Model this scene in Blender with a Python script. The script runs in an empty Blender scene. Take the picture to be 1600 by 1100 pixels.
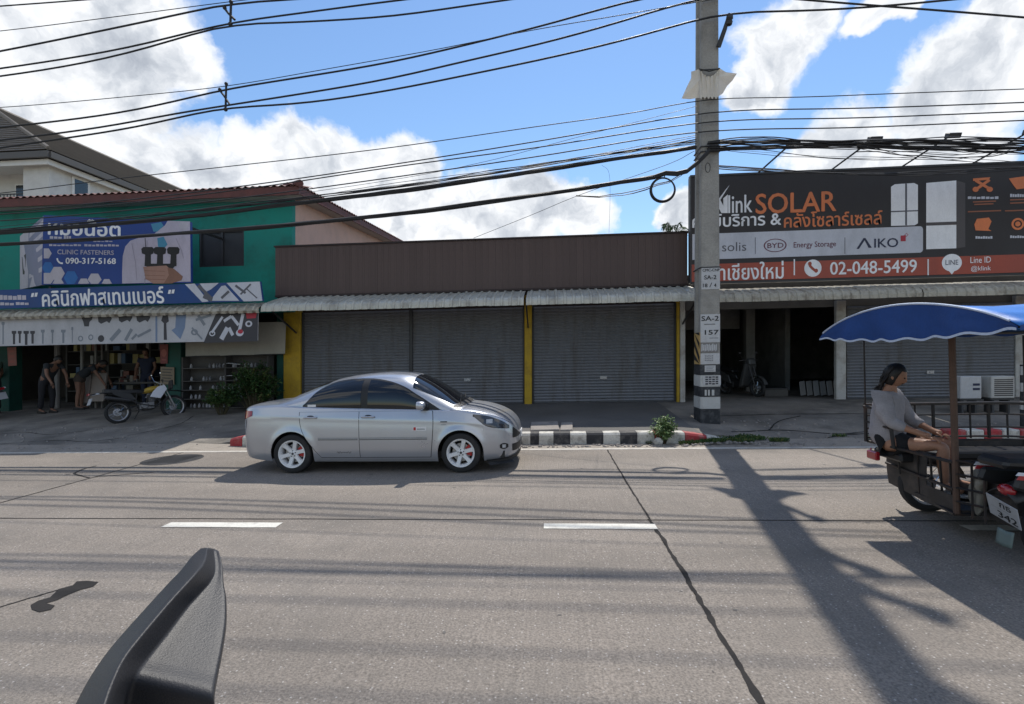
import bpy, bmesh, math, random
from mathutils import Vector, Matrix, noise

# ------------------------------------------------------------------ camera, sky, sun, exposure
S = bpy.context.scene
COL = S.collection
R = math.radians
rnd = random.Random(11)
F, H, YAW, G = 800.0, 1.75, R(4.0), 0.02      # focal length in photo pixels, eye height, yaw, street gradient

cam_d = bpy.data.cameras.new('camera')
cam_d.sensor_width = 36.0
cam_d.lens = 36.0 * F / 1600.0
cam_d.clip_start = 0.05
cam_d.clip_end = 3000
cam = bpy.data.objects.new('camera', cam_d)
COL.objects.link(cam)
cam.location = (0, 0, H)
cam.rotation_euler = (R(90), 0, YAW)
S.camera = cam

SUN_EL, SUN_AZ = R(57.0), R(10.5)              # azimuth measured from +Y towards +X
sun_d = bpy.data.lights.new('sun', 'SUN')
sun_d.energy = 4.3
sun_d.angle = R(0.53)
sun_d.color = (1.0, 0.95, 0.87)
sun = bpy.data.objects.new('sun', sun_d)
COL.objects.link(sun)
sun_dir = Vector((math.sin(SUN_AZ) * math.cos(SUN_EL), math.cos(SUN_AZ) * math.cos(SUN_EL), math.sin(SUN_EL)))
sun.rotation_euler = sun_dir.to_track_quat('Z', 'Y').to_euler()
sun.location = sun_dir * 60

S.view_settings.view_transform = 'Standard'
S.view_settings.look = 'None'
S.view_settings.exposure = 0.12
S.view_settings.gamma = 1.0
S.view_settings.use_curve_mapping = False
S.render.engine = 'CYCLES'
S.cycles.use_denoising = True
S.cycles.adaptive_threshold = 0.005
S.cycles.max_bounces = 6
S.cycles.transparent_max_bounces = 8
S.cycles.sample_clamp_indirect = 6


def ray(px, py):
    cx, cz = (px - 800) / F, (550 - py) / F
    c, s = math.cos(YAW), math.sin(YAW)
    return Vector((cx * c - s, cx * s + c, cz))


def at(px, py, Y):
    """street point seen at photo position (px, py) at distance Y across the street, before the street's gradient is added"""
    d = ray(px, py)
    t = Y / d.y
    return Vector((t * d.x, Y, H + t * d.z - G * t * d.x))


def gnd(px, py, z=0.0):
    d = ray(px, py)
    t = (z - H) / (d.z - G * d.x)
    return Vector((t * d.x, t * d.y, z))


def make_world():
    w = bpy.data.worlds.new('World')
    S.world = w
    w.use_nodes = True
    nt = w.node_tree
    N, L = nt.nodes, nt.links
    N.clear()

    def node(t, **k):
        n = N.new(t)
        for a, b in k.items():
            setattr(n, a, b)
        return n

    def mth(op, a, b=None, clamp=False):
        n = node('ShaderNodeMath', operation=op, use_clamp=clamp)
        for i, v in enumerate((a, b)):
            if v is None:
                continue
            if isinstance(v, (int, float)):
                n.inputs[i].default_value = v
            else:
                L.new(v, n.inputs[i])
        return n.outputs[0]

    def rng(v, a, b, c=0.0, d=1.0, smooth=True):
        n = node('ShaderNodeMapRange', interpolation_type='SMOOTHSTEP' if smooth else 'LINEAR')
        L.new(v, n.inputs[0])
        for i, x in enumerate((a, b, c, d)):
            n.inputs[1 + i].default_value = x
        return n.outputs[0]

    tc = node('ShaderNodeTexCoord')
    dirv = tc.outputs['Generated']
    sky = node('ShaderNodeTexSky', sky_type='NISHITA', sun_disc=False)
    sky.sun_elevation = SUN_EL
    sky.sun_rotation = SUN_AZ
    sky.air_density = 1.35
    sky.dust_density = 0.1
    sky.ozone_density = 4.5
    # warp the direction a little so that cloud outlines are ragged
    nz = node('ShaderNodeTexNoise')
    nz.inputs['Scale'].default_value = 5.0
    nz.inputs['Detail'].default_value = 6.0
    nz.inputs['Roughness'].default_value = 0.6
    L.new(dirv, nz.inputs['Vector'])
    sub = node('ShaderNodeVectorMath', operation='SUBTRACT')
    L.new(nz.outputs['Color'], sub.inputs[0])
    sub.inputs[1].default_value = (0.5, 0.5, 0.5)
    scl = node('ShaderNodeVectorMath', operation='SCALE')
    L.new(sub.outputs[0], scl.inputs[0])
    scl.inputs['Scale'].default_value = 0.16
    add = node('ShaderNodeVectorMath', operation='ADD')
    L.new(dirv, add.inputs[0])
    L.new(scl.outputs[0], add.inputs[1])
    nrm = node('ShaderNodeVectorMath', operation='NORMALIZE')
    L.new(add.outputs[0], nrm.inputs[0])
    wd = nrm.outputs[0]
    # where the big cumulus masses stand (photo position, radius in photo pixels)
    blobs = [(60, 40, 210), (200, 40, 130), (270, 70, 80), (40, 170, 150), (180, 150, 110),
             (225, 262, 88), (300, 278, 90), (385, 254, 62), (450, 266, 68), (530, 275, 62), (585, 285, 62), (632, 268, 54),
             (520, 335, 92), (640, 340, 86), (735, 335, 78), (830, 335, 74), (908, 330, 56),
             (1225, 70, 75), (1260, 30, 80), (1190, 130, 55), (1150, 150, 30),
             (1560, 90, 130), (1500, 150, 120), (1420, 160, 50), (1590, 30, 100), (1340, 235, 85), (1270, 255, 45), (1480, 245, 110),
             (1060, 345, 34), (1380, 20, 40)]
    acc = None
    for px, py, r in blobs:
        d0 = ray(px, py).normalized()
        d1 = ray(px, py - r).normalized()
        d2 = ray(px + r, py).normalized()
        ang = 0.5 * (d0.angle(d1) + d0.angle(d2))
        dot = node('ShaderNodeVectorMath', operation='DOT_PRODUCT')
        L.new(wd, dot.inputs[0])
        dot.inputs[1].default_value = d0
        b = rng(dot.outputs['Value'], math.cos(ang * 1.45), math.cos(ang * 0.30))
        acc = b if acc is None else mth('MAXIMUM', acc, b)
    # rest of the sky: scattered clouds out of view, thickened as neutral fill light
    n2 = node('ShaderNodeTexNoise')
    n2.inputs['Scale'].default_value = 2.6
    n2.inputs['Detail'].default_value = 5
    L.new(dirv, n2.inputs['Vector'])
    sep = node('ShaderNodeSeparateXYZ')
    L.new(dirv, sep.inputs[0])
    away = rng(sep.outputs['Y'], 0.35, 0.62, 1.0, 0.0)
    other = mth('MULTIPLY', rng(n2.outputs['Fac'], 0.44, 0.62), away)
    acc = mth('MAXIMUM', acc, other)
    n3 = node('ShaderNodeTexNoise')
    n3.inputs['Scale'].default_value = 11.0
    n3.inputs['Detail'].default_value = 9.0
    n3.inputs['Roughness'].default_value = 0.64
    L.new(wd, n3.inputs['Vector'])
    dens = mth('ADD', acc, mth('MULTIPLY', mth('SUBTRACT', n3.outputs['Fac'], 0.5), 1.25))
    cover = rng(dens, 0.33, 0.86)
    # light and grey inside the clouds: relief from the same noise looked up a little towards the sun
    mp = node('ShaderNodeVectorMath', operation='ADD')
    L.new(wd, mp.inputs[0])
    mp.inputs[1].default_value = sun_dir * 0.035
    n4 = node('ShaderNodeTexNoise')
    n4.inputs['Scale'].default_value = 7.0
    n4.inputs['Detail'].default_value = 7.0
    n4.inputs['Roughness'].default_value = 0.55
    L.new(mp.outputs[0], n4.inputs['Vector'])
    n5 = node('ShaderNodeTexNoise')
    n5.inputs['Scale'].default_value = 7.0
    n5.inputs['Detail'].default_value = 7.0
    n5.inputs['Roughness'].default_value = 0.55
    L.new(wd, n5.inputs['Vector'])
    relief = mth('SUBTRACT', n5.outputs['Fac'], n4.outputs['Fac'])
    thick = rng(dens, 0.68, 1.30)
    lit = mth('ADD', mth('MULTIPLY', relief, 3.2), mth('SUBTRACT', 1.04, mth('MULTIPLY', thick, 0.58)))
    lit = mth('MAXIMUM', mth('MINIMUM', lit, 1.0), 0.0)
    ramp = node('ShaderNodeValToRGB')
    L.new(lit, ramp.inputs[0])
    ramp.color_ramp.elements[0].position = 0.05
    ramp.color_ramp.elements[0].color = (0.40, 0.44, 0.51, 1)
    ramp.color_ramp.elements[1].position = 0.95
    ramp.color_ramp.elements[1].color = (0.93, 0.95, 0.98, 1)
    e = ramp.color_ramp.elements.new(0.5)
    e.color = (0.62, 0.66, 0.72, 1)
    bg1 = node('ShaderNodeBackground')
    tint = node('ShaderNodeMix', data_type='RGBA', blend_type='MULTIPLY')
    tint.inputs['Factor'].default_value = 1.0
    L.new(sky.outputs[0], tint.inputs['A'])
    tint.inputs['B'].default_value = (0.92, 0.985, 1.06, 1)
    L.new(tint.outputs['Result'], bg1.inputs[0])
    bg1.inputs[1].default_value = SKY_STRENGTH
    bg2 = node('ShaderNodeBackground')
    L.new(ramp.outputs[0], bg2.inputs[0])
    bg2.inputs[1].default_value = 1.0
    mix = node('ShaderNodeMixShader')
    L.new(cover, mix.inputs[0])
    L.new(bg1.outputs[0], mix.inputs[1])
    L.new(bg2.outputs[0], mix.inputs[2])
    out = node('ShaderNodeOutputWorld')
    L.new(mix.outputs[0], out.inputs[0])


SKY_STRENGTH = 0.126
make_world()


# ------------------------------------------------------------------ helpers
class MB:
    """collects shapes; build() links them as ONE mesh object"""

    def __init__(s):
        s.v, s.f, s.m, s.chunks = [], [], [], []

    def add(s, vs, fs, m=0):
        k = len(s.v)
        s.v += [Vector(p) for p in vs]
        s.f += [tuple(i + k for i in f) for f in fs]
        s.m += [m] * len(fs)
        s.chunks.append((k, len(s.v), len(s.f) - len(fs), len(s.f)))
        return s

    def box(s, x0, x1, y0, y1, z0, z1, m=0):
        return s.add([(x0, y0, z0), (x1, y0, z0), (x1, y1, z0), (x0, y1, z0), (x0, y0, z1), (x1, y0, z1), (x1, y1, z1), (x0, y1, z1)],
                     [(3, 2, 1, 0), (4, 5, 6, 7), (0, 1, 5, 4), (1, 2, 6, 5), (2, 3, 7, 6), (3, 0, 4, 7)], m)

    def obox(s, c, ax, ay, az, m=0):
        c, ax, ay, az = Vector(c), Vector(ax), Vector(ay), Vector(az)
        vs = [c + ax * i + ay * j + az * k for k in (-1, 1) for (i, j) in ((-1, -1), (1, -1), (1, 1), (-1, 1))]
        return s.add(vs, [(3, 2, 1, 0), (4, 5, 6, 7), (0, 1, 5, 4), (1, 2, 6, 5), (2, 3, 7, 6), (3, 0, 4, 7)], m)

    def bar(s, a, b, w, h, up=(0, 0, 1), m=0):
        a, b = Vector(a), Vector(b)
        d = (b - a)
        z = Vector(up)
        x = d.cross(z)
        if x.length < 1e-6:
            x = d.cross(Vector((1, 0, 0)))
        x.normalize()
        z = x.cross(d).normalized()
        return s.obox((a + b) / 2, d / 2, x * w / 2, z * h / 2, m)

    def tube(s, pts, r, n=6, closed=False, caps=True, m=0):
        pts = [Vector(p) for p in pts]
        N_ = len(pts)
        rs = r if isinstance(r, (list, tuple)) else [r] * N_
        vs, fs = [], []
        ref = None
        for i, p in enumerate(pts):
            if closed:
                t = pts[(i + 1) % N_] - pts[i - 1]
            else:
                t = pts[min(i + 1, N_ - 1)] - pts[max(i - 1, 0)]
            t = t.normalized() if t.length > 1e-9 else Vector((0, 0, 1))
            if ref is None:
                ref = Vector((0, 0, 1)) if abs(t.z) < 0.9 else Vector((1, 0, 0))
                ref = (ref - t * ref.dot(t)).normalized()
            else:
                q = ref - t * ref.dot(t)
                ref = q.normalized() if q.length > 1e-6 else ref
            b = t.cross(ref)
            for k in range(n):
                a = 2 * math.pi * k / n
                vs.append(p + (ref * math.cos(a) + b * math.sin(a)) * rs[i])
        M_ = N_ if closed else N_ - 1
        for i in range(M_):
            j = (i + 1) % N_
            for k in range(n):
                fs.append((i * n + k, i * n + (k + 1) % n, j * n + (k + 1) % n, j * n + k))
        if caps and not closed:
            fs.append(tuple(range(n - 1, -1, -1)))
            fs.append(tuple((N_ - 1) * n + k for k in range(n)))
        return s.add(vs, fs, m)

    def lathe(s, prof, c, axis=(0, 1, 0), n=24, closed=False, m=0):
        """prof: (radius, height along axis)"""
        c, ax = Vector(c), Vector(axis).normalized()
        u = ax.orthogonal().normalized()
        w = ax.cross(u)
        vs, fs = [], []
        for k in range(n):
            a = 2 * math.pi * k / n
            e = u * math.cos(a) + w * math.sin(a)
            for r, h in prof:
                vs.append(c + e * r + ax * h)
        P = len(prof)
        for k in range(n):
            k2 = (k + 1) % n
            for i in range(P if closed else P - 1):
                j = (i + 1) % P
                fs.append((k * P + i, k2 * P + i, k2 * P + j, k * P + j))
        return s.add(vs, fs, m)

    def prism(s, poly, o, u, v, d, m=0):
        """polygon in the plane o + a*u + b*v, pushed along d"""
        o, u, v, d = Vector(o), Vector(u), Vector(v), Vector(d)
        n = len(poly)
        a = [o + u * p[0] + v * p[1] for p in poly]
        vs = a + [p + d for p in a]
        fs = [tuple(range(n - 1, -1, -1)), tuple(range(n, 2 * n))] + [(i, (i + 1) % n, n + (i + 1) % n, n + i) for i in range(n)]
        return s.add(vs, fs, m)

    def grid(s, nu, nv, fn, m=0, flip=False):
        vs = [fn(i / nu, j / nv) for i in range(nu + 1) for j in range(nv + 1)]
        fs = []
        for i in range(nu):
            for j in range(nv):
                q = (i * (nv + 1) + j, (i + 1) * (nv + 1) + j, (i + 1) * (nv + 1) + j + 1, i * (nv + 1) + j + 1)
                fs.append(q[::-1] if flip else q)
        return s.add(vs, fs, m)

    def ball(s, c, rx, ry=None, rz=None, nu=12, nv=8, rot=None, m=0):
        ry = rx if ry is None else ry
        rz = rx if rz is None else rz
        c = Vector(c)
        vs, fs = [], []
        for j in range(nv + 1):
            t = math.pi * j / nv
            for i in range(nu):
                p = 2 * math.pi * i / nu
                q = Vector((rx * math.sin(t) * math.cos(p), ry * math.sin(t) * math.sin(p), rz * math.cos(t)))
                vs.append(c + (rot @ q if rot else q))
        for j in range(nv):
            for i in range(nu):
                fs.append((j * nu + i, (j + 1) * nu + i, (j + 1) * nu + (i + 1) % nu, j * nu + (i + 1) % nu))
        return s.add(vs, fs, m)

    def build(s, name, mats, parent=None, smooth=False, bevel=0.0, merge=False, local=False, flat_caps=False):
        if not isinstance(mats, (list, tuple)):
            mats = [mats]
        if name in SPLIT and len(s.chunks) > 1:
            return s.build_split(name, mats, parent, smooth, bevel, merge, local)
        me = bpy.data.meshes.new(name)
        off = Vector((0, 0, 0))
        if parent is not None and not local:
            q = parent
            while q is not None:
                off += Vector(q.location)
                q = q.parent
        me.from_pydata([tuple(p - off) for p in s.v], [], s.f)
        for mt in mats:
            me.materials.append(mt)
        for p, mi in zip(me.polygons, s.m):
            p.material_index = mi
        if bevel or merge:
            bm = bmesh.new()
            bm.from_mesh(me)
            bmesh.ops.remove_doubles(bm, verts=bm.verts, dist=1e-5)
            bmesh.ops.recalc_face_normals(bm, faces=bm.faces)
            if bevel:
                es = [e for e in bm.edges if len(e.link_faces) == 2 and e.calc_face_angle(0) > 0.6]
                bmesh.ops.bevel(bm, geom=es, offset=bevel, segments=2 if smooth else 1, affect='EDGES', profile=0.5, clamp_overlap=True)
            bm.to_mesh(me)
            bm.free()
        if smooth:
            me.polygons.foreach_set('use_smooth', [True] * len(me.polygons))
            try:
                me.set_sharp_from_angle(angle=R(40))
            except Exception:
                pass
        o = bpy.data.objects.new(name, me)
        COL.objects.link(o)
        if parent is not None:
            o.parent = parent
        if name in PRINT:
            o['kind'] = 'stuff'
        return o

    def build_split(s, name, mats, parent, smooth, bevel, merge, local):
        """one object for every group of shapes that touch"""
        bb_ = []
        for v0, v1, f0, f1 in s.chunks:
            q = s.v[v0:v1]
            bb_.append([min(p[i] for p in q) - 0.006 for i in range(3)] + [max(p[i] for p in q) + 0.006 for i in range(3)])
        g = list(range(len(bb_)))

        def root(i):
            while g[i] != i:
                i = g[i]
            return i
        for i in range(len(bb_)):
            for j in range(i):
                if all(bb_[i][k] <= bb_[j][k + 3] and bb_[j][k] <= bb_[i][k + 3] for k in range(3)):
                    g[root(i)] = root(j)
        out, last = {}, None
        for i, (v0, v1, f0, f1) in enumerate(s.chunks):
            m_ = out.setdefault(root(i), MB())
            d = len(m_.v) - v0
            m_.v += s.v[v0:v1]
            m_.f += [tuple(k + d for k in f) for f in s.f[f0:f1]]
            m_.m += s.m[f0:f1]
        for m_ in out.values():
            last = m_.build(name, mats, parent, smooth, bevel, merge, local)
        return last


SPLIT = set('badge service_icon hexagon_print bolt_print screw_print tool_print fastener_print quote_mark divider strut steel_strap purlin wiper bonnet_seam splitter '
            'indicator white_band blue_mark hazard_stripe painted_number fold_print collar_print panel_print wheel_nut foot_peg guide_rail clamp grip inner_wall '
            'fascia_board soffit body_features turn wheel_guard frame_bar eave_board roof_gutter'.split())
PRINT = set('caption_line faint_print print torn_scrap rule plate_rule spokes'.split())


def tag(o, label=None, cat=None, group=None, kind=None):
    for k, v in (('label', label), ('category', cat), ('group', group), ('kind', kind)):
        if v:
            o[k] = v
    return o


def thing(name, label, cat, loc=(0, 0, 0), rotz=0.0, group=None, rigid=False):
    o = bpy.data.objects.new(name, None)
    COL.objects.link(o)
    o.empty_display_size = 0.2
    o.location = loc
    o.rotation_euler = (0, 0, rotz)
    tag(o, label, cat, group)
    if rigid or rotz:
        RIGID.add(o.name)
    return o


RIGID = set()


def copy_tree(o, parent=None):
    c = o.copy()
    COL.objects.link(c)
    if parent is not None:
        c.parent = parent
    if o.name in RIGID:
        RIGID.add(c.name)
    for ch in list(o.children):
        copy_tree(ch, c)
    return c


def spl(tab):
    xs = [t[0] for t in tab]
    ys = [t[1] for t in tab]
    n = len(xs)
    d = [(ys[i + 1] - ys[i]) / (xs[i + 1] - xs[i]) for i in range(n - 1)]
    m = [d[0]] + [0 if d[i - 1] * d[i] <= 0 else 2 * d[i - 1] * d[i] / (d[i - 1] + d[i]) for i in range(1, n - 1)] + [d[-1]]

    def f(x):
        if x <= xs[0]:
            return ys[0]
        if x >= xs[-1]:
            return ys[-1]
        i = max(k for k in range(n - 1) if xs[k] <= x)
        h = xs[i + 1] - xs[i]
        t = (x - xs[i]) / h
        return ((1 + 2 * t) * (1 - t) ** 2 * ys[i] + t * (1 - t) ** 2 * h * m[i] + t * t * (3 - 2 * t) * ys[i + 1] + t * t * (t - 1) * h * m[i + 1])
    return f


def sm(a, b, x):
    t = min(1, max(0, (x - a) / (b - a)))
    return t * t * (3 - 2 * t)


def catmull(pts, k=6):
    pts = [Vector(p) for p in pts]
    if len(pts) < 3:
        return pts
    out = []
    P = [pts[0] * 2 - pts[1]] + pts + [pts[-1] * 2 - pts[-2]]
    for i in range(1, len(P) - 2):
        for j in range(k):
            t = j / k
            a, b, c, d = P[i - 1], P[i], P[i + 1], P[i + 2]
            out.append(0.5 * ((2 * b) + (c - a) * t + (2 * a - 5 * b + 4 * c - d) * t * t + (3 * b - a - 3 * c + d) * t ** 3))
    out.append(pts[-1])
    return out


# ------------------------------------------------------------------ materials
def mat(name, col, rough=0.65, metal=0.0, var=0.12, vs=2.5, fine=0.06, fs=45.0, bump=0.0, bs=60.0, spec=0.4, coat=0.0,
        dirt=None, dirt_amt=0.4, dirt_scale=1.5, rand=0.0, emit=0.0, alpha=1.0, trans=0.0, stretch=None, rvar=0.1, bd=0.01):
    m = bpy.data.materials.new(name)
    m.use_nodes = True
    nt = m.node_tree
    N, L = nt.nodes, nt.links
    b = N['Principled BSDF']
    tc = N.new('ShaderNodeTexCoord')
    vec = tc.outputs['Object']
    if stretch:
        mp = N.new('ShaderNodeMapping')
        mp.inputs['Scale'].default_value = stretch
        L.new(vec, mp.inputs[0])
        vec = mp.outputs[0]

    def nz(scale, detail=5.0, rg=0.6):
        n = N.new('ShaderNodeTexNoise')
        n.inputs['Scale'].default_value = scale
        n.inputs['Detail'].default_value = detail
        n.inputs['Roughness'].default_value = rg
        L.new(vec, n.inputs['Vector'])
        return n.outputs['Fac']

    def rg(v, a, b_, c, d):
        n = N.new('ShaderNodeMapRange')
        L.new(v, n.inputs[0])
        for i, x in enumerate((a, b_, c, d)):
            n.inputs[1 + i].default_value = x
        return n.outputs[0]

    def mul(a, b_):
        n = N.new('ShaderNodeMath')
        n.operation = 'MULTIPLY'
        for i, x in enumerate((a, b_)):
            if isinstance(x, (int, float)):
                n.inputs[i].default_value = x
            else:
                L.new(x, n.inputs[i])
        return n.outputs[0]
    big = nz(vs)
    f = rg(big, 0.3, 0.7, 1 - var, 1 + var)
    if fine:
        f = mul(f, rg(nz(fs, 3.0), 0.3, 0.7, 1 - fine, 1 + fine))
    if rand:
        oi = N.new('ShaderNodeObjectInfo')
        f = mul(f, rg(oi.outputs['Random'], 0, 1, 1 - rand, 1 + rand))
    vm = N.new('ShaderNodeVectorMath')
    vm.operation = 'SCALE'
    vm.inputs[0].default_value = col[:3]
    L.new(f, vm.inputs['Scale'])
    c = vm.outputs[0]
    if dirt:
        mx = N.new('ShaderNodeMix')
        mx.data_type = 'RGBA'
        L.new(rg(nz(dirt_scale, 8.0, 0.68), 0.48, 0.68, 0.0, dirt_amt), mx.inputs['Factor'])
        L.new(c, mx.inputs['A'])
        mx.inputs['B'].default_value = (*dirt, 1)
        c = mx.outputs['Result']
    L.new(c, b.inputs['Base Color'])
    L.new(rg(big, 0.3, 0.7, max(0, rough - rvar), min(1, rough + rvar)), b.inputs['Roughness'])
    b.inputs['Metallic'].default_value = metal
    b.inputs['Specular IOR Level'].default_value = spec
    b.inputs['Coat Weight'].default_value = coat
    b.inputs['Coat Roughness'].default_value = 0.06
    b.inputs['Alpha'].default_value = alpha
    b.inputs['Transmission Weight'].default_value = trans
    if emit:
        L.new(c, b.inputs['Emission Color'])
        b.inputs['Emission Strength'].default_value = emit
    if bump:
        bp = N.new('ShaderNodeBump')
        bp.inputs['Strength'].default_value = bump
        bp.inputs['Distance'].default_value = bd
        L.new(nz(bs, 4.0), bp.inputs['Height'])
        L.new(bp.outputs[0], b.inputs['Normal'])
    return m


def road_material():
    m = mat('road_concrete', (0.222, 0.193, 0.165), rough=0.85, var=0.13, vs=0.55, fine=0.38, fs=70, bump=0.9, bs=70,
            dirt=(0.165, 0.148, 0.13), dirt_amt=0.7, dirt_scale=0.7, rand=0.06)
    nt = m.node_tree
    N, L = nt.nodes, nt.links
    b = N['Principled BSDF']
    tc = N.new('ShaderNodeTexCoord')
    # broom grooves across the road and pale aggregate
    mp = N.new('ShaderNodeMapping')
    mp.inputs['Scale'].default_value = (55, 1.6, 1)
    L.new(tc.outputs['Object'], mp.inputs[0])
    n = N.new('ShaderNodeTexNoise')
    n.inputs['Scale'].default_value = 1.0
    n.inputs['Detail'].default_value = 3
    L.new(mp.outputs[0], n.inputs['Vector'])
    vo = N.new('ShaderNodeTexVoronoi')
    vo.inputs['Scale'].default_value = 38.0
    L.new(tc.outputs['Object'], vo.inputs['Vector'])
    sp = N.new('ShaderNodeSeparateColor')
    L.new(vo.outputs['Color'], sp.inputs[0])

    def rg(v, a, b_, c, d):
        q = N.new('ShaderNodeMapRange')
        L.new(v, q.inputs[0])
        for i, x in enumerate((a, b_, c, d)):
            q.inputs[1 + i].default_value = x
        return q.outputs[0]
    # chips: cells whose random value is high, near their centre
    a1 = rg(sp.outputs[0], 0.66, 0.80, 0, 1)
    a2 = rg(vo.outputs['Distance'], 0.10, 0.28, 1, 0)
    mm = N.new('ShaderNodeMath')
    mm.operation = 'MULTIPLY'
    L.new(a1, mm.inputs[0])
    L.new(a2, mm.inputs[1])
    old = b.inputs['Base Color'].links[0].from_socket
    v1 = N.new('ShaderNodeVectorMath')
    v1.operation = 'SCALE'
    L.new(old, v1.inputs[0])
    L.new(rg(n.outputs['Fac'], 0.3, 0.7, 0.92, 1.07), v1.inputs['Scale'])
    mx = N.new('ShaderNodeMix')
    mx.data_type = 'RGBA'
    L.new(mm.outputs[0], mx.inputs['Factor'])
    L.new(v1.outputs[0], mx.inputs['A'])
    mx.inputs['B'].default_value = (0.46, 0.43, 0.40, 1)
    # long dark wheel tracks and stains along the street
    mp2 = N.new('ShaderNodeMapping')
    mp2.inputs['Scale'].default_value = (0.10, 0.75, 1)
    L.new(tc.outputs['Object'], mp2.inputs[0])
    n2 = N.new('ShaderNodeTexNoise')
    n2.inputs['Scale'].default_value = 1.3
    n2.inputs['Detail'].default_value = 6
    L.new(mp2.outputs[0], n2.inputs['Vector'])
    v2 = N.new('ShaderNodeVectorMath')
    v2.operation = 'SCALE'
    L.new(mx.outputs['Result'], v2.inputs[0])
    L.new(rg(n2.outputs['Fac'], 0.35, 0.65, 0.84, 1.08), v2.inputs['Scale'])
    L.new(v2.outputs[0], b.inputs['Base Color'])
    # groove relief
    old_n = b.inputs['Normal'].links[0].from_socket
    bp = N.new('ShaderNodeBump')
    bp.inputs['Strength'].default_value = 0.4
    bp.inputs['Distance'].default_value = 0.004
    L.new(n.outputs['Fac'], bp.inputs['Height'])
    L.new(old_n, bp.inputs['Normal'])
    L.new(bp.outputs[0], b.inputs['Normal'])
    return m


M = {}
M['road'] = road_material()
M['tar'] = mat('bitumen', (0.030, 0.028, 0.027), rough=0.9, spec=0.15, var=0.25, bump=0.3, bs=80)
M['oil'] = mat('oil_stain', (0.10, 0.092, 0.084), rough=0.7, var=0.2)
M['white_line'] = mat('road_paint', (0.62, 0.60, 0.54), rough=0.75, var=0.08, fine=0.12, fs=60, dirt=(0.33, 0.30, 0.27), dirt_amt=0.5, dirt_scale=9)
M['edge_line'] = mat('worn_edge_paint', (0.50, 0.47, 0.42), rough=0.85, var=0.15, fine=0.2, dirt=(0.30, 0.27, 0.24), dirt_amt=0.8, dirt_scale=4)
M['gutter'] = mat('gutter_sand', (0.30, 0.265, 0.225), rough=0.95, var=0.2, fine=0.25, fs=60, bump=0.4, bs=70, dirt=(0.15, 0.13, 0.11), dirt_amt=0.7, dirt_scale=2.5)
M['asphalt'] = mat('dark_asphalt', (0.115, 0.110, 0.104), rough=0.9, var=0.2, vs=1.2, fine=0.25, fs=80, bump=0.5, bs=120, dirt=(0.13, 0.12, 0.11), dirt_amt=0.5, dirt_scale=1.2)
M['apron'] = mat('dirty_apron', (0.20, 0.18, 0.155), rough=0.92, var=0.3, vs=1.0, fine=0.2, fs=60, bump=0.5, bs=60, dirt=(0.075, 0.07, 0.062), dirt_amt=0.85, dirt_scale=0.9)
M['slab'] = mat('pinkish_slab', (0.26, 0.235, 0.215), rough=0.9, var=0.15, fine=0.15, bump=0.3, dirt=(0.14, 0.13, 0.12), dirt_amt=0.7, dirt_scale=4)
M['earth'] = mat('ground_earth', (0.16, 0.14, 0.11), rough=0.95, var=0.3, vs=0.3, bump=0.3)
M['kerb_white'] = mat('kerb_white', (0.54, 0.52, 0.47), rough=0.8, var=0.12, fine=0.14, dirt=(0.16, 0.145, 0.125), dirt_amt=0.85, dirt_scale=5, bump=0.2, bs=40)
M['kerb_black'] = mat('kerb_black', (0.03, 0.03, 0.034), rough=0.7, var=0.2, fine=0.15, dirt=(0.16, 0.15, 0.14), dirt_amt=0.6, dirt_scale=7, bump=0.2, bs=40)
M['kerb_red'] = mat('kerb_red', (0.36, 0.035, 0.04), rough=0.75, var=0.15, dirt=(0.28, 0.2, 0.18), dirt_amt=0.6, dirt_scale=7, bump=0.2, bs=40)
M['kerb_grey'] = mat('kerb_grey', (0.25, 0.24, 0.22), rough=0.9, var=0.2, fine=0.15, bump=0.3, bs=40)
M['pole'] = mat('pole_concrete', (0.31, 0.295, 0.265), rough=0.9, var=0.14, vs=1.6, fine=0.13, fs=35, bump=0.35, bs=50, dirt=(0.17, 0.16, 0.145), dirt_amt=0.6, dirt_scale=2.2)
M['band_black'] = mat('band_black', (0.028, 0.03, 0.034), rough=0.75, var=0.25, dirt=(0.14, 0.14, 0.14), dirt_amt=0.5, dirt_scale=8)
M['band_white'] = mat('band_white', (0.50, 0.50, 0.48), rough=0.75, var=0.08, dirt=(0.35, 0.33, 0.3), dirt_amt=0.6, dirt_scale=8)
M['label_sheet'] = mat('label_sheet', (0.48, 0.48, 0.48), rough=0.6, var=0.06, dirt=(0.38, 0.36, 0.34), dirt_amt=0.5, dirt_scale=12)
M['ink'] = mat('black_ink', (0.02, 0.02, 0.022), rough=0.7, var=0.1, fine=0)
M['hazard_yellow'] = mat('hazard_sheet', (0.50, 0.33, 0.12), rough=0.6, var=0.12)
M['bag'] = mat('pale_plastic_sheet', (0.78, 0.72, 0.62), rough=0.55, var=0.08, trans=0.25)
M['wire'] = mat('cable_rubber', (0.022, 0.022, 0.024), rough=0.6, var=0.2, fine=0)
M['steel_dark'] = mat('dark_steel', (0.05, 0.05, 0.052), rough=0.5, metal=0.3, var=0.2)
M['steel'] = mat('grey_steel', (0.34, 0.34, 0.35), rough=0.4, metal=0.8, var=0.15)
M['chrome'] = mat('chrome', (0.75, 0.75, 0.76), rough=0.15, metal=1.0, var=0.03)
M['brown'] = mat('brown_cladding', (0.100, 0.068, 0.060), rough=0.6, var=0.10, vs=2, fine=0.05, stretch=(1, 1, 0.25), dirt=(0.065, 0.045, 0.04), dirt_amt=0.5, dirt_scale=2, rand=0.07)
M['brown_trim'] = mat('brown_trim', (0.035, 0.022, 0.020), rough=0.6, var=0.15)
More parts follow.
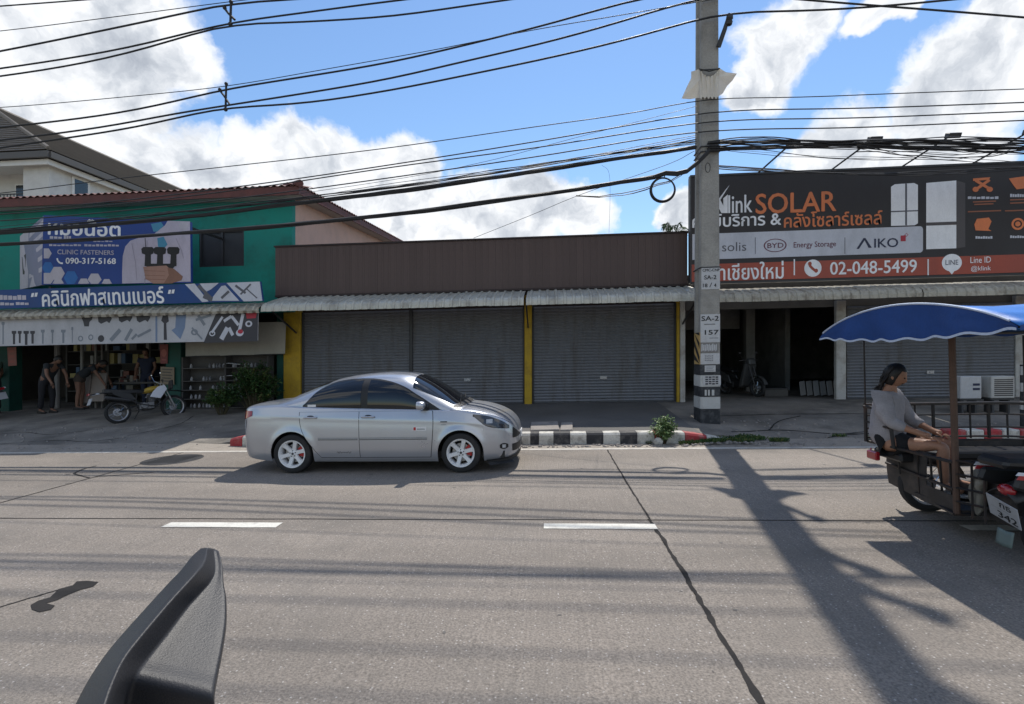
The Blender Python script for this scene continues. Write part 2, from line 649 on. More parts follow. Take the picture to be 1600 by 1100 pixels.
M['canopy'] = mat('canopy_sheet', (0.52, 0.50, 0.43), rough=0.42, metal=0.15, var=0.1, fine=0.05, dirt=(0.24, 0.21, 0.17), dirt_amt=0.6, dirt_scale=3.0, rand=0.05)
M['canopy_old'] = mat('canopy_sheet_old', (0.42, 0.39, 0.32), rough=0.55, metal=0.1, var=0.15, fine=0.08, dirt=(0.12, 0.09, 0.065), dirt_amt=0.7, dirt_scale=5.0, rand=0.06)
M['shutter'] = mat('shutter_steel', (0.200, 0.206, 0.220), rough=0.5, metal=0.35, var=0.035, fine=0.05, stretch=(1, 1, 0.16), dirt=(0.13, 0.115, 0.10), dirt_amt=0.6, dirt_scale=3.5)
M['yellow'] = mat('yellow_plaster', (0.47, 0.30, 0.025), rough=0.75, var=0.1, fine=0.06, dirt=(0.25, 0.15, 0.03), dirt_amt=0.6, dirt_scale=4, bump=0.15)
M['post_white'] = mat('post_white', (0.48, 0.47, 0.44), rough=0.8, var=0.1, dirt=(0.22, 0.16, 0.11), dirt_amt=0.6, dirt_scale=3, bump=0.15)
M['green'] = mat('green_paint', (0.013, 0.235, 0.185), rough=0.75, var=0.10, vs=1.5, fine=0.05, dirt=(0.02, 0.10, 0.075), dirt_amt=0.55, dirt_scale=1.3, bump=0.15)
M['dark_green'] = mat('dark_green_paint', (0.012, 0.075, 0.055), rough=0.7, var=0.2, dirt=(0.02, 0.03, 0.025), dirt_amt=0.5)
M['pink'] = mat('pink_render', (0.62, 0.40, 0.31), rough=0.85, var=0.07, fine=0.05, dirt=(0.42, 0.28, 0.22), dirt_amt=0.4, dirt_scale=1.2, bump=0.15)
M['tile'] = mat('maroon_tile', (0.145, 0.055, 0.048), rough=0.75, var=0.2, fine=0.1, rand=0.12, dirt=(0.06, 0.035, 0.03), dirt_amt=0.5, dirt_scale=3)
M['soffit'] = mat('pale_soffit', (0.42, 0.39, 0.35), rough=0.8, var=0.1)
M['grey_tile'] = mat('grey_roof_tile', (0.175, 0.155, 0.135), rough=0.8, var=0.12, fine=0.1, rand=0.1)
M['house_white'] = mat('white_house_wall', (0.62, 0.61, 0.58), rough=0.8, var=0.06, dirt=(0.42, 0.40, 0.37), dirt_amt=0.4, dirt_scale=0.8)
M['house_trim'] = mat('white_trim', (0.72, 0.71, 0.68), rough=0.7, var=0.05)
M['gutter_dark'] = mat('dark_gutter', (0.10, 0.095, 0.09), rough=0.6, var=0.1)
M['glass'] = mat('dark_window_glass', (0.02, 0.024, 0.028), rough=0.08, var=0.1, spec=0.7, fine=0)
M['grille_dark'] = mat('dark_window_screen', (0.035, 0.037, 0.04), rough=0.55, var=0.15)
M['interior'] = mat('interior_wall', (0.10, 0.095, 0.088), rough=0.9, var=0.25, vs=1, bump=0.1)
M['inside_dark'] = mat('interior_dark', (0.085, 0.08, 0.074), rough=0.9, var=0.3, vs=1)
M['garage_wall'] = mat('garage_wall', (0.22, 0.21, 0.195), rough=0.9, var=0.3, vs=0.8, dirt=(0.1, 0.09, 0.08), dirt_amt=0.6)
M['floor_in'] = mat('shop_floor', (0.12, 0.115, 0.105), rough=0.8, var=0.25)
M['beam'] = mat('grey_beam', (0.17, 0.165, 0.155), rough=0.85, var=0.15)


# ------------------------------------------------------------------ ground, road, pavement
def k_(x):
    return sm(-6.7, -5.7, x) * (1 - sm(2.3, 4.3, x))


def pave_z(x, y):
    k = k_(x)
    zk = 0.185 + 0.175 * min(1, max(0, (y - 9.95) / 4.05))
    zr = 0.36 * sm(9.3, 14.2, y) ** 0.8
    return k * zk + (1 - k) * zr + 0.012 * noise.noise(Vector((x * 0.8, y * 0.8, 3.1))) * sm(9.95, 10.6, y)


tag(MB().add([(-400, -120, -0.3), (400, -120, -0.3), (400, 700, -0.3), (-400, 700, -0.3)], [(0, 1, 2, 3)]).build('ground', M['earth']), kind='structure')
road = tag(MB().box(-62, 62, -7, 9.32, -0.2, -0.025).build('road', M['tar']), kind='structure')
JX = [-54.1, -46.2, -38.35, -30.47, -22.6, -14.7, -6.83, 1.05, 8.93, 16.8, 24.7, 32.6, 40.5, 48.3, 56.2]
JY = [-6.5, -2.6, 1.42, 5.35, 9.31]
for i in range(len(JX) - 1):
    for j in range(len(JY) - 1):
        MB().box(JX[i] + 0.006, JX[i + 1] - 0.006, JY[j] + 0.006, JY[j + 1] - 0.006, -0.02, 0.0).build('slab', M['road'], road)


def ribbon(mb, pts, w, z, jit=0.4, seed=0, steps=60):
    r_ = random.Random(seed)
    c = catmull(pts, max(2, steps // max(1, len(pts) - 1)))
    vs, fs = [], []
    for i, p in enumerate(c):
        t = (c[min(i + 1, len(c) - 1)] - c[max(i - 1, 0)])
        t.z = 0
        t.normalize()
        n = Vector((-t.y, t.x, 0))
        ww = w * (1 + jit * noise.noise(Vector((i * 0.35, seed * 7.1, 0)))) + w * jit * 0.5 * r_.random()
        sh = n * noise.noise(Vector((i * 0.2, seed * 3.3, 5))) * w * 0.5
        for sg in (1, -1):
            xx, yy = p.x + sg * n.x * ww / 2 + sh.x, p.y + sg * n.y * ww / 2 + sh.y
            vs.append((xx, yy, z(xx, yy) if callable(z) else z))
    for i in range(len(c) - 1):
        fs.append((2 * i, 2 * i + 1, 2 * i + 3, 2 * i + 2))
    mb.add(vs, fs)


mb = MB()
ribbon(mb, [(1.05, 9.3, 0), (1.04, 7, 0), (1.05, 5.4, 0)], 0.018, 0.003, 0.6, 1, 90)
ribbon(mb, [(1.05, 5.38, 0), (1.06, 4.2, 0), (1.05, 3.2, 0), (1.06, 1.5, 0)], 0.026, 0.003, 0.9, 2, 90)
ribbon(mb, [(-6.83, 9.3, 0), (-6.82, 7.2, 0), (-6.83, 5.4, 0)], 0.024, 0.003, 0.6, 3, 80)
ribbon(mb, [(-6.83, 5.4, 0), (-6.84, 3, 0), (-6.83, 1.5, 0)], 0.03, 0.003, 0.6, 4, 60)
ribbon(mb, [(-20, 5.35, 0), (-6, 5.35, 0), (2, 5.35, 0), (14, 5.35, 0)], 0.018, 0.003, 0.5, 5, 200)
# a wandering crack at the left
ribbon(mb, [gnd(140, 747), gnd(118, 741), gnd(125, 735), gnd(150, 728)], 0.03, 0.004, 0.6, 8, 30)
ribbon(mb, [gnd(145, 746), gnd(190, 742), gnd(240, 738)], 0.02, 0.004, 0.7, 9, 30)
mb.build('joint_sealant', M['tar'], road)
patch = [gnd(a, b) for a, b in ((48, 946), (60, 939), (78, 934), (92, 921), (114, 915), (120, 909), (136, 908), (154, 910), (146, 917), (126, 922), (106, 930), (90, 938), (72, 943), (86, 947), (80, 953), (62, 957), (50, 953))]
mb = MB()
mb.add([(p.x, p.y, 0.004) for p in patch], [tuple(range(len(patch)))])
ribbon(mb, [gnd(0, 949), gnd(40, 937), gnd(95, 921)], 0.014, 0.0036, 0.8, 12, 30)
mb.build('bitumen_patch', M['tar'], road)

marks = tag(MB().box(-62, 62, 9.16, 9.28, 0.0005, 0.004).build('edge_line', M['edge_line']), kind='structure')
for i in range(-7, 8):
    x0 = -0.04 + 3.99 * i
    mb = MB()
    n = 14
    dl_ = 1.24 if i == -1 else 1.11
    vs = []
    for k in range(n + 1):
        t = k / n
        vs += [(x0 + dl_ * t, 5.075 + 0.006 * noise.noise(Vector((t * 6, i, 0))), 0.005), (x0 + dl_ * t, 5.225 + 0.006 * noise.noise(Vector((t * 6, i, 7))), 0.005)]
    vs2 = [(x, y, 0.0005) for x, y, z in vs]
    mb.add(vs, [(2 * k, 2 * k + 2, 2 * k + 3, 2 * k + 1) for k in range(n)])
    tag(mb.build('centre_line', M['white_line']), kind='structure')

# manhole at the left
c = gnd(270, 718)
mh = MB()
mh.lathe([(0.0, 0.006), (0.37, 0.006), (0.38, 0.004), (0.38, 0.0)], (c.x, c.y, 0.0005), (0, 0, 1), 40)
mh = mh.build('manhole_cover', M['steel_dark'], road)
mb = MB()
mb.lathe([(0.47, 0.001), (0.39, 0.005), (0.385, 0.004)], (c.x, c.y, 0.0005), (0, 0, 1), 40)
for k in range(9):
    mb.box(c.x - 0.28, c.x + 0.28, c.y - 0.29 + k * 0.07, c.y - 0.265 + k * 0.07, 0.0065, 0.011)
mb.build('manhole_rim', M['steel_dark'], road)

# gutter strip and pavement
tag(MB().grid(300, 4, lambda u, v: Vector((-42 + 84 * u, 9.311 + 0.68 * v, (1 - k_(-42 + 84 * u)) * 0.36 * sm(9.3, 14.2, 9.311 + 0.68 * v) ** 0.8 - 0.003 + 0.010 * noise.noise(Vector((u * 84 * 1.3, v * 1.5, 0))) * v)), flip=False).build('gutter', M['gutter'], smooth=True), kind='structure')


def pave(name, x0, x1, m, nx):
    return tag(MB().grid(nx, 44, lambda u, v: Vector((x0 + (x1 - x0) * u, 9.95 + 16 * max(0, v - 1 / 44), pave_z(x0 + (x1 - x0) * u, 9.95 + 16 * max(0, v - 1 / 44)) if v > 0 else -0.1))).build(name, m, smooth=True), kind='structure')


DRIVE = [pave('driveway', -42, -6.6, M['apron'], 140)]
pavement = pave('pavement', -6.6, 2.9, M['asphalt'], 60)
DRIVE.append(pave('driveway', 2.9, 42, M['apron'], 140))
# cracks and worn patches in the aprons
on_apron = lambda x, y: pave_z(x, y) + 0.006
mb = MB()
for k, (pts, w_) in enumerate(((((3.6, 10.35), (4.6, 10.6), (5.6, 10.3), (6.4, 10.5)), .035), (((4.4, 10.55), (4.9, 11.3), (5.6, 11.8)), .025), (((3.9, 11.9), (5.5, 12.0), (8.2, 11.9)), .03), (((5.2, 9.98), (5.9, 10.25), (7.1, 10.2)), .04))):
    ribbon(mb, [(a, b, 0) for a, b in pts], w_, on_apron, .9, 20 + k, 40)
mb.build('crack', M['tar'], DRIVE[1])
mb = MB()
for k, (pts, w_) in enumerate(((((-13, 10.6), (-12.1, 11.0), (-11.2, 10.8), (-10.4, 11.3)), .016), (((-11.5, 10.0), (-10.6, 10.3), (-9.7, 10.15), (-9.2, 10.4)), .018), (((-9.2, 10.6), (-8.8, 11.6), (-9.1, 12.6)), .02))):
    ribbon(mb, [(a, b, 0) for a, b in pts], w_, on_apron, .9, 30 + k, 40)
mb.build('crack', M['tar'], DRIVE[0])
# drips and stains on the carriageway
r_ = random.Random(77)
mb = MB()
for k in range(46):
    x, y = r_.uniform(-9, 7), r_.choice((r_.gauss(7.4, .35), r_.gauss(3.6, .4), r_.uniform(2.6, 9)))
    rr = r_.uniform(.008, .028) * (1 if y > 4.5 else .55)
    n_ = 9
    el = r_.uniform(.6, 1.6)
    mb.add([(x + rr * el * math.cos(6.283 * i / n_) * r_.uniform(.7, 1.2), y + rr * math.sin(6.283 * i / n_) * r_.uniform(.7, 1.2), .0024) for i in range(n_)], [tuple(range(n_))])
mb.build('oil_drip', M['oil'], road)['kind'] = 'stuff'
# loose kerbside slabs by the car's nose
for (x0, x1, y0, y1, rz) in ((-0.35, 0.22, 10.05, 10.95, 0.02), (0.26, 0.50, 10.0, 10.8, -0.05)):
    z = pave_z((x0 + x1) / 2, 10.5)
    mb = MB()
    mb.obox(((x0 + x1) / 2, (y0 + y1) / 2, z + 0.012), ((x1 - x0) / 2, rz * 0.3, 0.004), (-rz * 0.4, (y1 - y0) / 2, 0.017), (0, 0, 0.03))
    mb.build('paving_slab', M['slab'], pavement, bevel=0.012)

kerb = thing('kerb', None, None, (0, 9.84, 0))
tag(kerb, kind='structure')
seqs = []
x = -0.33
cols = ['kerb_black', 'kerb_white', 'kerb_black', 'kerb_white', 'kerb_black', 'kerb_white', 'kerb_black', 'kerb_white', 'kerb_red']
widths = [0.16, 0.28, 0.31, 0.31, 0.31, 0.32, 0.31, 0.32, 0.20]
path = []
for c_, w_ in zip(cols, widths):
    path.append((x, x + w_, 0.0, c_))
    x += w_
for c_, w_ in (('kerb_white', 0.36), ('kerb_red', 0.40), ('kerb_white', 0.24), ('kerb_grey', 0.26), ('kerb_red', 0.34)):
    path.append((x, x + w_, 0.22, c_))
    x += w_
x = -0.33
for i in range(17):
    path.insert(0, (x - 0.32, x, 0.0, ('kerb_white', 'kerb_black')[i % 2]))
    x -= 0.32
for i, c_ in enumerate(('kerb_white', 'kerb_red')):
    path.insert(0, (x - 0.27, x, 0.25 * (i + 1), c_))
    x -= 0.27
for (a, b, bend, c_) in path:
    def q(x_):
        s_ = max(0, x_ - 2.0)
        l_ = max(0, -5.75 - x_)
        return 9.84 + 0.03 * s_ + 0.10 * l_ ** 1.3
    za = 0.185 * (1 - sm(2.3, 3.9, a)) * sm(-7.0, -5.9, a) + 0.02
    zb = 0.185 * (1 - sm(2.3, 3.9, b)) * sm(-7.0, -5.9, b) + 0.02
    mb = MB()
    g = 0.004
    ya, yb = q(a), q(b)
    r2 = 0.035
    secA = [(ya - 0.115, -0.05), (ya - 0.115, za - r2), (ya - 0.085, za), (ya + 0.135, za + 0.004), (ya + 0.135, -0.05)]
    secB = [(yb - 0.115, -0.05), (yb - 0.115, zb - r2), (yb - 0.085, zb), (yb + 0.135, zb + 0.004), (yb + 0.135, -0.05)]
    vs = [(a + g, y, z) for y, z in secA] + [(b - g, y, z) for y, z in secB]
    mb.add(vs, [(i, i + 5, (i + 1) % 5 + 5, (i + 1) % 5) for i in range(5)] + [(0, 1, 2, 3, 4), (9, 8, 7, 6, 5)])
    mb.build('kerb_stone', M[c_], kerb)
# short painted kerb further along, behind the sidecar
for i in range(10):
    a = 7.2 + i * 0.3
    mb = MB()
    mb.box(a + .004, a + .296, 9.72, 9.97, -0.05, 0.20)
    mb.build('kerb_stone', M[('kerb_red', 'kerb_white')[i % 2]], kerb, bevel=0.02)


# ------------------------------------------------------------------ lettering and flat prints on signs
def text_mesh(body, resolution=3):
    c = bpy.data.curves.new('text', 'FONT')
    c.body = body
    c.resolution_u = resolution
    o = bpy.data.objects.new('text', c)
    COL.objects.link(o)
    dg = bpy.context.evaluated_depsgraph_get()
    dg.update()
    me = bpy.data.meshes.new_from_object(o.evaluated_get(dg))
    vs = [Vector(v.co) for v in me.vertices]
    fs = [tuple(p.vertices) for p in me.polygons]
    bpy.data.objects.remove(o)
    bpy.data.meshes.remove(me)
    bpy.data.curves.remove(c)
    return vs, fs


def flat_mat(name, col, rough=0.55):
    if name not in M:
        M[name] = mat(name, col, rough=rough, var=0.12, vs=0.9, fine=0.05, stretch=(1, 1, 0.45), dirt=tuple(.55 * c + .02 for c in col), dirt_amt=0.35, dirt_scale=2.0, bump=0.12, bs=6)
    return M[name]


class Sign:
    """flat print on a sign whose plane is given by four points (top left, top right, bottom right, bottom left); u, v run 0..1"""

    def __init__(s, parent, tl, tr, br, bl):
        s.p, s.c = parent, [Vector(q) for q in (tl, tr, br, bl)]
        s.n = (s.c[1] - s.c[0]).cross(s.c[3] - s.c[0]).normalized()
        if s.n.y > 0:
            s.n = -s.n

    def P(s, u, v, d=0.0):
        a = s.c[0].lerp(s.c[1], u)
        b = s.c[3].lerp(s.c[2], u)
        return a.lerp(b, v) + s.n * d

    def poly(s, mb, pts, d, m=0):
        mb.add([s.P(u, v, d) for u, v in pts], [tuple(range(len(pts)))], m)

    def rect(s, mb, u0, v0, u1, v1, d, m=0):
        s.poly(mb, [(u0, v0), (u1, v0), (u1, v1), (u0, v1)], d, m)

    def disc(s, mb, u, v, ru, rv, d, n=20, ang=0, m=0):
        s.poly(mb, [(u + ru * math.cos(ang + 2 * math.pi * k / n), v + rv * math.sin(ang + 2 * math.pi * k / n)) for k in range(n)], d, m)

    def ring(s, mb, u, v, ru, rv, w, d, n=28):
        for k in range(n):
            a, b = 2 * math.pi * k / n, 2 * math.pi * (k + 1) / n
            s.poly(mb, [(u + ru * math.cos(a), v + rv * math.sin(a)), (u + ru * math.cos(b), v + rv * math.sin(b)),
                        (u + ru * (1 - w) * math.cos(b), v + rv * (1 - w) * math.sin(b)), (u + ru * (1 - w) * math.cos(a), v + rv * (1 - w) * math.sin(a))], d)

    def line(s, mb, pts, w, d, asp):
        """stroke of width w (in u), asp = height/width of the sign"""
        for (a, b), (c_, e) in zip(pts[:-1], pts[1:]):
            dx, dy = c_ - a, (e - b) * asp
            l_ = math.hypot(dx, dy) or 1
            nx, ny = -dy / l_ * w / 2, dx / l_ * w / 2 / asp
            s.poly(mb, [(a + nx, b + ny), (c_ + nx, e + ny), (c_ - nx, e - ny), (a - nx, b - ny)], d)

    def text(s, body, u0, v0, u1, v1, mt, d=0.006, bold=0.0, name='lettering', slant=0.0):
        vs, fs = text_mesh(body)
        x0, x1 = min(v.x for v in vs), max(v.x for v in vs)
        y0, y1 = min(v.y for v in vs), max(v.y for v in vs)
        mb = MB()
        offs = [(0, 0)] if not bold else [(0, 0), (bold, 0), (-bold, 0), (0, bold), (0, -bold)]
        for k, (ou, ov) in enumerate(offs):
            out = []
            for q in vs:
                fu, fv = (q.x - x0) / (x1 - x0), (y1 - q.y) / (y1 - y0)
                uu = u0 + (u1 - u0) * fu + slant * (0.5 - fv) + ou * (v1 - v0) * 0.6 * s.asp()
                out.append(s.P(uu, v0 + (v1 - v0) * (.03 + .94 * fv) + ov * .45 * (v1 - v0), d + k * 0.0004))
            mb.add(out, fs)
        return mb.build(name, mt, s.p)

    def asp(s):
        return (s.c[3] - s.c[0]).length / (s.c[1] - s.c[0]).length


def panel_box(sg, depth, mt, name, parent):
    mb = MB()
    a = [sg.P(0, 0), sg.P(1, 0), sg.P(1, 1), sg.P(0, 1)]
    b = [q - sg.n * depth for q in a]
    mb.add(a + b, [(0, 1, 2, 3), (7, 6, 5, 4), (0, 4, 5, 1), (1, 5, 6, 2), (2, 6, 7, 3), (3, 7, 4, 0)])
    return mb.build(name, mt, parent)


# ------------------------------------------------------------------ shop with the three shutters
shop = thing('shop_building', 'low shop with brown ribbed fascia above three closed grey roller shutters and yellow columns', 'building', (-1.8, 14, 0))
mb = MB()
mb.box(-7.36, 3.57, 13.50, 13.62, 3.30, 4.74)
mb.box(-7.30, -7.10, 14.05, 26, 0.1, 4.6)
mb.box(3.50, 3.66, 14.3, 26, 0.1, 4.6)
mb.box(-7.1, 3.5, 25.8, 26, 0.1, 4.6)
mb.box(-7.1, 3.5, 14.02, 14.25, 2.99, 3.60)
mb.box(-7.1, 3.5, 14.20, 25.8, 4.4, 4.5)
mb.build('wall', M['brown_trim'], shop)
pan = None
npl = 62
w = (3.57 + 7.37) / npl
for i in range(npl):
    if pan is None:
        q = MB().box(0.0015, w - 0.0015, -0.05, 0, 0, 1.30)
        q.box(w * 0.30, w * 0.70, -0.0545, -0.05, 0.002, 1.298)
        pan = q.build('cladding_panel', M['brown'], shop, local=True)
        o = pan
    else:
        o = pan.copy()
        COL.objects.link(o)
    o.location = Vector((-7.37 + i * w, 13.45 + 0.003 * rnd.random(), 3.43)) - Vector(shop.location)
MB().box(-7.40, 3.60, 13.37, 13.66, 4.735, 4.775).build('coping', M['brown_trim'], shop)
mb = MB()
mb.box(-7.36, 3.60, 13.36, 13.46, 3.375, 3.425)
mb.build('fascia_trim', M['brown_trim'], shop)


def column(x0, x1, y0, y1, z1, m, nm='column'):
    z0 = min(pave_z(x0, y0), pave_z(x1, y0)) - 0.02
    MB().box(x0, x1, y0, y1, z0, z1).build(nm, m, shop, bevel=0.012)


column(-7.39, -6.90, 13.86, 14.2, 3.30, M['yellow'])
column(-0.63, -0.43, 13.86, 14.2, 3.30, M['yellow'])
column(3.42, 3.495, 13.86, 14.2, 3.30, M['yellow'])
column(3.5, 3.63, 13.83, 14.2, 3.30, M['post_white'])
column(-3.83, -3.73, 13.93, 14.1, 3.0, M['steel_dark'], 'guide_rail')
for a, b in ((-6.898, -6.84), (-0.68, -0.632), (-0.428, -0.375), (3.37, 3.418)):
    column(a, b, 13.93, 14.15, 3.0, M['steel_dark'], 'guide_rail')


def shutter(x0, x1, zt, parent, y=13.98):
    t = parent
    zb = 0.37
    n = int((zt - zb) / 0.078)
    h = (zt - zb) / n
    prof = []
    for i in range(n):
        z = zb + i * h
        prof += [(y + 0.012, z), (y + 0.012, z + 0.008), (y, z + 0.014), (y - 0.017, z + h * 0.5), (y, z + h - 0.008)]
    prof.append((y + 0.012, zt))
    nx = 8
    mb = MB()
    vs, fs = [], []
    for k in range(nx + 1):
        xx = x0 + (x1 - x0) * k / nx
        for (yy, zz) in prof:
            vs.append((xx, yy + 0.004 * noise.noise(Vector((xx * 1.1, zz * 0.7, 2))), zz))
    P = len(prof)
    for k in range(nx):
        for i in range(P - 1):
            fs.append((k * P + i, (k + 1) * P + i, (k + 1) * P + i + 1, k * P + i + 1))
    mb.add(vs, fs)
    s_ = tag(mb.build('slat_curtain', M['shutter'], t), kind='stuff')
    MB().box(x0, x1, y - 0.03, y + 0.03, zb - 0.035, zb).build('bottom_bar', M['steel_dark'], t, bevel=0.006)
    xm = (x0 + x1) / 2
    mb = MB()
    mb.box(xm - 0.09, xm + 0.09, y - 0.034, y - 0.021, zb + 0.62, zb + 0.70)
    mb.lathe([(0, 0.012), (0.022, 0.012), (0.024, 0.0)], (xm, y - 0.034, zb + 0.66), (0, -1, 0), 12)
    mb.build('lock_plate', M['steel'], t)
    MB().tube([(xm - 0.06, y - 0.02, zb + 0.10), (xm - 0.06, y - 0.06, zb + 0.11), (xm + 0.06, y - 0.06, zb + 0.11), (xm + 0.06, y - 0.02, zb + 0.10)], 0.008, 6).build('pull_handle', M['steel_dark'], t)


for (x0, x1, lab) in ((-6.84, -3.83, 'wide grey roller shutter nearest the yellow corner column, behind the parked car'),
                      (-3.73, -0.68, 'wide grey roller shutter between the thin black rail and the middle yellow column'),
                      (-0.375, 3.37, 'widest grey roller shutter between middle yellow column and rusty white post')):
    t = thing('roller_shutter', lab, 'shutter', ((x0 + x1) / 2, 13.98, 0.34), group='closed roller shutters')
    shutter(x0, x1, 2.99, t)
MB().box(-7.0, 3.5, 14.0, 14.02, 2.2, 3.4).build('lintel', M['brown_trim'], shop)


# ------------------------------------------------------------------ corrugated canopies
def canopy(x0, x1, name, label, m, zf, path, pitch=0.2, ribh=0.028, brackets=()):
    """path: (y, z) from the back to the front edge"""
    t = thing(name, label, 'canopy', ((x0 + x1) / 2, path[0][0], path[0][1]), group='corrugated canopies above the shopfronts')
    pts = [Vector((0, y, z)) for y, z in path]
    nrm = []
    for i in range(len(pts)):
        tg = (pts[min(i + 1, len(pts) - 1)] - pts[max(i - 1, 0)]).normalized()
        nrm.append(Vector((0, tg.z, -tg.y)))
    n_sheet = max(1, round((x1 - x0) / (pitch * 4)))
    pw = (x1 - x0) / n_sheet
    p_ = pw / 4
    for s_ in range(n_sheet):
        a = x0 + s_ * pw
        cols_ = []
        for r_ in range(4):
            for (f, h) in ((0.0, 0), (0.30, 0), (0.40, 1), (0.60, 1), (0.70, 0)):
                cols_.append((a + (r_ + f) * p_, h * ribh))
        cols_.append((a + pw + 0.02, 0.004))
        dz = 0.006 * rnd.uniform(-1, 1)
        mb = MB()
        vs, fs = [], []
        for (xx, h) in cols_:
            for q, n in zip(pts, nrm):
                sg = -1 if n.z < 0 else 1
                nn = n if (n.z > 0 or (abs(n.z) < 1e-6 and n.y < 0)) else -n
                v = q + nn * (h + 0.002) + Vector((0, 0, dz))
                vs.append((xx, v.y, v.z))
        P = len(pts)
        for k in range(len(cols_) - 1):
            for i in range(P - 1):
                fs.append((k * P + i, k * P + i + 1, (k + 1) * P + i + 1, (k + 1) * P + i))
        mb.add(vs, fs)
        o = mb.build('sheet', m, t)
        md = o.modifiers.new('thickness', 'SOLIDIFY')
        md.thickness = 0.004
    mb = MB()
    y1, z1 = path[-1]
    yb, zb_ = path[0]
    mb.box(x0, x1, yb - 0.16, yb - 0.10, zb_ - 0.115, zb_ - 0.06)
    mb.box(x0, x1, y1 + 0.14, y1 + 0.18, z1 + 0.12, z1 + 0.16)
    mb.build('purlin', M['steel_dark'], t)
    for bx in brackets:
        mb = MB()
        mb.bar((bx, y1 + 0.15, z1 + 0.10), (bx, 13.84, 2.42), 0.035, 0.035)
        mb.bar((bx, y1 + 0.10, z1 + 0.115), (bx, 13.84, zb_ - 0.14), 0.04, 0.05)
        mb.build('bracket', M['steel_dark'], t)
    return t


PATH = [(13.44, 3.37), (13.1, 3.29), (12.75, 3.20), (12.45, 3.115), (12.36, 3.08), (12.31, 3.03), (12.285, 2.97), (12.28, 2.89)]
canopy(-7.13, -0.60, 'canopy', 'light grey corrugated canopy over the two shutters behind the silver car', M['canopy'], 2.9, PATH, brackets=(-7.0,))
canopy(-0.52, 3.62, 'canopy', 'light grey corrugated canopy over the shutter beside the tall concrete pole', M['canopy'], 2.9, [(y, z - 0.005) for y, z in PATH], brackets=(-0.53, 3.56))
PATHR = [(13.9, 3.30), (13.0, 3.17), (12.7, 3.12), (12.5, 3.07), (12.4, 3.01), (12.37, 2.93), (12.37, 2.84)]
canopy(3.70, 8.55, 'canopy', 'weathered grey corrugated canopy over the dark open garage under the solar billboard', M['canopy_old'], 2.85, PATHR)
canopy(8.60, 14.5, 'canopy', 'weathered grey corrugated canopy above the shutter behind the blue sidecar roof', M['canopy_old'], 2.85, PATHR)
PATHL = [(13.5, 3.22), (13.0, 3.15), (12.6, 3.09), (12.4, 3.06), (12.30, 3.00), (12.27, 2.93), (12.29, 2.87)]
canopy(-19.0, -7.20, 'canopy', 'old rust streaked corrugated canopy squeezed between the two blue and white shop banners', M['canopy_old'], 2.9, PATHL, pitch=0.22, ribh=0.04)

# ------------------------------------------------------------------ garage under the billboard
gar = thing('garage_building', 'open fronted garage with dark interior and white posts under the solar billboard', 'building', (8, 14, 0.3))
mb = MB()
mb.box(3.72, 15.2, 14.1, 14.3, 2.80, 3.6)
mb.build('beam', M['beam'], gar)
mb = MB()
mb.box(3.70, 15.2, 23.0, 23.2, 0, 4.0)
mb.box(15.2, 15.4, 14, 23.2, 0, 4.0)
mb.box(3.665, 3.74, 14.32, 23.2, 0, 4.0)
mb.build('wall', M['garage_wall'], gar)
MB().box(3.6, 15.5, 14.15, 23.3, 3.62, 3.75).build('roof', M['gutter_dark'], gar)
MB().box(7.54, 7.79, 13.97, 14.09, 0.28, 2.95).build('post', M['post_white'], gar, bevel=0.012)
MB().box(11.95, 12.22, 13.97, 14.09, 0.28, 2.95).build('post', M['post_white'], gar, bevel=0.012)
MB().box(6.35, 6.62, 16.9, 17.15, 0.3, 3.6).build('post', M['garage_wall'], gar)
MB().box(7.6, 7.75, 17, 23, 0.3, 3.6).build('partition', M['garage_wall'], gar)
MB().box(3.74, 6.4, 17.6, 17.7, 2.4, 3.6).build('partition', M['garage_wall'], gar)
t = thing('roller_shutter', 'dark grey roller shutter behind the passenger under the blue roof', 'shutter', (9.9, 13.98, 0.3), group='closed roller shutters')
shutter(7.82, 11.93, 2.79, t, 14.0)
t = thing('roller_shutter', 'dark grey roller shutter past the last white garage post', 'shutter', (13.7, 13.98, 0.3), group='closed roller shutters')
shutter(12.27, 15.1, 2.79, t, 14.0)

# ------------------------------------------------------------------ green shop
gs = thing('green_shop', 'two storey green shop with maroon tiled roof and pink side wall', 'building', (-11.5, 13.9, 0.2))
GX = -7.05
gw = -19.5
mb = MB()
# upper front wall with a window opening at -9.6..-8.3 x 4.27..5.26
wx0, wx1, wz0, wz1 = -9.75, -8.44, 4.32, 5.33
for (a, b, c_, d) in ((gw, wx0, 3.0, 6.2), (wx1, GX, 3.0, 6.2), (wx0, wx1, 3.0, wz0), (wx0, wx1, wz1, 6.2)):
    mb.box(a, b, 13.70, 13.88, c_, d)
mb.build('wall', M['green'], gs)
MB().prism([(13.88, 0.1), (24.4, 0.1), (24.4, 6.86), (13.88, 6.2)], (GX - 0.18, 0, 0), (0, 1, 0), (0, 0, 1), (0.18, 0, 0)).build('side_wall', M['pink'], gs)
RISE = 0.0625      # the side eave climbs towards the back
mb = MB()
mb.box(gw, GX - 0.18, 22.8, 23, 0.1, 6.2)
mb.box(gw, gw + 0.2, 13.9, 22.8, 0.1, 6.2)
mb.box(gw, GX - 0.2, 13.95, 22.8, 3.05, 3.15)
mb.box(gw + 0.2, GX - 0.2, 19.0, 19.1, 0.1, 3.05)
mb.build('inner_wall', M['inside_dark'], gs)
mb = MB()
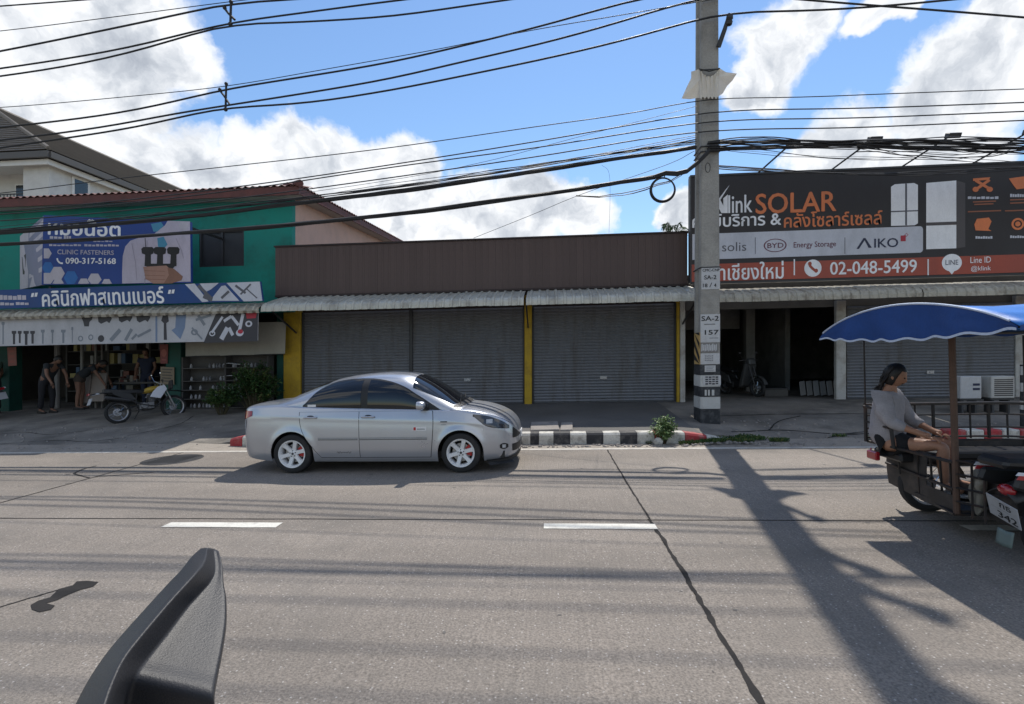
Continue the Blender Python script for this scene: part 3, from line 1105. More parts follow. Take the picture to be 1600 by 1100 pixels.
for a, b, c_, d in ((wx0, wx0 + 0.05, wz0, wz1), (wx1 - 0.05, wx1, wz0, wz1), ((wx0 + wx1) / 2 - 0.03, (wx0 + wx1) / 2 + 0.03, wz0 + 0.05, wz1 - 0.05), (wx0 + 0.05, wx1 - 0.05, wz0, wz0 + 0.05), (wx0 + 0.05, wx1 - 0.05, wz1 - 0.05, wz1)):
    mb.box(a, b, 13.72, 13.80, c_, d)
wf = mb.build('window', M['steel_dark'], gs)
mb = MB()
mb.box(wx0 + 0.05, (wx0 + wx1) / 2 - 0.03, 13.77, 13.785, wz0 + 0.05, wz1 - 0.05)
mb.build('pane', M['grille_dark'], wf)
mb = MB()
mb.box((wx0 + wx1) / 2 + 0.03, wx1 - 0.05, 13.76, 13.775, wz0 + 0.05, wz1 - 0.05)
mb.build('pane', M['grille_dark'], wf)
# green columns and a low front wall
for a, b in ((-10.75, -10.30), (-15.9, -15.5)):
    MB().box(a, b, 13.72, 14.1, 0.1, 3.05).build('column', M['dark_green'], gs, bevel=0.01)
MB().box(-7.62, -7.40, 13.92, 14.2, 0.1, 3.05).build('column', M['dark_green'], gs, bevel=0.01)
MB().box(-10.3, -7.62, 14.6, 14.72, 0.1, 0.75).build('low_wall', M['interior'], gs)
# hipped roof: tile courses of the front slope and the side slope, each sheet a piece
EAVE_Y, EAVE_X, EZ = 13.25, -6.62, 6.33
pitch_ = 0.23


def roof_sheet(p0, along, up, w_, L_, n_w, parent):
    """corrugated sheet: p0 eave corner, along = eave direction, up = slope direction"""
    mb = MB()
    nr = 10
    nn = along.cross(up).normalized()
    if nn.z < 0:
        nn = -nn
    vs, fs = [], []
    K = n_w * 6
    for k in range(K + 1):
        h = 0.045 * (0.5 - 0.5 * math.cos(2 * math.pi * k / 6))
        for i in range(2):
            vs.append(p0 + along * (w_ * k / K) + up * (L_ * i) + nn * h)
    for k in range(K):
        fs.append((2 * k, 2 * k + 2, 2 * k + 3, 2 * k + 1))
    n0 = len(vs)
    for k in range(K + 1):
        vs.append(vs[2 * k] - nn * 0.02 if False else vs[2 * k] + Vector((0, 0, -0.012)))
    for k in range(K):
        fs.append((2 * k, n0 + k, n0 + k + 1, 2 * k + 2))
    mb.add(vs, fs)
    return mb.build('roof_sheet', M['tile'], parent)


upF = Vector((0, math.cos(pitch_), math.sin(pitch_)))
upS = Vector((-math.cos(pitch_), 0, math.sin(pitch_)))
x = EAVE_X
while x > gw - 0.5:
    x -= 1.0
    L_ = min(5.0, max(0.3, (EAVE_X - x) - 0.1))
    roof_sheet(Vector((x, EAVE_Y, EZ)), Vector((1, 0, 0)), upF, 1.0, L_, 5, gs)
y = EAVE_Y
k = 0
while y < 24.2:
    L_ = min(5.0, max(0.3, y - EAVE_Y + 0.4))
    roof_sheet(Vector((EAVE_X, y + 1.0, EZ + RISE * (y + 1.0 - EAVE_Y))), Vector((0, -1, -RISE)), upS, 1.0, L_, 5, gs)
    y += 1.0
mb = MB()
mb.tube([Vector((EAVE_X + 0.03, EAVE_Y - 0.03, EZ + 0.05)), Vector((EAVE_X - 5, EAVE_Y + 5, EZ + 0.05 + 5 * math.tan(pitch_)))], 0.10, 8)
mb.build('hip_cap', M['tile'], gs)
mb = MB()
mb.box(gw - 0.4, EAVE_X - 0.02, EAVE_Y + 0.02, EAVE_Y + 0.06, EZ - 0.23, EZ - 0.005)
mb.bar((EAVE_X - 0.04, EAVE_Y + 0.06, EZ - 0.108), (EAVE_X - 0.04, 25.2, EZ - 0.108 + RISE * (25.2 - EAVE_Y)), 0.04, 0.2)
mb.build('fascia_board', M['tile'], gs)
mb = MB()
mb.box(gw - 0.4, EAVE_X - 0.07, EAVE_Y + 0.07, 13.70, EZ - 0.22, EZ - 0.18)
mb.bar(((GX + EAVE_X - 0.07) / 2, 13.70, EZ - 0.20 + RISE * 0.45), ((GX + EAVE_X - 0.07) / 2, 25.0, EZ - 0.20 + RISE * (25.0 - EAVE_Y)), EAVE_X - 0.07 - GX, 0.04)
mb.build('soffit', M['soffit'], gs)
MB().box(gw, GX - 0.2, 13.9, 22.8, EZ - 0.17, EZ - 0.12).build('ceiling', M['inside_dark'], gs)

# ------------------------------------------------------------------ white house far left
hs = thing('white_house', 'tall white house with grey tiled roof rising behind the green shop', 'building', (-33, 30, 0))
hx, hy = -28.7, 27.6          # near corner of the wall
mb = MB()
mb.box(-39, hx - 1.6, hy - 0.0 + 1.4, 51, 0, 13.3)
mb.box(hx - 1.6, hx, hy, 51, 0, 13.3)
mb.build('wall', M['house_white'], hs)
mb = MB()
mb.box(-39, hx - 1.62, hy, hy + 1.38, 10.4, 10.6)
mb.build('balcony_floor', M['house_white'], hs)
mb = MB()
mb.box(-39, hx - 1.62, hy + 0.0, hy + 0.05, 11.5, 11.56)
for k in range(40):
    mb.box(-38.9 + k * 0.21, -38.87 + k * 0.21, hy + 0.01, hy + 0.04, 10.6, 11.5)
mb.build('balcony_rail', M['steel_dark'], hs)
for (x0, x1, y0, y1, z0, z1) in ((hx - 3.6, hx - 2.0, hy + 1.36, hy + 1.40, 10.6, 12.6),):
    w_ = MB().box(x0, x1, y0 - 0.04, y1, z0, z1).build('window', M['house_trim'], hs)
    MB().box(x0 + 0.1, x1 - 0.1, y0 - 0.06, y0 - 0.042, z0 + 0.1, z1 - 0.1).build('pane', M['glass'], w_)
for (ya, yb) in ((29.0, 30.2), (33.2, 34.6)):
    w_ = MB().box(hx, hx + 0.05, ya, yb, 10.9, 13.0).build('window', M['house_trim'], hs)
    MB().box(hx + 0.052, hx + 0.06, ya + 0.16, yb - 0.16, 11.0, 12.85).build('pane', M['glass'], w_)
# roof: gable ridge along Y with a hipped near end
ex0, ex1, ey0, ey1, ez = -39.2, -28.0, 26.9, 52.0, 13.72
rx, rz, ry0 = -33.6, 17.25, 28.4
mb = MB()
A, B_, C_, D_ = Vector((ex1, ey0, ez)), Vector((ex1, ey1, ez)), Vector((rx, ry0, rz)), Vector((rx, ey1, rz))
E_, F_ = Vector((ex0, ey0, ez)), Vector((ex0, ey1, ez))
rows = 26


def slope(a, b, c_, d):
    """tile courses stepping up from eave a-b to ridge d-c"""
    for i in range(rows):
        t0, t1 = i / rows, (i + 1) / rows
        n = (b - a).cross(d - a).normalized()
        if n.z < 0:
            n = -n
        p, q, r_, s_ = a.lerp(d, t0), b.lerp(c_, t0), b.lerp(c_, t1), a.lerp(d, t1)
        mb.add([p + n * 0.05, q + n * 0.05, r_ + n * 0.01, s_ + n * 0.01, p, q], [(0, 1, 2, 3), (4, 5, 1, 0)])


slope(A, B_, D_, C_)
slope(F_, E_, C_, D_)
slope(E_, A, C_, C_ + Vector((-0.001, 0, 0)))
tag(mb.build('roof', M['grey_tile'], hs))
mb = MB()
mb.tube([A + Vector((0, 0, 0.06)), C_ + Vector((0, 0, 0.06)), D_ + Vector((0, 0, 0.06))], 0.13, 6)
mb.build('ridge_cap', M['grey_tile'], hs)
mb = MB()
mb.box(ex0, ex1 + 0.02, ey0 - 0.1, ey0 + 0.05, ez - 0.45, ez - 0.1)
mb.box(ex1 - 0.05, ex1 + 0.1, ey0 + 0.05, ey1, ez - 0.45, ez - 0.1)
mb.build('roof_gutter', M['gutter_dark'], hs)
mb = MB()
mb.box(ex0, ex1 - 0.25, ey0 + 0.2, ey0 + 0.3, ez - 0.75, ez - 0.45)
mb.box(ex1 - 0.35, ex1 - 0.25, ey0 + 0.3, ey1, ez - 0.75, ez - 0.45)
mb.box(ex0, ex1 - 0.36, ey0 + 0.31, ey1, ez - 0.5, ez - 0.44)
mb.build('eave_board', M['house_trim'], hs)


# ------------------------------------------------------------------ solar billboard over the garage
bb = thing('billboard', 'long black and orange solar shop billboard above the open garage', 'billboard', (8.5, 13.1, 3.4))
BY = 13.0
X0, X1, Z0, Z1 = 3.56, 13.8, 3.42, 6.02
flat_mat('sign_black', (0.030, 0.026, 0.026))
flat_mat('sign_orange', (0.36, 0.075, 0.045))
flat_mat('letter_orange', (0.68, 0.20, 0.075))
flat_mat('letter_white', (0.82, 0.82, 0.83))
flat_mat('sign_grey', (0.54, 0.55, 0.60))
flat_mat('letter_navy', (0.02, 0.025, 0.06))
flat_mat('letter_grey', (0.11, 0.11, 0.125))
flat_mat('letter_plum', (0.13, 0.035, 0.06))
flat_mat('sign_red', (0.40, 0.03, 0.05))
flat_mat('print_grey', (0.085, 0.075, 0.075))
flat_mat('print_dim', (0.30, 0.11, 0.06))
BS = Sign(bb, (X0, BY, Z1), (X1, BY, Z1), (X1, BY, Z0), (X0, BY, Z0))


def uv(px, py):
    p = at(px, py, BY)
    return ((p.x - X0) / (X1 - X0), (Z1 - p.z) / (Z1 - Z0))


def uvbox(a, b, c_, d):
    """text box from photo pixels; heights taken at the middle of the box"""
    m_ = (a + c_) / 2
    return uv(a, (b + d) / 2)[0], uv(m_, b)[1], uv(c_, (b + d) / 2)[0], uv(m_, d)[1]


panel_box(BS, 0.12, M['sign_black'], 'board', bb)
mb = MB()
mb.box(X0 - 0.03, X1 + 0.03, BY - 0.02, BY + 0.16, Z1 + 0.002, Z1 + 0.05)
mb.box(X0 - 0.035, X0 - 0.002, BY - 0.02, BY + 0.16, Z0 - 0.03, Z1)
mb.box(X0, X1, BY + 0.02, BY + 0.14, Z0 - 0.06, Z0 - 0.002)
mb.build('frame', M['steel_dark'], bb)
mb = MB()
for k in range(6):
    xx = X0 + 0.3 + k * 1.95
    mb.bar((xx, BY + 0.14, Z1 - 0.1), (xx, 14.2, 3.7), 0.06, 0.06)
    mb.box(xx - 0.03, xx + 0.03, BY + 0.125, BY + 0.185, Z0, Z1 - 0.05)
mb.build('strut', M['steel_dark'], bb)
mb = MB()
BS.rect(mb, 0.0, 0.835, 1.0, 1.0, 0.003)
mb.build('orange_strip', M['sign_orange'], bb)
ub = uv(1442, 377)[0]
mb = MB()
BS.poly(mb, [(0.002, 0.545), (ub - 0.006, 0.545), (ub - 0.002, 0.553), (ub, 0.57), (ub, 0.765), (ub - 0.002, 0.782), (ub - 0.006, 0.79), (0.002, 0.79)], 0.003)
mb.build('brand_strip', M['sign_grey'], bb)
BS.text('SOLAR', *uvbox(1181, 300, 1306, 333), M['letter_orange'], bold=0.035)
BS.text('link', *uvbox(1138, 304, 1175, 333), M['letter_white'], bold=0.02)
mb = MB()
a = BS.asp()
BS.poly(mb, [uv(*q) for q in ((1108, 331), (1114, 331), (1140, 289), (1134, 296))], 0.005)
BS.poly(mb, [uv(*q) for q in ((1114, 306), (1122, 306), (1136, 333), (1127, 333))], 0.0056)
BS.poly(mb, [uv(*q) for q in ((1130, 310), (1137, 304), (1137, 333), (1130, 333))], 0.0062)
mb.build('logo_mark', M['letter_white'], bb)
BS.text('ศูนย์บริการ &', *uvbox(1082, 333, 1220, 361), M['letter_white'], bold=0.03)
BS.text('คลังโซลาร์เซลล์', *uvbox(1225, 329, 1378, 354), M['letter_orange'], bold=0.03)
BS.text('solis', *uvbox(1128, 378, 1166, 393), M['letter_grey'])
mb = MB()
u, v = uv(1211, 383.5)
BS.ring(mb, u, v, uv(1229, 383)[0] - u, uv(1211, 394)[1] - v, 0.11, 0.006)
mb.build('logo_ring', M['letter_plum'], bb)
BS.text('BYD', *uvbox(1199, 379.5, 1224, 387.5), M['letter_plum'], bold=0.03)
BS.text('Energy Storage', *uvbox(1240, 377, 1306, 389), M['letter_plum'], bold=0.012)
mb = MB()
# lambda-shaped A, then I K O
for q in (((1338, 389), (1342, 389), (1351, 375), (1349, 372)), ((1349, 372), (1352, 372), (1362, 387), (1357, 387.5))):
    BS.poly(mb, [uv(*p) for p in q], 0.006)
mb.build('lettering', M['letter_navy'], bb)
BS.text('IKO', *uvbox(1366, 372, 1403, 387), M['letter_navy'], bold=0.03)
mb = MB()
BS.rect(mb, *uvbox(1407, 368, 1415, 377), 0.006)
BS.ring(mb, *uv(1416, 367), 0.0045, 0.0045 / BS.asp(), 0.3, 0.0066, 4)
mb.build('logo_squares', M['sign_red'], bb)
mb = MB()
for x_ in (1180, 1320):
    b_ = uvbox(x_ - 0.5, 371, x_ + 0.5, 397)
    BS.rect(mb, *b_, 0.005)
mb.build('divider', M['letter_grey'], bb)
BS.text('สาขาเชียงใหม่', *uvbox(1086, 409, 1224, 438), M['letter_white'], bold=0.022)
BS.text('02-048-5499', *uvbox(1297, 407, 1432, 428), M['letter_white'], bold=0.03)
mb = MB()
for x_ in (1241, 1450):
    BS.rect(mb, *uvbox(x_ - 1, 405, x_ + 1, 430), 0.005)
mb.build('divider', M['letter_white'], bb)
mb = MB()
u, v = uv(1270, 419)
ru, rv = uv(1283.5, 419)[0] - u, uv(1270, 432.5)[1] - v
BS.disc(mb, u, v, ru, rv, 0.005, 28)
u2, v2 = uv(1487, 410.5)
BS.disc(mb, u2, v2, ru * 1.12, rv * 1.0, 0.005, 28)
BS.poly(mb, [uv(1482, 423), uv(1492, 422), uv(1487, 429)], 0.0054)
mb.build('badge', M['letter_white'], bb)
mb = MB()
hs_ = []
for k in range(9):
    t_ = k / 8
    an = R(215 - 160 * t_ * 0 + 0) if False else R(120 + 130 * t_)
    hs_.append((u + ru * 0.62 * math.cos(an), v + rv * 0.62 * math.sin(an) * -1 if False else v + rv * 0.62 * math.sin(R(60 + 130 * t_))))
pts_ = [(u - ru * 0.45 + 0 * k, v - rv * 0.55) for k in range(1)]
arc = [(u + ru * 0.55 * (-0.8 + 1.5 * t_ ** 1.3), v + rv * 0.55 * (-1.0 + 1.7 * t_ ** 0.8)) for t_ in [k / 6 for k in range(7)]]
BS.line(mb, arc, ru * 0.30, 0.0085, BS.asp())
BS.disc(mb, arc[0][0] + ru * 0.08, arc[0][1] + rv * 0.02, ru * 0.22, rv * 0.24, 0.0092, 10)
BS.disc(mb, arc[-1][0] - ru * 0.02, arc[-1][1] - rv * 0.08, ru * 0.22, rv * 0.24, 0.0096, 10)
mb.build('handset_symbol', M['sign_orange'], bb)
BS.text('LINE', *uvbox(1477, 406, 1497, 414), M['letter_navy'], d=0.008)
BS.text('Line ID', *uvbox(1516, 401, 1548, 411), M['letter_white'])
BS.text('@klink', *uvbox(1517, 415, 1548, 425), M['letter_white'])
# product pictures: wall battery and tall cabinet
mb = MB()
bx = [uv(*p) for p in ((1392, 292), (1398, 288), (1428, 286), (1434, 289), (1434, 349), (1429, 352), (1392, 353))]
BS.poly(mb, bx, 0.005)
mb.build('battery_picture', M['letter_white'], bb)
mb = MB()
BS.rect(mb, *uvbox(1414, 287, 1417, 352), 0.0065)
BS.rect(mb, *uvbox(1392, 329, 1434, 331), 0.0070)
mb.build('battery_seam', M['letter_grey'], bb)
mb = MB()
BS.poly(mb, [uv(*p) for p in ((1447, 286), (1494, 282), (1494, 388), (1447, 389.5))], 0.005)
mb.build('cabinet_picture', M['letter_white'], bb)
mb = MB()
BS.poly(mb, [uv(*p) for p in ((1494.4, 282), (1508, 286), (1508, 386), (1494.4, 388))], 0.005)
BS.rect(mb, *uvbox(1447, 347, 1494, 352), 0.0075)
mb.build('cabinet_side', M['print_grey'], bb)
mb = MB()
for k, (a_, b_) in enumerate((((1522, 298), (1546, 281)), ((1524, 282), (1549, 297)))):
    BS.line(mb, [uv(*a_), uv(*b_)], 0.0065, 0.006 + 0.0006 * k, BS.asp())
BS.poly(mb, [uv(*q) for q in ((1520, 279), (1547, 277), (1545, 281), (1520, 283))], 0.0074)
BS.disc(mb, *uv(1524, 296), 0.007, 0.024, 0.008, 12)
BS.disc(mb, *uv(1546, 296), 0.007, 0.024, 0.0084, 12)
for k, q in enumerate((((1576, 279), (1604, 275), (1604, 294), (1588, 296), (1582, 288)), ((1526, 342), (1545, 340), (1549, 346), (1544, 358), (1549, 361), (1524, 360), (1522, 351)))):
    BS.poly(mb, [uv(*p) for p in q], 0.006)
u, v = uv(1590, 350)
BS.ring(mb, u, v, 0.014, 0.014 / BS.asp(), 0.35, 0.006)
BS.disc(mb, u, v, 0.006, 0.006 / BS.asp(), 0.0066, 10)
mb.build('service_icon', M['letter_orange'], bb)
mb = MB()
for (a_, b_, c_, d_) in ((1512, 307, 1561, 311), (1578, 303, 1604, 308), (1524, 369, 1551, 373), (1578, 368, 1604, 372)):
    n_ = 7
    for k in range(n_):
        w_ = (c_ - a_) / n_
        BS.rect(mb, *uvbox(a_ + k * w_, b_ + (k * 37 % 3) * 0.4, a_ + (k + 0.82) * w_, d_), 0.005)
mb.build('caption_line', M['sign_grey'], bb)
mb = MB()
for (a_, b_, c_, d_) in ((1520, 314, 1556, 316), (1522, 318, 1552, 320), (1512, 329, 1564, 331), (1578, 311, 1604, 313), (1578, 316, 1604, 318), (1570, 328, 1604, 330)):
    BS.rect(mb, *uvbox(a_, b_, c_, d_), 0.005)
mb.build('caption_line', M['print_dim'], bb)

for k, (xa, xb) in enumerate(((1185, 1212), (1300, 1333), (1410, 1452), (1520, 1580))):
    p0 = at(xa, 274 - k * 3, BY + 0.02)
    p0.z = Z1 + 0.05
    p1 = p0 + Vector((0.30, -1.15, 0.28))
    fl = thing('sign_floodlight', ('floodlight arm rising from the billboard just right of the concrete pole', 'floodlight arm above the orange word on the billboard', 'floodlight arm above the battery picture on the billboard', 'floodlight arm above the orange icons on the billboard')[k], 'floodlight', p0, group='floodlight arms along the billboard top')
    MB().tube([p0, p1], 0.022, 6).build('arm', M['steel_dark'], fl)
    mb = MB()
    mb.obox(p1 + Vector((0, 0, -0.03)), (0.13, 0, 0), (0, 0.07, 0.03), (0, -0.025, 0.05))
    mb.build('lamp_head', M['steel_dark'], fl, bevel=0.01)

# ------------------------------------------------------------------ blue banner of the fastener shop (front face and slanting side face)
flat_mat('banner_blue', (0.014, 0.050, 0.235))
flat_mat('banner_light_blue', (0.02, 0.14, 0.42))
flat_mat('banner_pale', (0.48, 0.45, 0.50))
flat_mat('banner_coat', (0.46, 0.42, 0.50))
flat_mat('banner_fold', (0.33, 0.30, 0.37))
flat_mat('skin_print', (0.36, 0.20, 0.15))
flat_mat('skin_dark', (0.24, 0.12, 0.08))
flat_mat('bolt_black', (0.016, 0.014, 0.014))
flat_mat('tie_cyan', (0.06, 0.25, 0.38))
flat_mat('sign_side', (0.20, 0.21, 0.30))
ban = thing('shop_banner', 'blue boxed banner with a hand holding black bolts and a phone number', 'banner', (-11, 12.4, 3.7))
c4 = [at(68, 336, 12.35), at(298, 347, 12.35), at(299, 442, 12.35), at(65, 445, 12.35)]
SB = Sign(ban, *c4)


class PX:
    """photo pixel -> u,v of a sign by its own plane"""

    def __init__(s, sg, Y):
        s.sg, s.Y = sg, Y

    def __call__(s, px, py):
        p = at(px, py, s.Y)
        tl, tr, br, bl = s.sg.c
        u = (p.x - bl.x) / (br.x - bl.x)
        for _ in range(3):
            top = tl.lerp(tr, u)
            bot = bl.lerp(br, u)
            v = (top.z - p.z) / (top.z - bot.z)
            l_, r_ = tl.lerp(bl, v), tr.lerp(br, v)
            u = (p.x - l_.x) / (r_.x - l_.x)
        return (u, v)

    def box(s, a, b, c_, d):
        m_ = (a + c_) / 2
        return s(a, (b + d) / 2)[0], s(m_, b)[1], s(c_, (b + d) / 2)[0], s(m_, d)[1]


q = PX(SB, 12.35)
panel_box(SB, 0.06, M['banner_blue'], 'board', ban)
mb = MB()
pts = [(297, 346), (298, 440), (191, 443)] + [(191, 425), (192, 400), (196, 385), (204, 376), (216, 372), (240, 366), (258, 352), (262, 345)]
SB.poly(mb, [q(*p) for p in pts], 0.003)
mb.build('coat_print', M['banner_coat'], ban)
mb = MB()
SB.line(mb, [q(*p) for p in ((230, 376), (229, 420), (226, 443))], 0.006, 0.0045, SB.asp())
SB.line(mb, [q(*p) for p in ((275, 372), (284, 392), (287, 404))], 0.006, 0.0048, SB.asp())
SB.line(mb, [q(*p) for p in ((206, 380), (212, 410), (214, 438))], 0.005, 0.0052, SB.asp())
mb.build('fold_print', M['banner_fold'], ban)
mb = MB()
SB.poly(mb, [q(*p) for p in ((236, 350), (252, 347), (256, 353), (246, 362), (240, 362))], 0.005)
SB.poly(mb, [q(*p) for p in ((246, 372), (256, 370), (262, 382), (255, 390), (247, 385))], 0.0052)
mb.build('collar_print', M['tie_cyan'], ban)
mb = MB()
for cx, rr in ((231, 8), (250, 8), (271, 8)):
    SB.poly(mb, [q(cx + dx, y) for dx, y in ((-10, 389), (-7, 386), (7, 386), (10, 389), (9, 396), (5, 398), (5, 416), (-5, 416), (-4, 398), (-9, 396))], 0.006 + cx * 1e-6)
SB.line(mb, [q(228, 388), q(227, 372)], 0.004, 0.0066, SB.asp())
SB.poly(mb, [q(*p) for p in ((226, 412), (277, 412), (270, 420), (232, 420))], 0.0070)
mb.build('bolt_print', M['bolt_black'], ban)
mb = MB()
SB.poly(mb, [q(*p) for p in ((224, 417), (260, 415), (266, 420), (262, 443), (240, 443), (228, 436))], 0.0075)
mb.build('hand_print', M['skin_print'], ban)
mb = MB()
SB.poly(mb, [q(*p) for p in ((262, 418), (272, 420), (286, 432), (284, 438), (268, 443), (256, 443), (264, 430))], 0.0080)
for yy in (423, 430, 436):
    SB.line(mb, [q(226, yy), q(258, yy + 1)], 0.004, 0.0084, SB.asp())
mb.build('thumb_print', M['skin_dark'], ban)
mb = MB()
hexr = q(80, 398)[0] - q(69, 398)[0]
for (hx_, hy_, rr, hf) in ((72, 396, 9, 0), (90, 427, 11.5, 0), (74, 436, 11, 0), (148, 437, 11, 0), (91, 443, 9, 1), (131, 443, 9, 1), (167, 443, 8, 1), (64 + 8, 410, 6, 2)):
    if hf == 2:
        continue
    pts = []
    for k in range(6):
        an = math.pi / 3 * k
        pts.append((hx_ + rr * math.cos(an), min(443.5, hy_ + rr * math.sin(an))))
    pts2 = [q(max(68.5, a_), b_) for a_, b_ in pts]
    SB.poly(mb, pts2, 0.0035 + hx_ * 2e-6)
SB.disc(mb, *q(287, 353), 0.035, 0.07, 0.0046, 6)
mb.build('hexagon_print', M['banner_pale'], ban)
mb = MB()
for (hx_, hy_, rr) in ((75, 418, 9), (111, 434, 11)):
    SB.disc(mb, *q(hx_, hy_), rr / 230, rr / 100, 0.0032, 6)
mb.build('hexagon_print', M['banner_light_blue'], ban)
SB.text('หมอน๊อต', *q.box(76, 342, 188, 369), M['letter_white'], bold=0.05, d=0.004)
SB.text('สกรู น็อต โบลท์', *q.box(78, 370, 178, 381), M['banner_pale'], bold=0.03, d=0.004) if False else None
mb = MB()
for (a_, b_, c_, d_) in ((78, 369, 98, 373), (100, 368, 112, 373), (146, 376, 177, 378), (77, 381.5, 128, 384.5), (132, 381.5, 187, 385)):
    n_ = max(3, int((c_ - a_) / 6))
    for k in range(n_):
        w_ = (c_ - a_) / n_
        SB.rect(mb, *q.box(a_ + k * w_, b_ + (k * 31 % 3) * 0.5, a_ + (k + 0.8) * w_, d_), 0.004)
mb.build('caption_line', M['banner_pale'], ban)
SB.text('CLINIC FASTENERS', *q.box(90, 390.5, 178, 398), M['banner_pale'], bold=0.03, d=0.004)
SB.text('090-317-5168', *q.box(103, 403, 181, 412.5), M['letter_white'], bold=0.06, d=0.004)
mb = MB()
SB.line(mb, [q(*p) for p in ((89.5, 403.5), (90.5, 407.5), (94, 411), (98.5, 411.5))], 0.011, 0.0045, SB.asp())
mb.build('handset_symbol', M['letter_white'], ban)
# slanting side face towards the wall
s4 = [Vector((-15.05, 13.62, 5.36)), c4[0] + Vector((-0.01, 0.03, 0)), c4[3] + Vector((-0.01, 0.03, 0)), Vector((-15.05, 13.62, 3.84))]
SS = Sign(ban, *s4)
panel_box(SS, 0.05, M['sign_side'], 'side_board', ban)
mb = MB()
SS.rect(mb, 0.0, 0.0, 0.38, 1.0, 0.003)
for k in range(5):
    SS.poly(mb, [(0.42, 0.10 + k * 0.17), (0.97, 0.05 + k * 0.17), (0.97, 0.12 + k * 0.17), (0.42, 0.17 + k * 0.17)], 0.003)
SS.poly(mb, [(0.45, 1.0), (0.6, 0.8), (0.68, 0.95), (0.75, 1.0)], 0.0035)
mb.build('side_print', M['banner_pale'], ban)
mb = MB()
SS.poly(mb, [(0.10, 0.42), (0.28, 0.40), (0.27, 0.62), (0.22, 0.75), (0.14, 0.74)], 0.005)
mb.build('bolt_print', M['bolt_black'], ban)
mb = MB()
for (a_, b_) in (((-12.9, 13.7, 3.62), (-12.9, 12.42, 3.68)), ((-9.1, 13.7, 3.62), (-9.1, 12.42, 3.66)), ((-9.1, 13.7, 5.1), (-9.1, 12.42, 5.1)), ((-12.9, 13.7, 5.3), (-12.9, 12.44, 5.3))):
    mb.bar(a_, b_, 0.05, 0.05)
mb.build('frame', M['steel_dark'], ban)

# ------------------------------------------------------------------ long blue name board on the canopy edge
nb = thing('name_board', 'long dark blue name board with large white quoted lettering above the old canopy', 'sign', (-11, 12.4, 3.1))
nx0 = -17.5
p_tr, p_br = at(407, 440, 12.33), at(411, 471, 12.33)
SN = Sign(nb, (nx0, 12.33, 3.64), (p_tr.x, 12.33, 3.655), (p_br.x, 12.33, 3.17), (nx0, 12.33, 3.155))
flat_mat('name_blue', (0.016, 0.058, 0.20))
panel_box(SN, 0.05, M['name_blue'], 'board', nb)
q = PX(SN, 12.33)
SN.text('คลินิกฟาสเทนเนอร์', *q.box(66, 450, 256, 477), M['letter_white'], bold=0.04, d=0.004)
mb = MB()
for cx, cy in ((51, 461), (56.5, 460.5), (265, 456), (270.5, 455.5)):
    SN.poly(mb, [q(cx - 1.2, cy - 3), q(cx + 2.8, cy - 3.2), q(cx + 1.4, cy + 3), q(cx - 2.6, cy + 3.2)], 0.004)
mb.build('quote_mark', M['letter_white'], nb)
mb = MB()
for (a_, b_, c_, d_) in ((-60, 461, 42, 468.5), (-60, 472.5, 23, 477), (25, 472, 46, 476.5)):
    n_ = max(3, int((c_ - a_) / 7))
    for k in range(n_):
        w_ = (c_ - a_) / n_
        SN.rect(mb, *q.box(a_ + k * w_, b_ + (k * 29 % 4) * 0.5, a_ + (k + 0.86) * w_, d_), 0.004)
mb.build('caption_line', M['banner_pale'], nb)
mb = MB()
SN.poly(mb, [q(*p) for p in ((289, 444), (304, 443), (326, 471), (316, 472))], 0.003)
SN.poly(mb, [q(*p) for p in ((312, 443), (342, 442), (330, 452), (322, 456))], 0.0032)
SN.poly(mb, [q(*p) for p in ((328, 470), (346, 447), (352, 446), (374, 470))], 0.0034)
SN.poly(mb, [q(*p) for p in ((354, 442), (406, 440), (410, 470), (381, 471))], 0.0036)
mb.build('panel_print', M['sign_grey'], nb)
mb = MB()
for k, (a_, b_, w_) in enumerate((((310, 446), (330, 466), 0.008), ((318, 462), (332, 468), 0.012), ((346, 466), (358, 455), 0.006), ((368, 446), (384, 458), 0.006), ((384, 450), (402, 466), 0.003), ((376, 460), (392, 444), 0.004))):
    SN.line(mb, [q(*a_), q(*b_)], w_, 0.005 + 0.0004 * k, SN.asp())
mb.build('fastener_print', M['letter_grey'], nb)

# ------------------------------------------------------------------ white banner with pictures of fasteners under the canopy
wb = thing('fastener_banner', 'white vinyl banner printed with rows of bolts hanging under the old canopy', 'banner', (-11, 12.35, 2.2))
p_tr, p_br = at(404, 484, 12.42), at(403, 534, 12.42)
SW = Sign(wb, (nx0, 12.42, 2.93), (p_tr.x, 12.42, 2.98), (p_br.x, 12.42, 2.185), (nx0, 12.42, 2.19))
flat_mat('vinyl_white', (0.44, 0.44, 0.46))
flat_mat('steel_print', (0.20, 0.22, 0.25))
flat_mat('blue_print', (0.16, 0.22, 0.33))
flat_mat('dark_print', (0.045, 0.043, 0.050))
panel_box(SW, 0.012, M['vinyl_white'], 'sheet', wb)
q = PX(SW, 12.42)
mb = MB()
for cx, y0_, y1_, w_ in ((22, 517, 538, 6), (31, 517, 536, 5), (41, 517, 539, 7), (51, 517, 537, 6)):
    SW.poly(mb, [q(cx - w_ * .6, y0_), q(cx + w_ * .6, y0_), q(cx + w_ * .6, y0_ + 4), q(cx + w_ * .3, y0_ + 5), q(cx + w_ * .28, y1_), q(cx - w_ * .28, y1_), q(cx - w_ * .3, y0_ + 5), q(cx - w_ * .6, y0_ + 4)], 0.003)
SW.disc(mb, *q(158, 529), 0.0085, 0.115, 0.003, 16)
SW.poly(mb, [q(*p) for p in ((126, 493), (145, 492), (144, 499), (140, 503), (139, 510), (132, 510), (130, 502))], 0.0034)
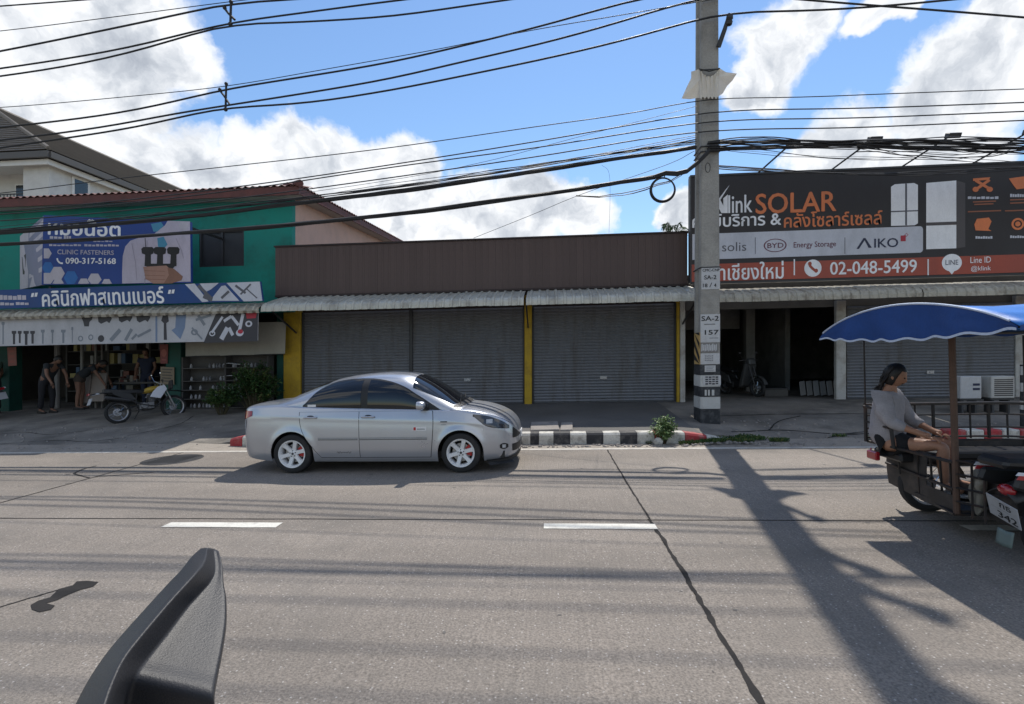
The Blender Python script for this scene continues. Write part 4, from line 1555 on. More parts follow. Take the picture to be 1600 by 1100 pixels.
for (cx, cy) in ((164, 499), (196, 497), (224, 497)):
    SW.poly(mb, [q(cx + dx, cy + dy) for dx, dy in ((-11, -4), (-4, -8), (8, -7), (11, -1), (7, 6), (3, 3), (-6, 7), (-10, 4))], 0.0036)
SW.poly(mb, [q(*p) for p in ((255, 491), (262, 490), (264, 502), (260, 505), (261, 531), (256, 531), (256, 505), (252, 501))], 0.0038)
mb.build('bolt_print', M['dark_print'], wb)
mb = MB()
for cx, y0_, y1_, w_ in ((5, 503, 538, 4), (67, 515, 537, 5), (82, 515, 537, 4), (99, 515, 536, 6), (113, 511, 536, 2.4)):
    SW.poly(mb, [q(cx - w_ * .6, y0_), q(cx + w_ * .6, y0_), q(cx + w_ * .6, y0_ + 4), q(cx + w_ * .25, y0_ + 5), q(cx + w_ * .25, y1_), q(cx - w_ * .25, y1_), q(cx - w_ * .25, y0_ + 5), q(cx - w_ * .6, y0_ + 4)], 0.003)
for cx, cy in ((126, 529), (142, 527)):
    SW.ring(mb, *q(cx, cy), 0.007, 0.10, 0.45, 0.003, 18)
for k, (a_, b_, w_) in enumerate((((173, 532), (188, 515), 0.010), ((196, 532), (206, 514), 0.008), ((215, 526), (236, 515), 0.006), ((206, 530), (214, 522), 0.006), ((300, 512), (316, 530), 0.004), ((306, 500), (330, 492), 0.006), ((310, 493), (320, 508), 0.007))):
    SW.line(mb, [q(*a_), q(*b_)], w_, 0.0034 + k * 0.0003, SW.asp())
SW.ring(mb, *q(304, 519), 0.009, 0.10, 0.5, 0.007, 18)
mb.build('screw_print', M['steel_print'], wb)
mb = MB()
SW.poly(mb, [q(*p) for p in ((275, 492), (291, 491), (289, 512), (282, 530), (268, 516), (274, 512))], 0.003)
SW.poly(mb, [q(*p) for p in ((243, 494), (246, 494), (246, 534), (243, 534))], 0.003)
mb.build('screw_print', M['blue_print'], wb)
mb = MB()
SW.poly(mb, [q(*p) for p in ((338, 489), (403.5, 485), (402.5, 533), (318, 536))], 0.0045)
mb.build('photo_print', M['dark_print'], wb)
mb = MB()
for k, (a_, b_, w_) in enumerate((((331, 520), (348, 495), 0.006), ((350, 502), (362, 494), 0.007), ((362, 494), (373, 508), 0.007), ((380, 490), (374, 518), 0.008), ((346, 530), (356, 512), 0.012), ((358, 512), (364, 524), 0.008))):
    SW.line(mb, [q(*a_), q(*b_)], w_, 0.006 + k * 0.0004, SW.asp())
SW.ring(mb, *q(389, 506), 0.009, 0.10, 0.5, 0.009, 18)
SW.ring(mb, *q(332, 521), 0.008, 0.09, 0.4, 0.0094, 18)
SW.disc(mb, *q(375, 520), 0.010, 0.11, 0.0098, 18)
mb.build('tool_print', M['sign_grey'], wb)
mb = MB()
SW.disc(mb, *q(376, 518), 0.007, 0.07, 0.0104, 14)
SW.poly(mb, [q(*p) for p in ((384, 489), (402, 487), (400, 497), (386, 498))], 0.0075)
mb.build('tool_print', M['sign_red'], wb)
bl = thing('roller_blind', 'beige blank vinyl sheet hanging in front of the green shop window', 'blind', (-8.8, 13.4, 2.0))
a_, b_ = at(290, 505, 13.5), at(447, 503, 13.5)
c_, d_ = at(445, 553, 13.5), at(290, 557, 13.5)
flat_mat('beige_sheet', (0.30, 0.285, 0.24))
mb = MB()
mb.grid(10, 5, lambda u, v: a_.lerp(b_, u).lerp(d_.lerp(c_, u), v) + Vector((0, 0.02 * math.sin(u * 9) * v - 0.1 * (1 - v) * 0, 0.03 * noise.noise(Vector((u * 5, v, 0))) * v)))
mb.build('sheet', M['beige_sheet'], bl, smooth=True)
MB().tube([d_ + Vector((0, 0.01, 0)), c_ + Vector((0, 0.01, 0))], 0.012, 6).build('weight_bar', M['steel_dark'], bl)

# ------------------------------------------------------------------ the tall concrete pole
PX0, PX1, PY0, PY1 = 3.20, 3.61, 11.0, 11.52
up = thing('utility_pole', 'tall square concrete utility pole with black and white painted foot and paper labels', 'utility pole', (3.4, 11.2, 0.2))
TOPZ = 17.0


def pole_x(z):
    t_ = z / TOPZ
    return PX0 + 0.055 * t_, PX1 - 0.055 * t_, PY0 + 0.06 * t_, PY1 - 0.06 * t_


def slab_z(z0, z1, m, nm, grow=0.0, parent=up, nseg=1):
    mb = MB()
    lv = []
    for i in range(nseg + 1):
        z = z0 + (z1 - z0) * i / nseg
        x0, x1, y0, y1 = pole_x(z)
        lv.append((x0 - grow, x1 + grow, y0 - grow, y1 + grow, z))
    ch = 0.025
    vs, fs = [], []
    for (x0, x1, y0, y1, z) in lv:
        # the left and right faces carry a shallow slot, as on prestressed poles
        ym = (y0 + y1) / 2
        sl = 0.045 if grow == 0 else 0.0
        ring = [(x0 + ch, y0), (x1 - ch, y0), (x1, y0 + ch), (x1, ym - 0.12), (x1 - sl, ym - 0.09), (x1 - sl, ym + 0.09), (x1, ym + 0.12), (x1, y1 - ch), (x1 - ch, y1), (x0 + ch, y1), (x0, y1 - ch),
                (x0, ym + 0.12), (x0 + sl, ym + 0.09), (x0 + sl, ym - 0.09), (x0, ym - 0.12), (x0, y0 + ch)]
        vs += [(a, b, z) for a, b in ring]
    K = 16
    for i in range(len(lv) - 1):
        for k in range(K):
            fs.append((i * K + k, i * K + (k + 1) % K, (i + 1) * K + (k + 1) % K, (i + 1) * K + k))
    fs.append(tuple(range(K - 1, -1, -1)))
    fs.append(tuple((len(lv) - 1) * K + k for k in range(K)))
    mb.add(vs, fs)
    return mb.build(nm, m, parent)


slab_z(-0.5, TOPZ, M['pole'], 'shaft', 0, up, 12)


def zpx(py):
    return at(1108, py, PY0).z


for (a_, b_, m_) in ((655, 639, 'band_black'), (638.6, 620.5, 'band_white'), (620, 604.5, 'band_black'), (604, 586.5, 'band_white'), (586, 569.5, 'band_black')):
    slab_z(zpx(a_) if a_ < 650 else -0.2, zpx(b_), M[m_], 'painted_band', 0.003 + (0.0008 if m_ == 'band_white' else 0))


def pole_label(px0, px1, py0, py1, m, nm='label', texts=(), tilt=0.0):
    a_, b_ = at(px0, (py0 + py1) / 2, PY0).x, at(px1, (py0 + py1) / 2, PY0).x
    zt, zb = zpx(py0), zpx(py1)
    yy = pole_x((zt + zb) / 2)[2] - 0.012
    sg = Sign(up, (a_, yy, zt + tilt), (b_, yy, zt), (b_, yy, zb), (a_, yy, zb + tilt))
    o = panel_box(sg, 0.006, m, nm, up)
    for (body, u0, v0, u1, v1, bold) in texts:
        sg.text(body, u0, v0, u1, v1, M['ink'], d=0.003, bold=bold)
    return sg


pole_label(1096, 1125, 417, 452, M['label_sheet'], texts=(('CMC-CNP', 0.06, 0.08, 0.98, 0.21, 0.03), ('SA-2', 0.15, 0.37, 0.80, 0.56, 0.04), ('18', 0.08, 0.74, 0.32, 0.91, 0.05), ('/', 0.42, 0.70, 0.58, 0.92, 0.0), ('4', 0.68, 0.74, 0.80, 0.91, 0.05)))
sg = pole_label(1094.5, 1125, 491, 535, M['label_sheet'], texts=(('SA-2', 0.05, 0.06, 0.93, 0.24, 0.05), ('157', 0.22, 0.56, 0.92, 0.73, 0.06)))
mb = MB()
sg.rect(mb, 0.18, 0.345, 0.75, 0.365, 0.003)
sg.rect(mb, 0.45, 0.84, 0.9, 0.855, 0.003)
mb.build('rule', M['ink'], up)
sg = pole_label(1094.5, 1122, 536, 551, flat_mat('torn_paper', (0.20, 0.19, 0.18)))
mb = MB()
for k in range(9):
    sg.poly(mb, [(0.05 + 0.1 * k, 0.1 + 0.08 * (k % 3)), (0.13 + 0.1 * k, 0.05 + 0.1 * (k % 2)), (0.11 + 0.1 * k, 0.75), (0.03 + 0.1 * k, 0.9 - 0.1 * (k % 2))], 0.003)
mb.build('torn_scrap', M['label_sheet'], up)
sg = pole_label(1094.5, 1124.5, 552, 569, M['label_sheet'])
mb = MB()
for r_ in range(3):
    for k in range(5):
        sg.rect(mb, 0.22 + 0.09 * k, 0.18 + 0.2 * r_ + 0.03 * (k % 2), 0.29 + 0.09 * k, 0.30 + 0.2 * r_, 0.003)
mb.build('faint_print', flat_mat('faint_ink', (0.25, 0.25, 0.26)), up)
sg = pole_label(1101, 1118, 571, 581, M['label_sheet'])
mb = MB()
for r_ in range(3):
    sg.rect(mb, 0.15, 0.2 + 0.25 * r_, 0.85 - 0.12 * (r_ % 2), 0.30 + 0.25 * r_, 0.003)
mb.build('faint_print', M['faint_ink'], up)
sg = pole_label(1098, 1126, 587, 602, M['label_sheet'])
mb = MB()
for r_ in range(4):
    for k in range(4):
        sg.rect(mb, 0.14 + 0.19 * k, 0.08 + 0.23 * r_, 0.29 + 0.19 * k, 0.20 + 0.23 * r_ + 0.04 * ((k + r_) % 2), 0.003)
mb.build('faint_print', M['dark_print'], up)
mb = MB()
zt = zpx(604.5)
for (u_, w_) in ((1101, 3), (1106, 3), (1112, 4)):
    a_, b_ = at(u_, 612, PY0), at(u_ + w_, 616, PY0)
    mb.box(a_.x, b_.x, PY0 - 0.0075, PY0 - 0.0045, zpx(618), zpx(609))
mb.build('painted_number', M['band_white'], up)
# hazard striped sheet round the left face
xl = PX0 - 0.006
z0_, z1_ = zpx(569), zpx(519)
MB().box(xl - 0.012, xl, PY0 - 0.0, PY0 + 0.40, z0_, z1_).build('hazard_sheet', M['hazard_yellow'], up)
mb = MB()
for k in range(-1, 3):
    zc = z0_ + k * (z1_ - z0_) / 2.3
    pts = [(PY0 + 0.002, zc + 0.02), (PY0 + 0.002, zc + 0.16), (PY0 + 0.398, zc + 0.52), (PY0 + 0.398, zc + 0.38)]
    pts = [(y, min(z1_ - 0.002, max(z0_ + 0.002, z))) for y, z in pts]
    mb.add([(xl - 0.014, y, z) for y, z in pts], [(0, 1, 2, 3)])
mb.build('hazard_stripe', M['ink'], up)
mb = MB()
for z in (zpx(236), zpx(228), zpx(108), zpx(440) + 0.3):
    x0, x1, y0, y1 = pole_x(z)
    mb.tube([(x0 - .012, y0 - .012, z), (x1 + .012, y0 - .012, z), (x1 + .012, y1 + .012, z), (x0 - .012, y1 + .012, z)], 0.014, 6, closed=True)
mb.build('steel_strap', M['steel_dark'], up)
# brackets and insulators
mb = MB()
z = zpx(58)
mb.tube([(3.56, 10.98, zpx(75)), (3.66, 10.90, zpx(52)), (3.74, 10.86, zpx(30))], [0.05, 0.045, 0.03], 8)
mb.build('bracket', M['steel_dark'], up)
mb = MB()
mb.lathe([(0.02, 0), (0.06, 0.0), (0.07, 0.06), (0.04, 0.08), (0.07, 0.12), (0.065, 0.18), (0.03, 0.2), (0.0, 0.2)], (3.73, 10.86, zpx(47)), (0.1, 0, 1), 12)
mb.build('insulator', M['steel_dark'], up)
for zz, ln in ((9.9, 0.30), (10.9, 0.42), (13.0, 0.55)):
    mb = MB()
    mb.bar((3.4, 10.95, zz), (3.4 + ln, 10.75, zz + 0.35), 0.10, 0.10)
    mb.bar((3.4, 10.95, zz - 0.5), (3.4 + ln * 0.6, 10.82, zz + 0.1), 0.06, 0.06)
    mb.build('bracket', M['steel_dark'], up)
    mb = MB()
    mb.lathe([(0.03, 0), (0.10, 0.02), (0.05, 0.06), (0.10, 0.10), (0.05, 0.14), (0.09, 0.18), (0.03, 0.24), (0, 0.24)], (3.4 + ln, 10.75, zz + 0.36), (0.2, 0, 1), 12)
    mb.build('insulator', M['steel_dark'], up)
# graffiti ring on the shaft
mb = MB()
p = at(1106, 262, pole_x(zpx(262))[2] - 0.004)
mb.tube([p + Vector((0.05 * math.cos(a), 0, 0.10 * math.sin(a))) for a in [k * math.pi / 8 for k in range(16)]], 0.006, 5, closed=True)
mb.build('scratched_ring', M['ink'], up)
# plastic sheet tied round the pole
sh = thing('plastic_sheet', 'pale plastic sheet tied around the concrete pole with its corners flapping', 'plastic sheet', (3.4, 11.0, 7.4))
mb = MB()
yA = PY0 - 0.06
cl = [at(*p) for p in ((1090, 118, yA + .12), (1080, 122, yA + .16), (1073, 136, yA + .22), (1065, 154, yA + 0.26), (1089, 154, yA + .1))]
cr = [at(*p) for p in ((1124, 113, yA + .1), (1136, 116, yA + .12), (1151, 115, yA + .22), (1136, 134, yA + .2), (1125, 155, yA + .1))]
bot_l, bot_r = at(1092, 160, yA), at(1124, 150, yA)


def fan(mb, c, pts):
    vs = [c] + pts
    mb.add(vs, [(0, i, i + 1) for i in range(1, len(pts))])


n_ = 16
topc = [at(1092 + (1124 - 1092) * k / n_, 108 + 10 * math.sin(math.pi * k / n_) * 1.2, yA) + Vector((0, 0.03 * math.sin(k * 2.3), 0)) for k in range(n_ + 1)]
midc = [at(1094 + (1122 - 1094) * k / n_, 124 + 3 * math.sin(k * 1.1), yA + 0.02 * math.sin(k * 1.7)) for k in range(n_ + 1)]
botc = [at(1094 + (1122 - 1094) * k / n_, 153 + 2.5 * math.sin(k * 1.9), yA + 0.02) for k in range(n_ + 1)]
vs = topc + midc + botc
mb.add(vs, [(r_ * (n_ + 1) + k, r_ * (n_ + 1) + k + 1, (r_ + 1) * (n_ + 1) + k + 1, (r_ + 1) * (n_ + 1) + k) for r_ in range(2) for k in range(n_)])
lf = [topc[0], at(1080, 112, yA + .14), cl[1], cl[2], cl[3], at(1078, 155, yA + .2), at(1090, 153, yA + .1), botc[0]]
fan(mb, midc[0], lf)
rf = [topc[-1], at(1134, 113, yA + .12), cr[2], at(1144, 126, yA + .22), cr[3], at(1129, 146, yA + .15), botc[-1]]
fan(mb, midc[-1], rf)
o = mb.build('sheet', M['bag'], sh)
md = o.modifiers.new('thickness', 'SOLIDIFY')
md.thickness = 0.006
MB().tube([topc[0] + Vector((0, -.01, 0)), topc[8] + Vector((0, -.01, 0.1)), topc[-1] + Vector((0, -.01, 0))], 0.012, 5).build('tie_rope', M['wire'], sh)

# ------------------------------------------------------------------ wires
LX, RX = -34.0, 34.0


def xcurve(p, step=0.45):
    fy, fz = smooth_tab([(v.x, v.y) for v in p]), smooth_tab([(v.x, v.z) for v in p])
    n = max(2, int((p[-1].x - p[0].x) / step))
    return [Vector((x, fy(x), fz(x))) for x in [p[0].x + (p[-1].x - p[0].x) * i / n for i in range(n + 1)]]


def smooth_tab(tab):
    f = spl(tab)
    w = 0.7

    def g(x):
        return (f(x - w) + 2 * f(x) + f(x + w)) / 4 if tab[0][0] + w < x < tab[-1][0] - w else f(x)
    return g


def wire(pts, Y, r, label, name='power_line', cat='power line', group='overhead wires', ext=True, k=8):
    p = [at(a, b, Y) if len(c) == 0 else at(a, b, c[0]) for a, b, *c in pts]
    if ext:
        d0 = (p[0] - p[1])
        if p[0].x < p[1].x and p[0].x > LX and pts[0][0] <= 5:
            s_ = (LX - p[0].x) / d0.x
            p.insert(0, p[0] + d0 * s_ * 1.0 + Vector((0, 0, 0.004 * (s_ * d0.length) ** 2 * 0.3)))
        d1 = (p[-1] - p[-2])
        if pts[-1][0] >= 1595 or pts[-1][1] <= 5:
            s_ = (RX - p[-1].x) / d1.x
            e_ = p[-1] + d1 * s_
            if pts[-1][1] <= 5 and e_.z > p[-1].z + 2.5:
                e_.z = p[-1].z + 2.5
            p.append(e_)
    mb = MB().tube(xcurve(p) if all(p[i].x < p[i + 1].x for i in range(len(p) - 1)) and name != 'drop_wire' else catmull(p, k), r, 5)
    o = mb.build(name, M['wire'])
    return tag(o, label, cat, group)


YW = 10.9
YN = 9.6
wire([(0, 80), (100, 60), (187, 42), (300, 18), (352, 6), (440, 0)], YN, 0.019, 'thick cable highest of the upper spaced set, crossing the top of the left cloud', 'aerial_cable', 'cable')
wire([(0, 107), (100, 92), (187, 77), (280, 55), (356, 36), (480, 19), (600, 3), (625, 0)], YN, 0.018, 'middle thick cable of the upper spaced set, through the upper spacer rod', 'aerial_cable', 'cable')
wire([(0, 119), (100, 104), (187, 86), (300, 54), (357, 37.5), (450, 35.5), (600, 26.5), (700, 13), (790, 0)], YN, 0.018, 'lowest thick cable of the upper spaced set, through the upper spacer rod', 'aerial_cable', 'cable')
wire([(0, 48.5), (150, 30), (310, 9), (362, 2), (380, 0)], YN, 0.008, 'thin wire crossing the grey cloud at the upper left corner')
wire([(0, 168), (187, 152), (345, 136), (480, 113), (600, 92), (700, 74), (814, 50), (1004, 18), (1095, 2)], YN + .4, 0.008, 'thin messenger wire running above the middle spaced set of cables')
wire([(0, 199), (100, 188), (187, 176), (270, 159), (345, 141), (480, 119), (600, 99), (720, 72), (840, 42), (930, 17), (990, 0)], YW, 0.021, 'thick black cable highest of the middle spaced set, through the short spacer rod', 'aerial_cable', 'cable')
wire([(0, 219), (100, 207), (187, 194), (270, 178), (352, 165), (480, 145), (600, 124.5), (720, 97), (850, 67), (970, 34), (1085, 0)], YW, 0.021, 'thick black cable in the middle of the spaced set below the spacer rod', 'aerial_cable', 'cable')
wire([(0, 231), (100, 216), (187, 203), (270, 186), (352, 168.5), (450, 163), (600, 142.5), (720, 119), (850, 92), (970, 64), (1088, 31), (1132, 20), (1300, 15), (1410, 7), (1470, 1)], YW, 0.021, 'thick black cable lowest of the middle spaced set, fixed to the pole bracket', 'aerial_cable', 'cable')
wire([(1240, -2), (1360, 8), (1480, 17), (1600, 27)], YW - .6, 0.020, 'thick black cable sloping down across the clouds at the upper right corner', 'aerial_cable', 'cable')
wire([(0, 302), (175, 280), (330, 263), (600, 232), (850, 196), (1000, 175), (1107, 154), (1250, 152), (1400, 146), (1600, 139)], YW + .02, 0.010, 'single thin wire just below the plastic sheet on the pole')
wire([(0, 330), (175, 315), (400, 288), (600, 259), (850, 219), (1090, 178), (1130, 173), (1350, 169), (1600, 160)], YW + .04, 0.013, 'second thin wire below the plastic sheet on the pole')
wire([(0, 335), (175, 320), (400, 293), (600, 263), (850, 229), (1090, 192), (1130, 188), (1350, 184), (1600, 174)], YW + .04, 0.013, 'third thin wire below the plastic sheet on the pole')
wire([(0, 345), (175, 331), (400, 306), (600, 279), (850, 243), (1090, 206), (1130, 203), (1350, 199), (1600, 188)], YW + .04, 0.013, 'fourth thin wire below the plastic sheet, just above the bundled cables')
for k, (py, py2) in enumerate(((300, 214), (304, 218), (310, 221), (296, 211))):
    wire([(0, 366 - k * 4), (180, 352 - k * 5), (400, 318 + k), (600, py - 8), (850, (py + py2) / 2 + 2), (1088, py2)], YW + .02 + .02 * k, 0.006, 'hair thin stray wire fanning out just above the thick cable bundle', group='stray wires above the cable bundle')
wire([(0, 362), (300, 325), (600, 283), (760, 252), (900, 215), (1088, 166)], YW + 0.1, 0.005, 'hair thin drop wire crossing the parallel wires beside the pole', 'drop_wire', 'wire')
wire([(740, 372, 13.3), (830, 336, 12.6), (910, 303, 12.0), (1040, 258, 11.4), (1085, 236, 11.1)], 12, 0.006, 'hair thin service wire rising from the brown fascia towards the pole', 'drop_wire', 'wire')
wire([(940, 258), (950, 266), (953, 285), (953, 320), (951.5, 364, 11.6)], YW, 0.0028, 'thin loose wire hanging straight down onto the brown fascia', 'drop_wire', 'wire')


def bundle(pts, Y, n, spread, r, label, seed, zig=1.0):
    p = [at(a, b, Y) for a, b in pts]
    if pts[0][0] <= 5:
        d0 = p[0] - p[1]
        p.insert(0, p[0] + d0 * ((LX - p[0].x) / d0.x))
    if pts[-1][0] >= 1595:
        d1 = p[-1] - p[-2]
        p.append(p[-1] + d1 * ((RX - p[-1].x) / d1.x))
    c = xcurve(p, 0.22) if all(p[i].x < p[i + 1].x for i in range(len(p) - 1)) else catmull(p, 14)
    t_ = MB()
    for s_ in range(n):
        a0 = 2 * math.pi * s_ / n
        rr = spread * (0.35 + 0.65 * ((s_ * 7 % n) / n))
        q_ = []
        for i, v in enumerate(c):
            a = a0 + i * 0.15
            e = noise.noise(Vector((i * 0.11, s_ * 3.7, seed))) * spread * zig
            e2 = noise.noise(Vector((i * 0.3, s_ * 1.7, seed + 9))) * spread * zig * 0.5
            q_.append(v + Vector((0, math.cos(a) * rr, math.sin(a) * rr * 0.8 + e + e2)))
        t_.tube(q_, r * (0.6 + 0.8 * ((s_ * 5 % 7) / 7)), 5)
    o = t_.build('cable_bundle', M['wire'])
    return tag(o, label, 'cable bundle', 'bundled cables')


bundle([(0, 364), (150, 352), (300, 338), (460, 318), (600, 302), (740, 282), (850, 266), (960, 248), (1050, 236), (1088, 230)], YW, 14, 0.045, 0.018, 'thick upper bundle of black cables left of the pole', 1, 0.5)
bundle([(0, 359), (200, 340), (400, 318), (600, 294), (740, 273), (850, 256), (960, 240), (1088, 222)], YW, 4, 0.05, 0.011, 'loose thin cables riding on the thick upper bundle', 8, 0.6)
bundle([(0, 382), (150, 374), (300, 363), (460, 350), (620, 335), (740, 319), (850, 304), (960, 286), (1040, 274), (1076, 266), (1096, 248), (1108, 236)], YW - .05, 13, 0.04, 0.017, 'thick lower bundle of black cables left of the pole, under the upper bundle', 2, 0.5)
bundle([(900, 306), (960, 308), (1020, 296), (1060, 276), (1083, 258)], YW - .05, 3, 0.04, 0.008, 'slack loop of thin cables sagging under the lower bundle near the pole', 12, 1.0)
bundle([(1106, 224), (1180, 220), (1300, 222), (1420, 219), (1600, 222)], YW, 9, 0.07, 0.013, 'messy upper bundle of black cables right of the pole', 3, 1.1)
bundle([(1106, 234), (1180, 230), (1260, 228), (1340, 228), (1440, 228), (1600, 232)], YW + .05, 11, 0.075, 0.014, 'messy lower bundle of black cables right of the pole, over the floodlights', 4, 1.2)
bundle([(1340, 230), (1420, 240), (1500, 244), (1600, 236)], YW, 5, 0.12, 0.008, 'loose sagging cables under the messy bundle at the far right', 6, 1.4)
bundle([(1106, 232), (1180, 238), (1300, 246), (1440, 248), (1600, 256)], YW + .1, 3, 0.05, 0.006, 'three thin slack wires under the messy bundle right of the pole', 5, 1.0)
bundle([(1110, 259), (1250, 268), (1400, 272), (1600, 262)], YW + .25, 5, 0.05, 0.009, 'cables running right of the pole along the billboard top', 7, 0.8)
c_ = at(1036, 296, YW - .1)
lp = thing('cable_coil', 'round coil of black cable hanging under the lower bundle beside the pole', 'cable coil', c_)
for k in range(3):
    mb = MB()
    rr = 0.235 + 0.010 * k
    mb.tube([c_ + Vector((rr * math.cos(a), 0.02 * k + 0.01 * math.sin(2 * a), rr * math.sin(a))) for a in [i * math.pi / 20 for i in range(40)]], 0.016, 6, closed=True)
    mb.build('turn', M['wire'], lp)
MB().tube([c_ + Vector((0.02, 0, 0.24)), at(1040, 272, YW - .05)], 0.01, 5).build('tie', M['wire'], lp)
for k, (px, ya, yb, Y) in enumerate(((361, 3, 38, YN), (353.5, 131, 171, YW))):
    a_, b_ = at(px, ya, Y), at(px - 1, yb, Y)
    sp = thing('cable_spacer', ('short spacer rod joining the cables at the top edge of the sky', 'short spacer rod joining the three thick cables left of centre')[k], 'cable spacer', a_, group='cable spacers')
    MB().tube([a_, b_], 0.025, 6).build('rod', M['wire'], sp)
    MB().tube([at(px - 11, ya + 9, Y), at(px - 4, ya + 18, Y), at(px + 6, yb - 7, Y)], 0.022, 6).build('arm', M['wire'], sp)
    mb = MB()
    mb.ball(a_, 0.04, nu=8, nv=6)
    mb.ball(b_, 0.045, nu=8, nv=6)
    mb.ball(at(px - 10, ya + 9, Y), 0.04, nu=8, nv=6)
    mb.build('clamp', M['wire'], sp)
# high voltage lines above the picture (their shadows stripe the road)
for k, (Y, z, r_) in enumerate(((10.9, 10.9, 0.016), (10.9, 11.6, 0.016), (10.6, 12.0, 0.015), (11.0, 13.3, 0.018), (10.4, 9.9, 0.015))):
    pts = [Vector((X_, Y, z + 0.0015 * (X_ - 3.4) ** 2 * (1 if abs(X_) < 40 else 1) - 0.045 * abs(X_ - 3.4))) for X_ in range(-36, 40, 4)]
    tag(MB().tube(catmull(pts, 3), r_, 5).build('power_line', M['wire']), 'high voltage line strung above the picture on the concrete pole', 'power line', 'high voltage lines')


# ------------------------------------------------------------------ silver saloon car (local x forward, y to its left, z up; origin at its rear bumper centre on the road)
M['silver'] = mat('silver_paint', (0.45, 0.465, 0.50), rough=0.30, metal=0.65, var=0.02, fine=0, coat=0.6, spec=0.5, rvar=0.03)
M['car_glass'] = mat('tinted_glass', (0.012, 0.014, 0.018), rough=0.05, var=0.2, vs=3, spec=0.6, fine=0, rvar=0.02)
M['black_trim'] = mat('black_trim', (0.015, 0.015, 0.016), rough=0.45, var=0.1)
M['seam'] = mat('dark_seam', (0.02, 0.02, 0.022), rough=0.8)
M['tyre'] = mat('tyre_rubber', (0.020, 0.020, 0.021), rough=0.8, var=0.2, dirt=(0.07, 0.065, 0.06), dirt_amt=0.4, dirt_scale=5)
M['rim_white'] = mat('white_rim', (0.70, 0.70, 0.70), rough=0.35, var=0.04, coat=0.3)
M['brake_red'] = mat('red_caliper', (0.42, 0.02, 0.02), rough=0.4)
M['lens_red'] = mat('red_lens', (0.30, 0.012, 0.018), rough=0.12, coat=0.8, var=0.1)
M['lens_clear'] = mat('clear_lens', (0.42, 0.43, 0.45), rough=0.08, coat=0.9, var=0.25, vs=25)
M['lens_smoke'] = mat('smoked_headlamp', (0.045, 0.045, 0.048), rough=0.07, coat=0.9, var=0.6, vs=16)
M['moulding'] = mat('door_moulding', (0.30, 0.31, 0.32), rough=0.4, metal=0.4, var=0.04)
M['sticker'] = mat('white_sticker', (0.66, 0.66, 0.66), rough=0.5)

CARX, CARY = -4.73, 8.27
car = thing('car', 'silver saloon car with white six spoke wheels on the far lane', 'car', (CARX, CARY, 0), rigid=True)
XR, XF, WR, AR = 0.90, 3.46, 0.293, 0.338
wpl = spl([(0, .40), (.03, .56), (.08, .66), (.18, .735), (.4, .79), (.75, .822), (1.3, .842), (2, .848), (3, .846), (3.5, .838), (3.75, .815), (3.95, .765), (4.1, .70), (4.2, .61), (4.26, .50), (4.295, .32), (4.305, .15)])
zbt = spl([(0, .40), (.05, .28), (.2, .21), (.6, .175), (3.8, .165), (4.1, .18), (4.25, .21), (4.305, .26)])
zed = spl([(0, .85), (.06, .935), (.25, .975), (.6, .985), (1, .975), (2, .938), (3, .905), (3.3, .89), (3.6, .865), (3.85, .825), (4.05, .755), (4.18, .675), (4.27, .58), (4.305, .50)])
zce = spl([(0, .90), (.08, 1.01), (.3, 1.045), (.7, 1.06), (1.2, 1.03), (3, .98), (3.4, .965), (3.65, .935), (3.9, .875), (4.1, .79), (4.2, .715), (4.28, .61), (4.305, .53)])
fse = spl([(0, .925), (.10, .965), (.30, .992), (.45, 1.0), (.62, .998), (.75, .99), (.88, .975), (1, .945)])
zgh = spl([(.52, 1.05), (.75, 1.125), (1.0, 1.235), (1.25, 1.335), (1.55, 1.415), (1.9, 1.462), (2.2, 1.476), (2.45, 1.466), (2.66, 1.430), (2.9, 1.325), (3.15, 1.18), (3.35, 1.05), (3.5, .965)])


def side_y(x, z):
    zb, ze = zbt(x), zed(x)
    t = min(1, max(0, (z - zb) / max(.05, ze - zb)))
    y = wpl(x) * fse(t)
    # crisp shoulder line and arch flares
    y += 0.006 * math.exp(-((z - (ze - 0.13)) / 0.03) ** 2)
    for xc in (XR, XF):
        d = math.hypot(x - xc, z - WR)
        if d > AR - 0.03:
            y += 0.016 * math.exp(-((d - AR) / 0.055) ** 2)
    return y


def ghp(x, th):
    """greenhouse surface: th 0 at the belt, pi/2 at the centre line (right-hand side, y<0)"""
    zb = zed(x) - 0.012
    yb = wpl(x) * 0.945 - 0.02
    n = 3.0 if x < 2.6 else max(2.3, 3.0 - (x - 2.6) * 0.9)
    if x < 1.3:
        n = max(2.3, 3.0 - (1.3 - x) * 0.9)
    c, s_ = max(1e-6, math.cos(th)), max(1e-6, math.sin(th))
    return Vector((x, -yb * c ** (2 / n), zb + (zgh(x) - zb) * s_ ** (2 / n)))


def gh_th(x, z):
    zb = zed(x) - 0.012
    n = 3.0 if x < 2.6 else max(2.3, 3.0 - (x - 2.6) * 0.9)
    if x < 1.3:
        n = max(2.3, 3.0 - (1.3 - x) * 0.9)
    f = min(.9999, max(0, (z - zb) / max(.02, zgh(x) - zb)))
    return math.asin(f ** (n / 2))


def mir(mb, fn, nu, nv, m=0, both=True):
    mb.grid(nu, nv, fn, m)
    if both:
        def g_(u, v):
            p = fn(u, v)
            return Vector((p.x, -p.y, p.z))
        mb.grid(nu, nv, g_, m, flip=True)


xs = set([i * 0.035 for i in range(124)] + [.0, .012, .03, .055, 4.24, 4.26, 4.275, 4.29, 4.30, 4.305])
for xc in (XR, XF):
    for k in range(27):
        xs.add(xc + AR * math.cos(math.pi * k / 26))
    xs |= {xc - AR - 2e-4, xc + AR + 2e-4}
xs = sorted(x for x in xs if 0 <= x <= 4.305)


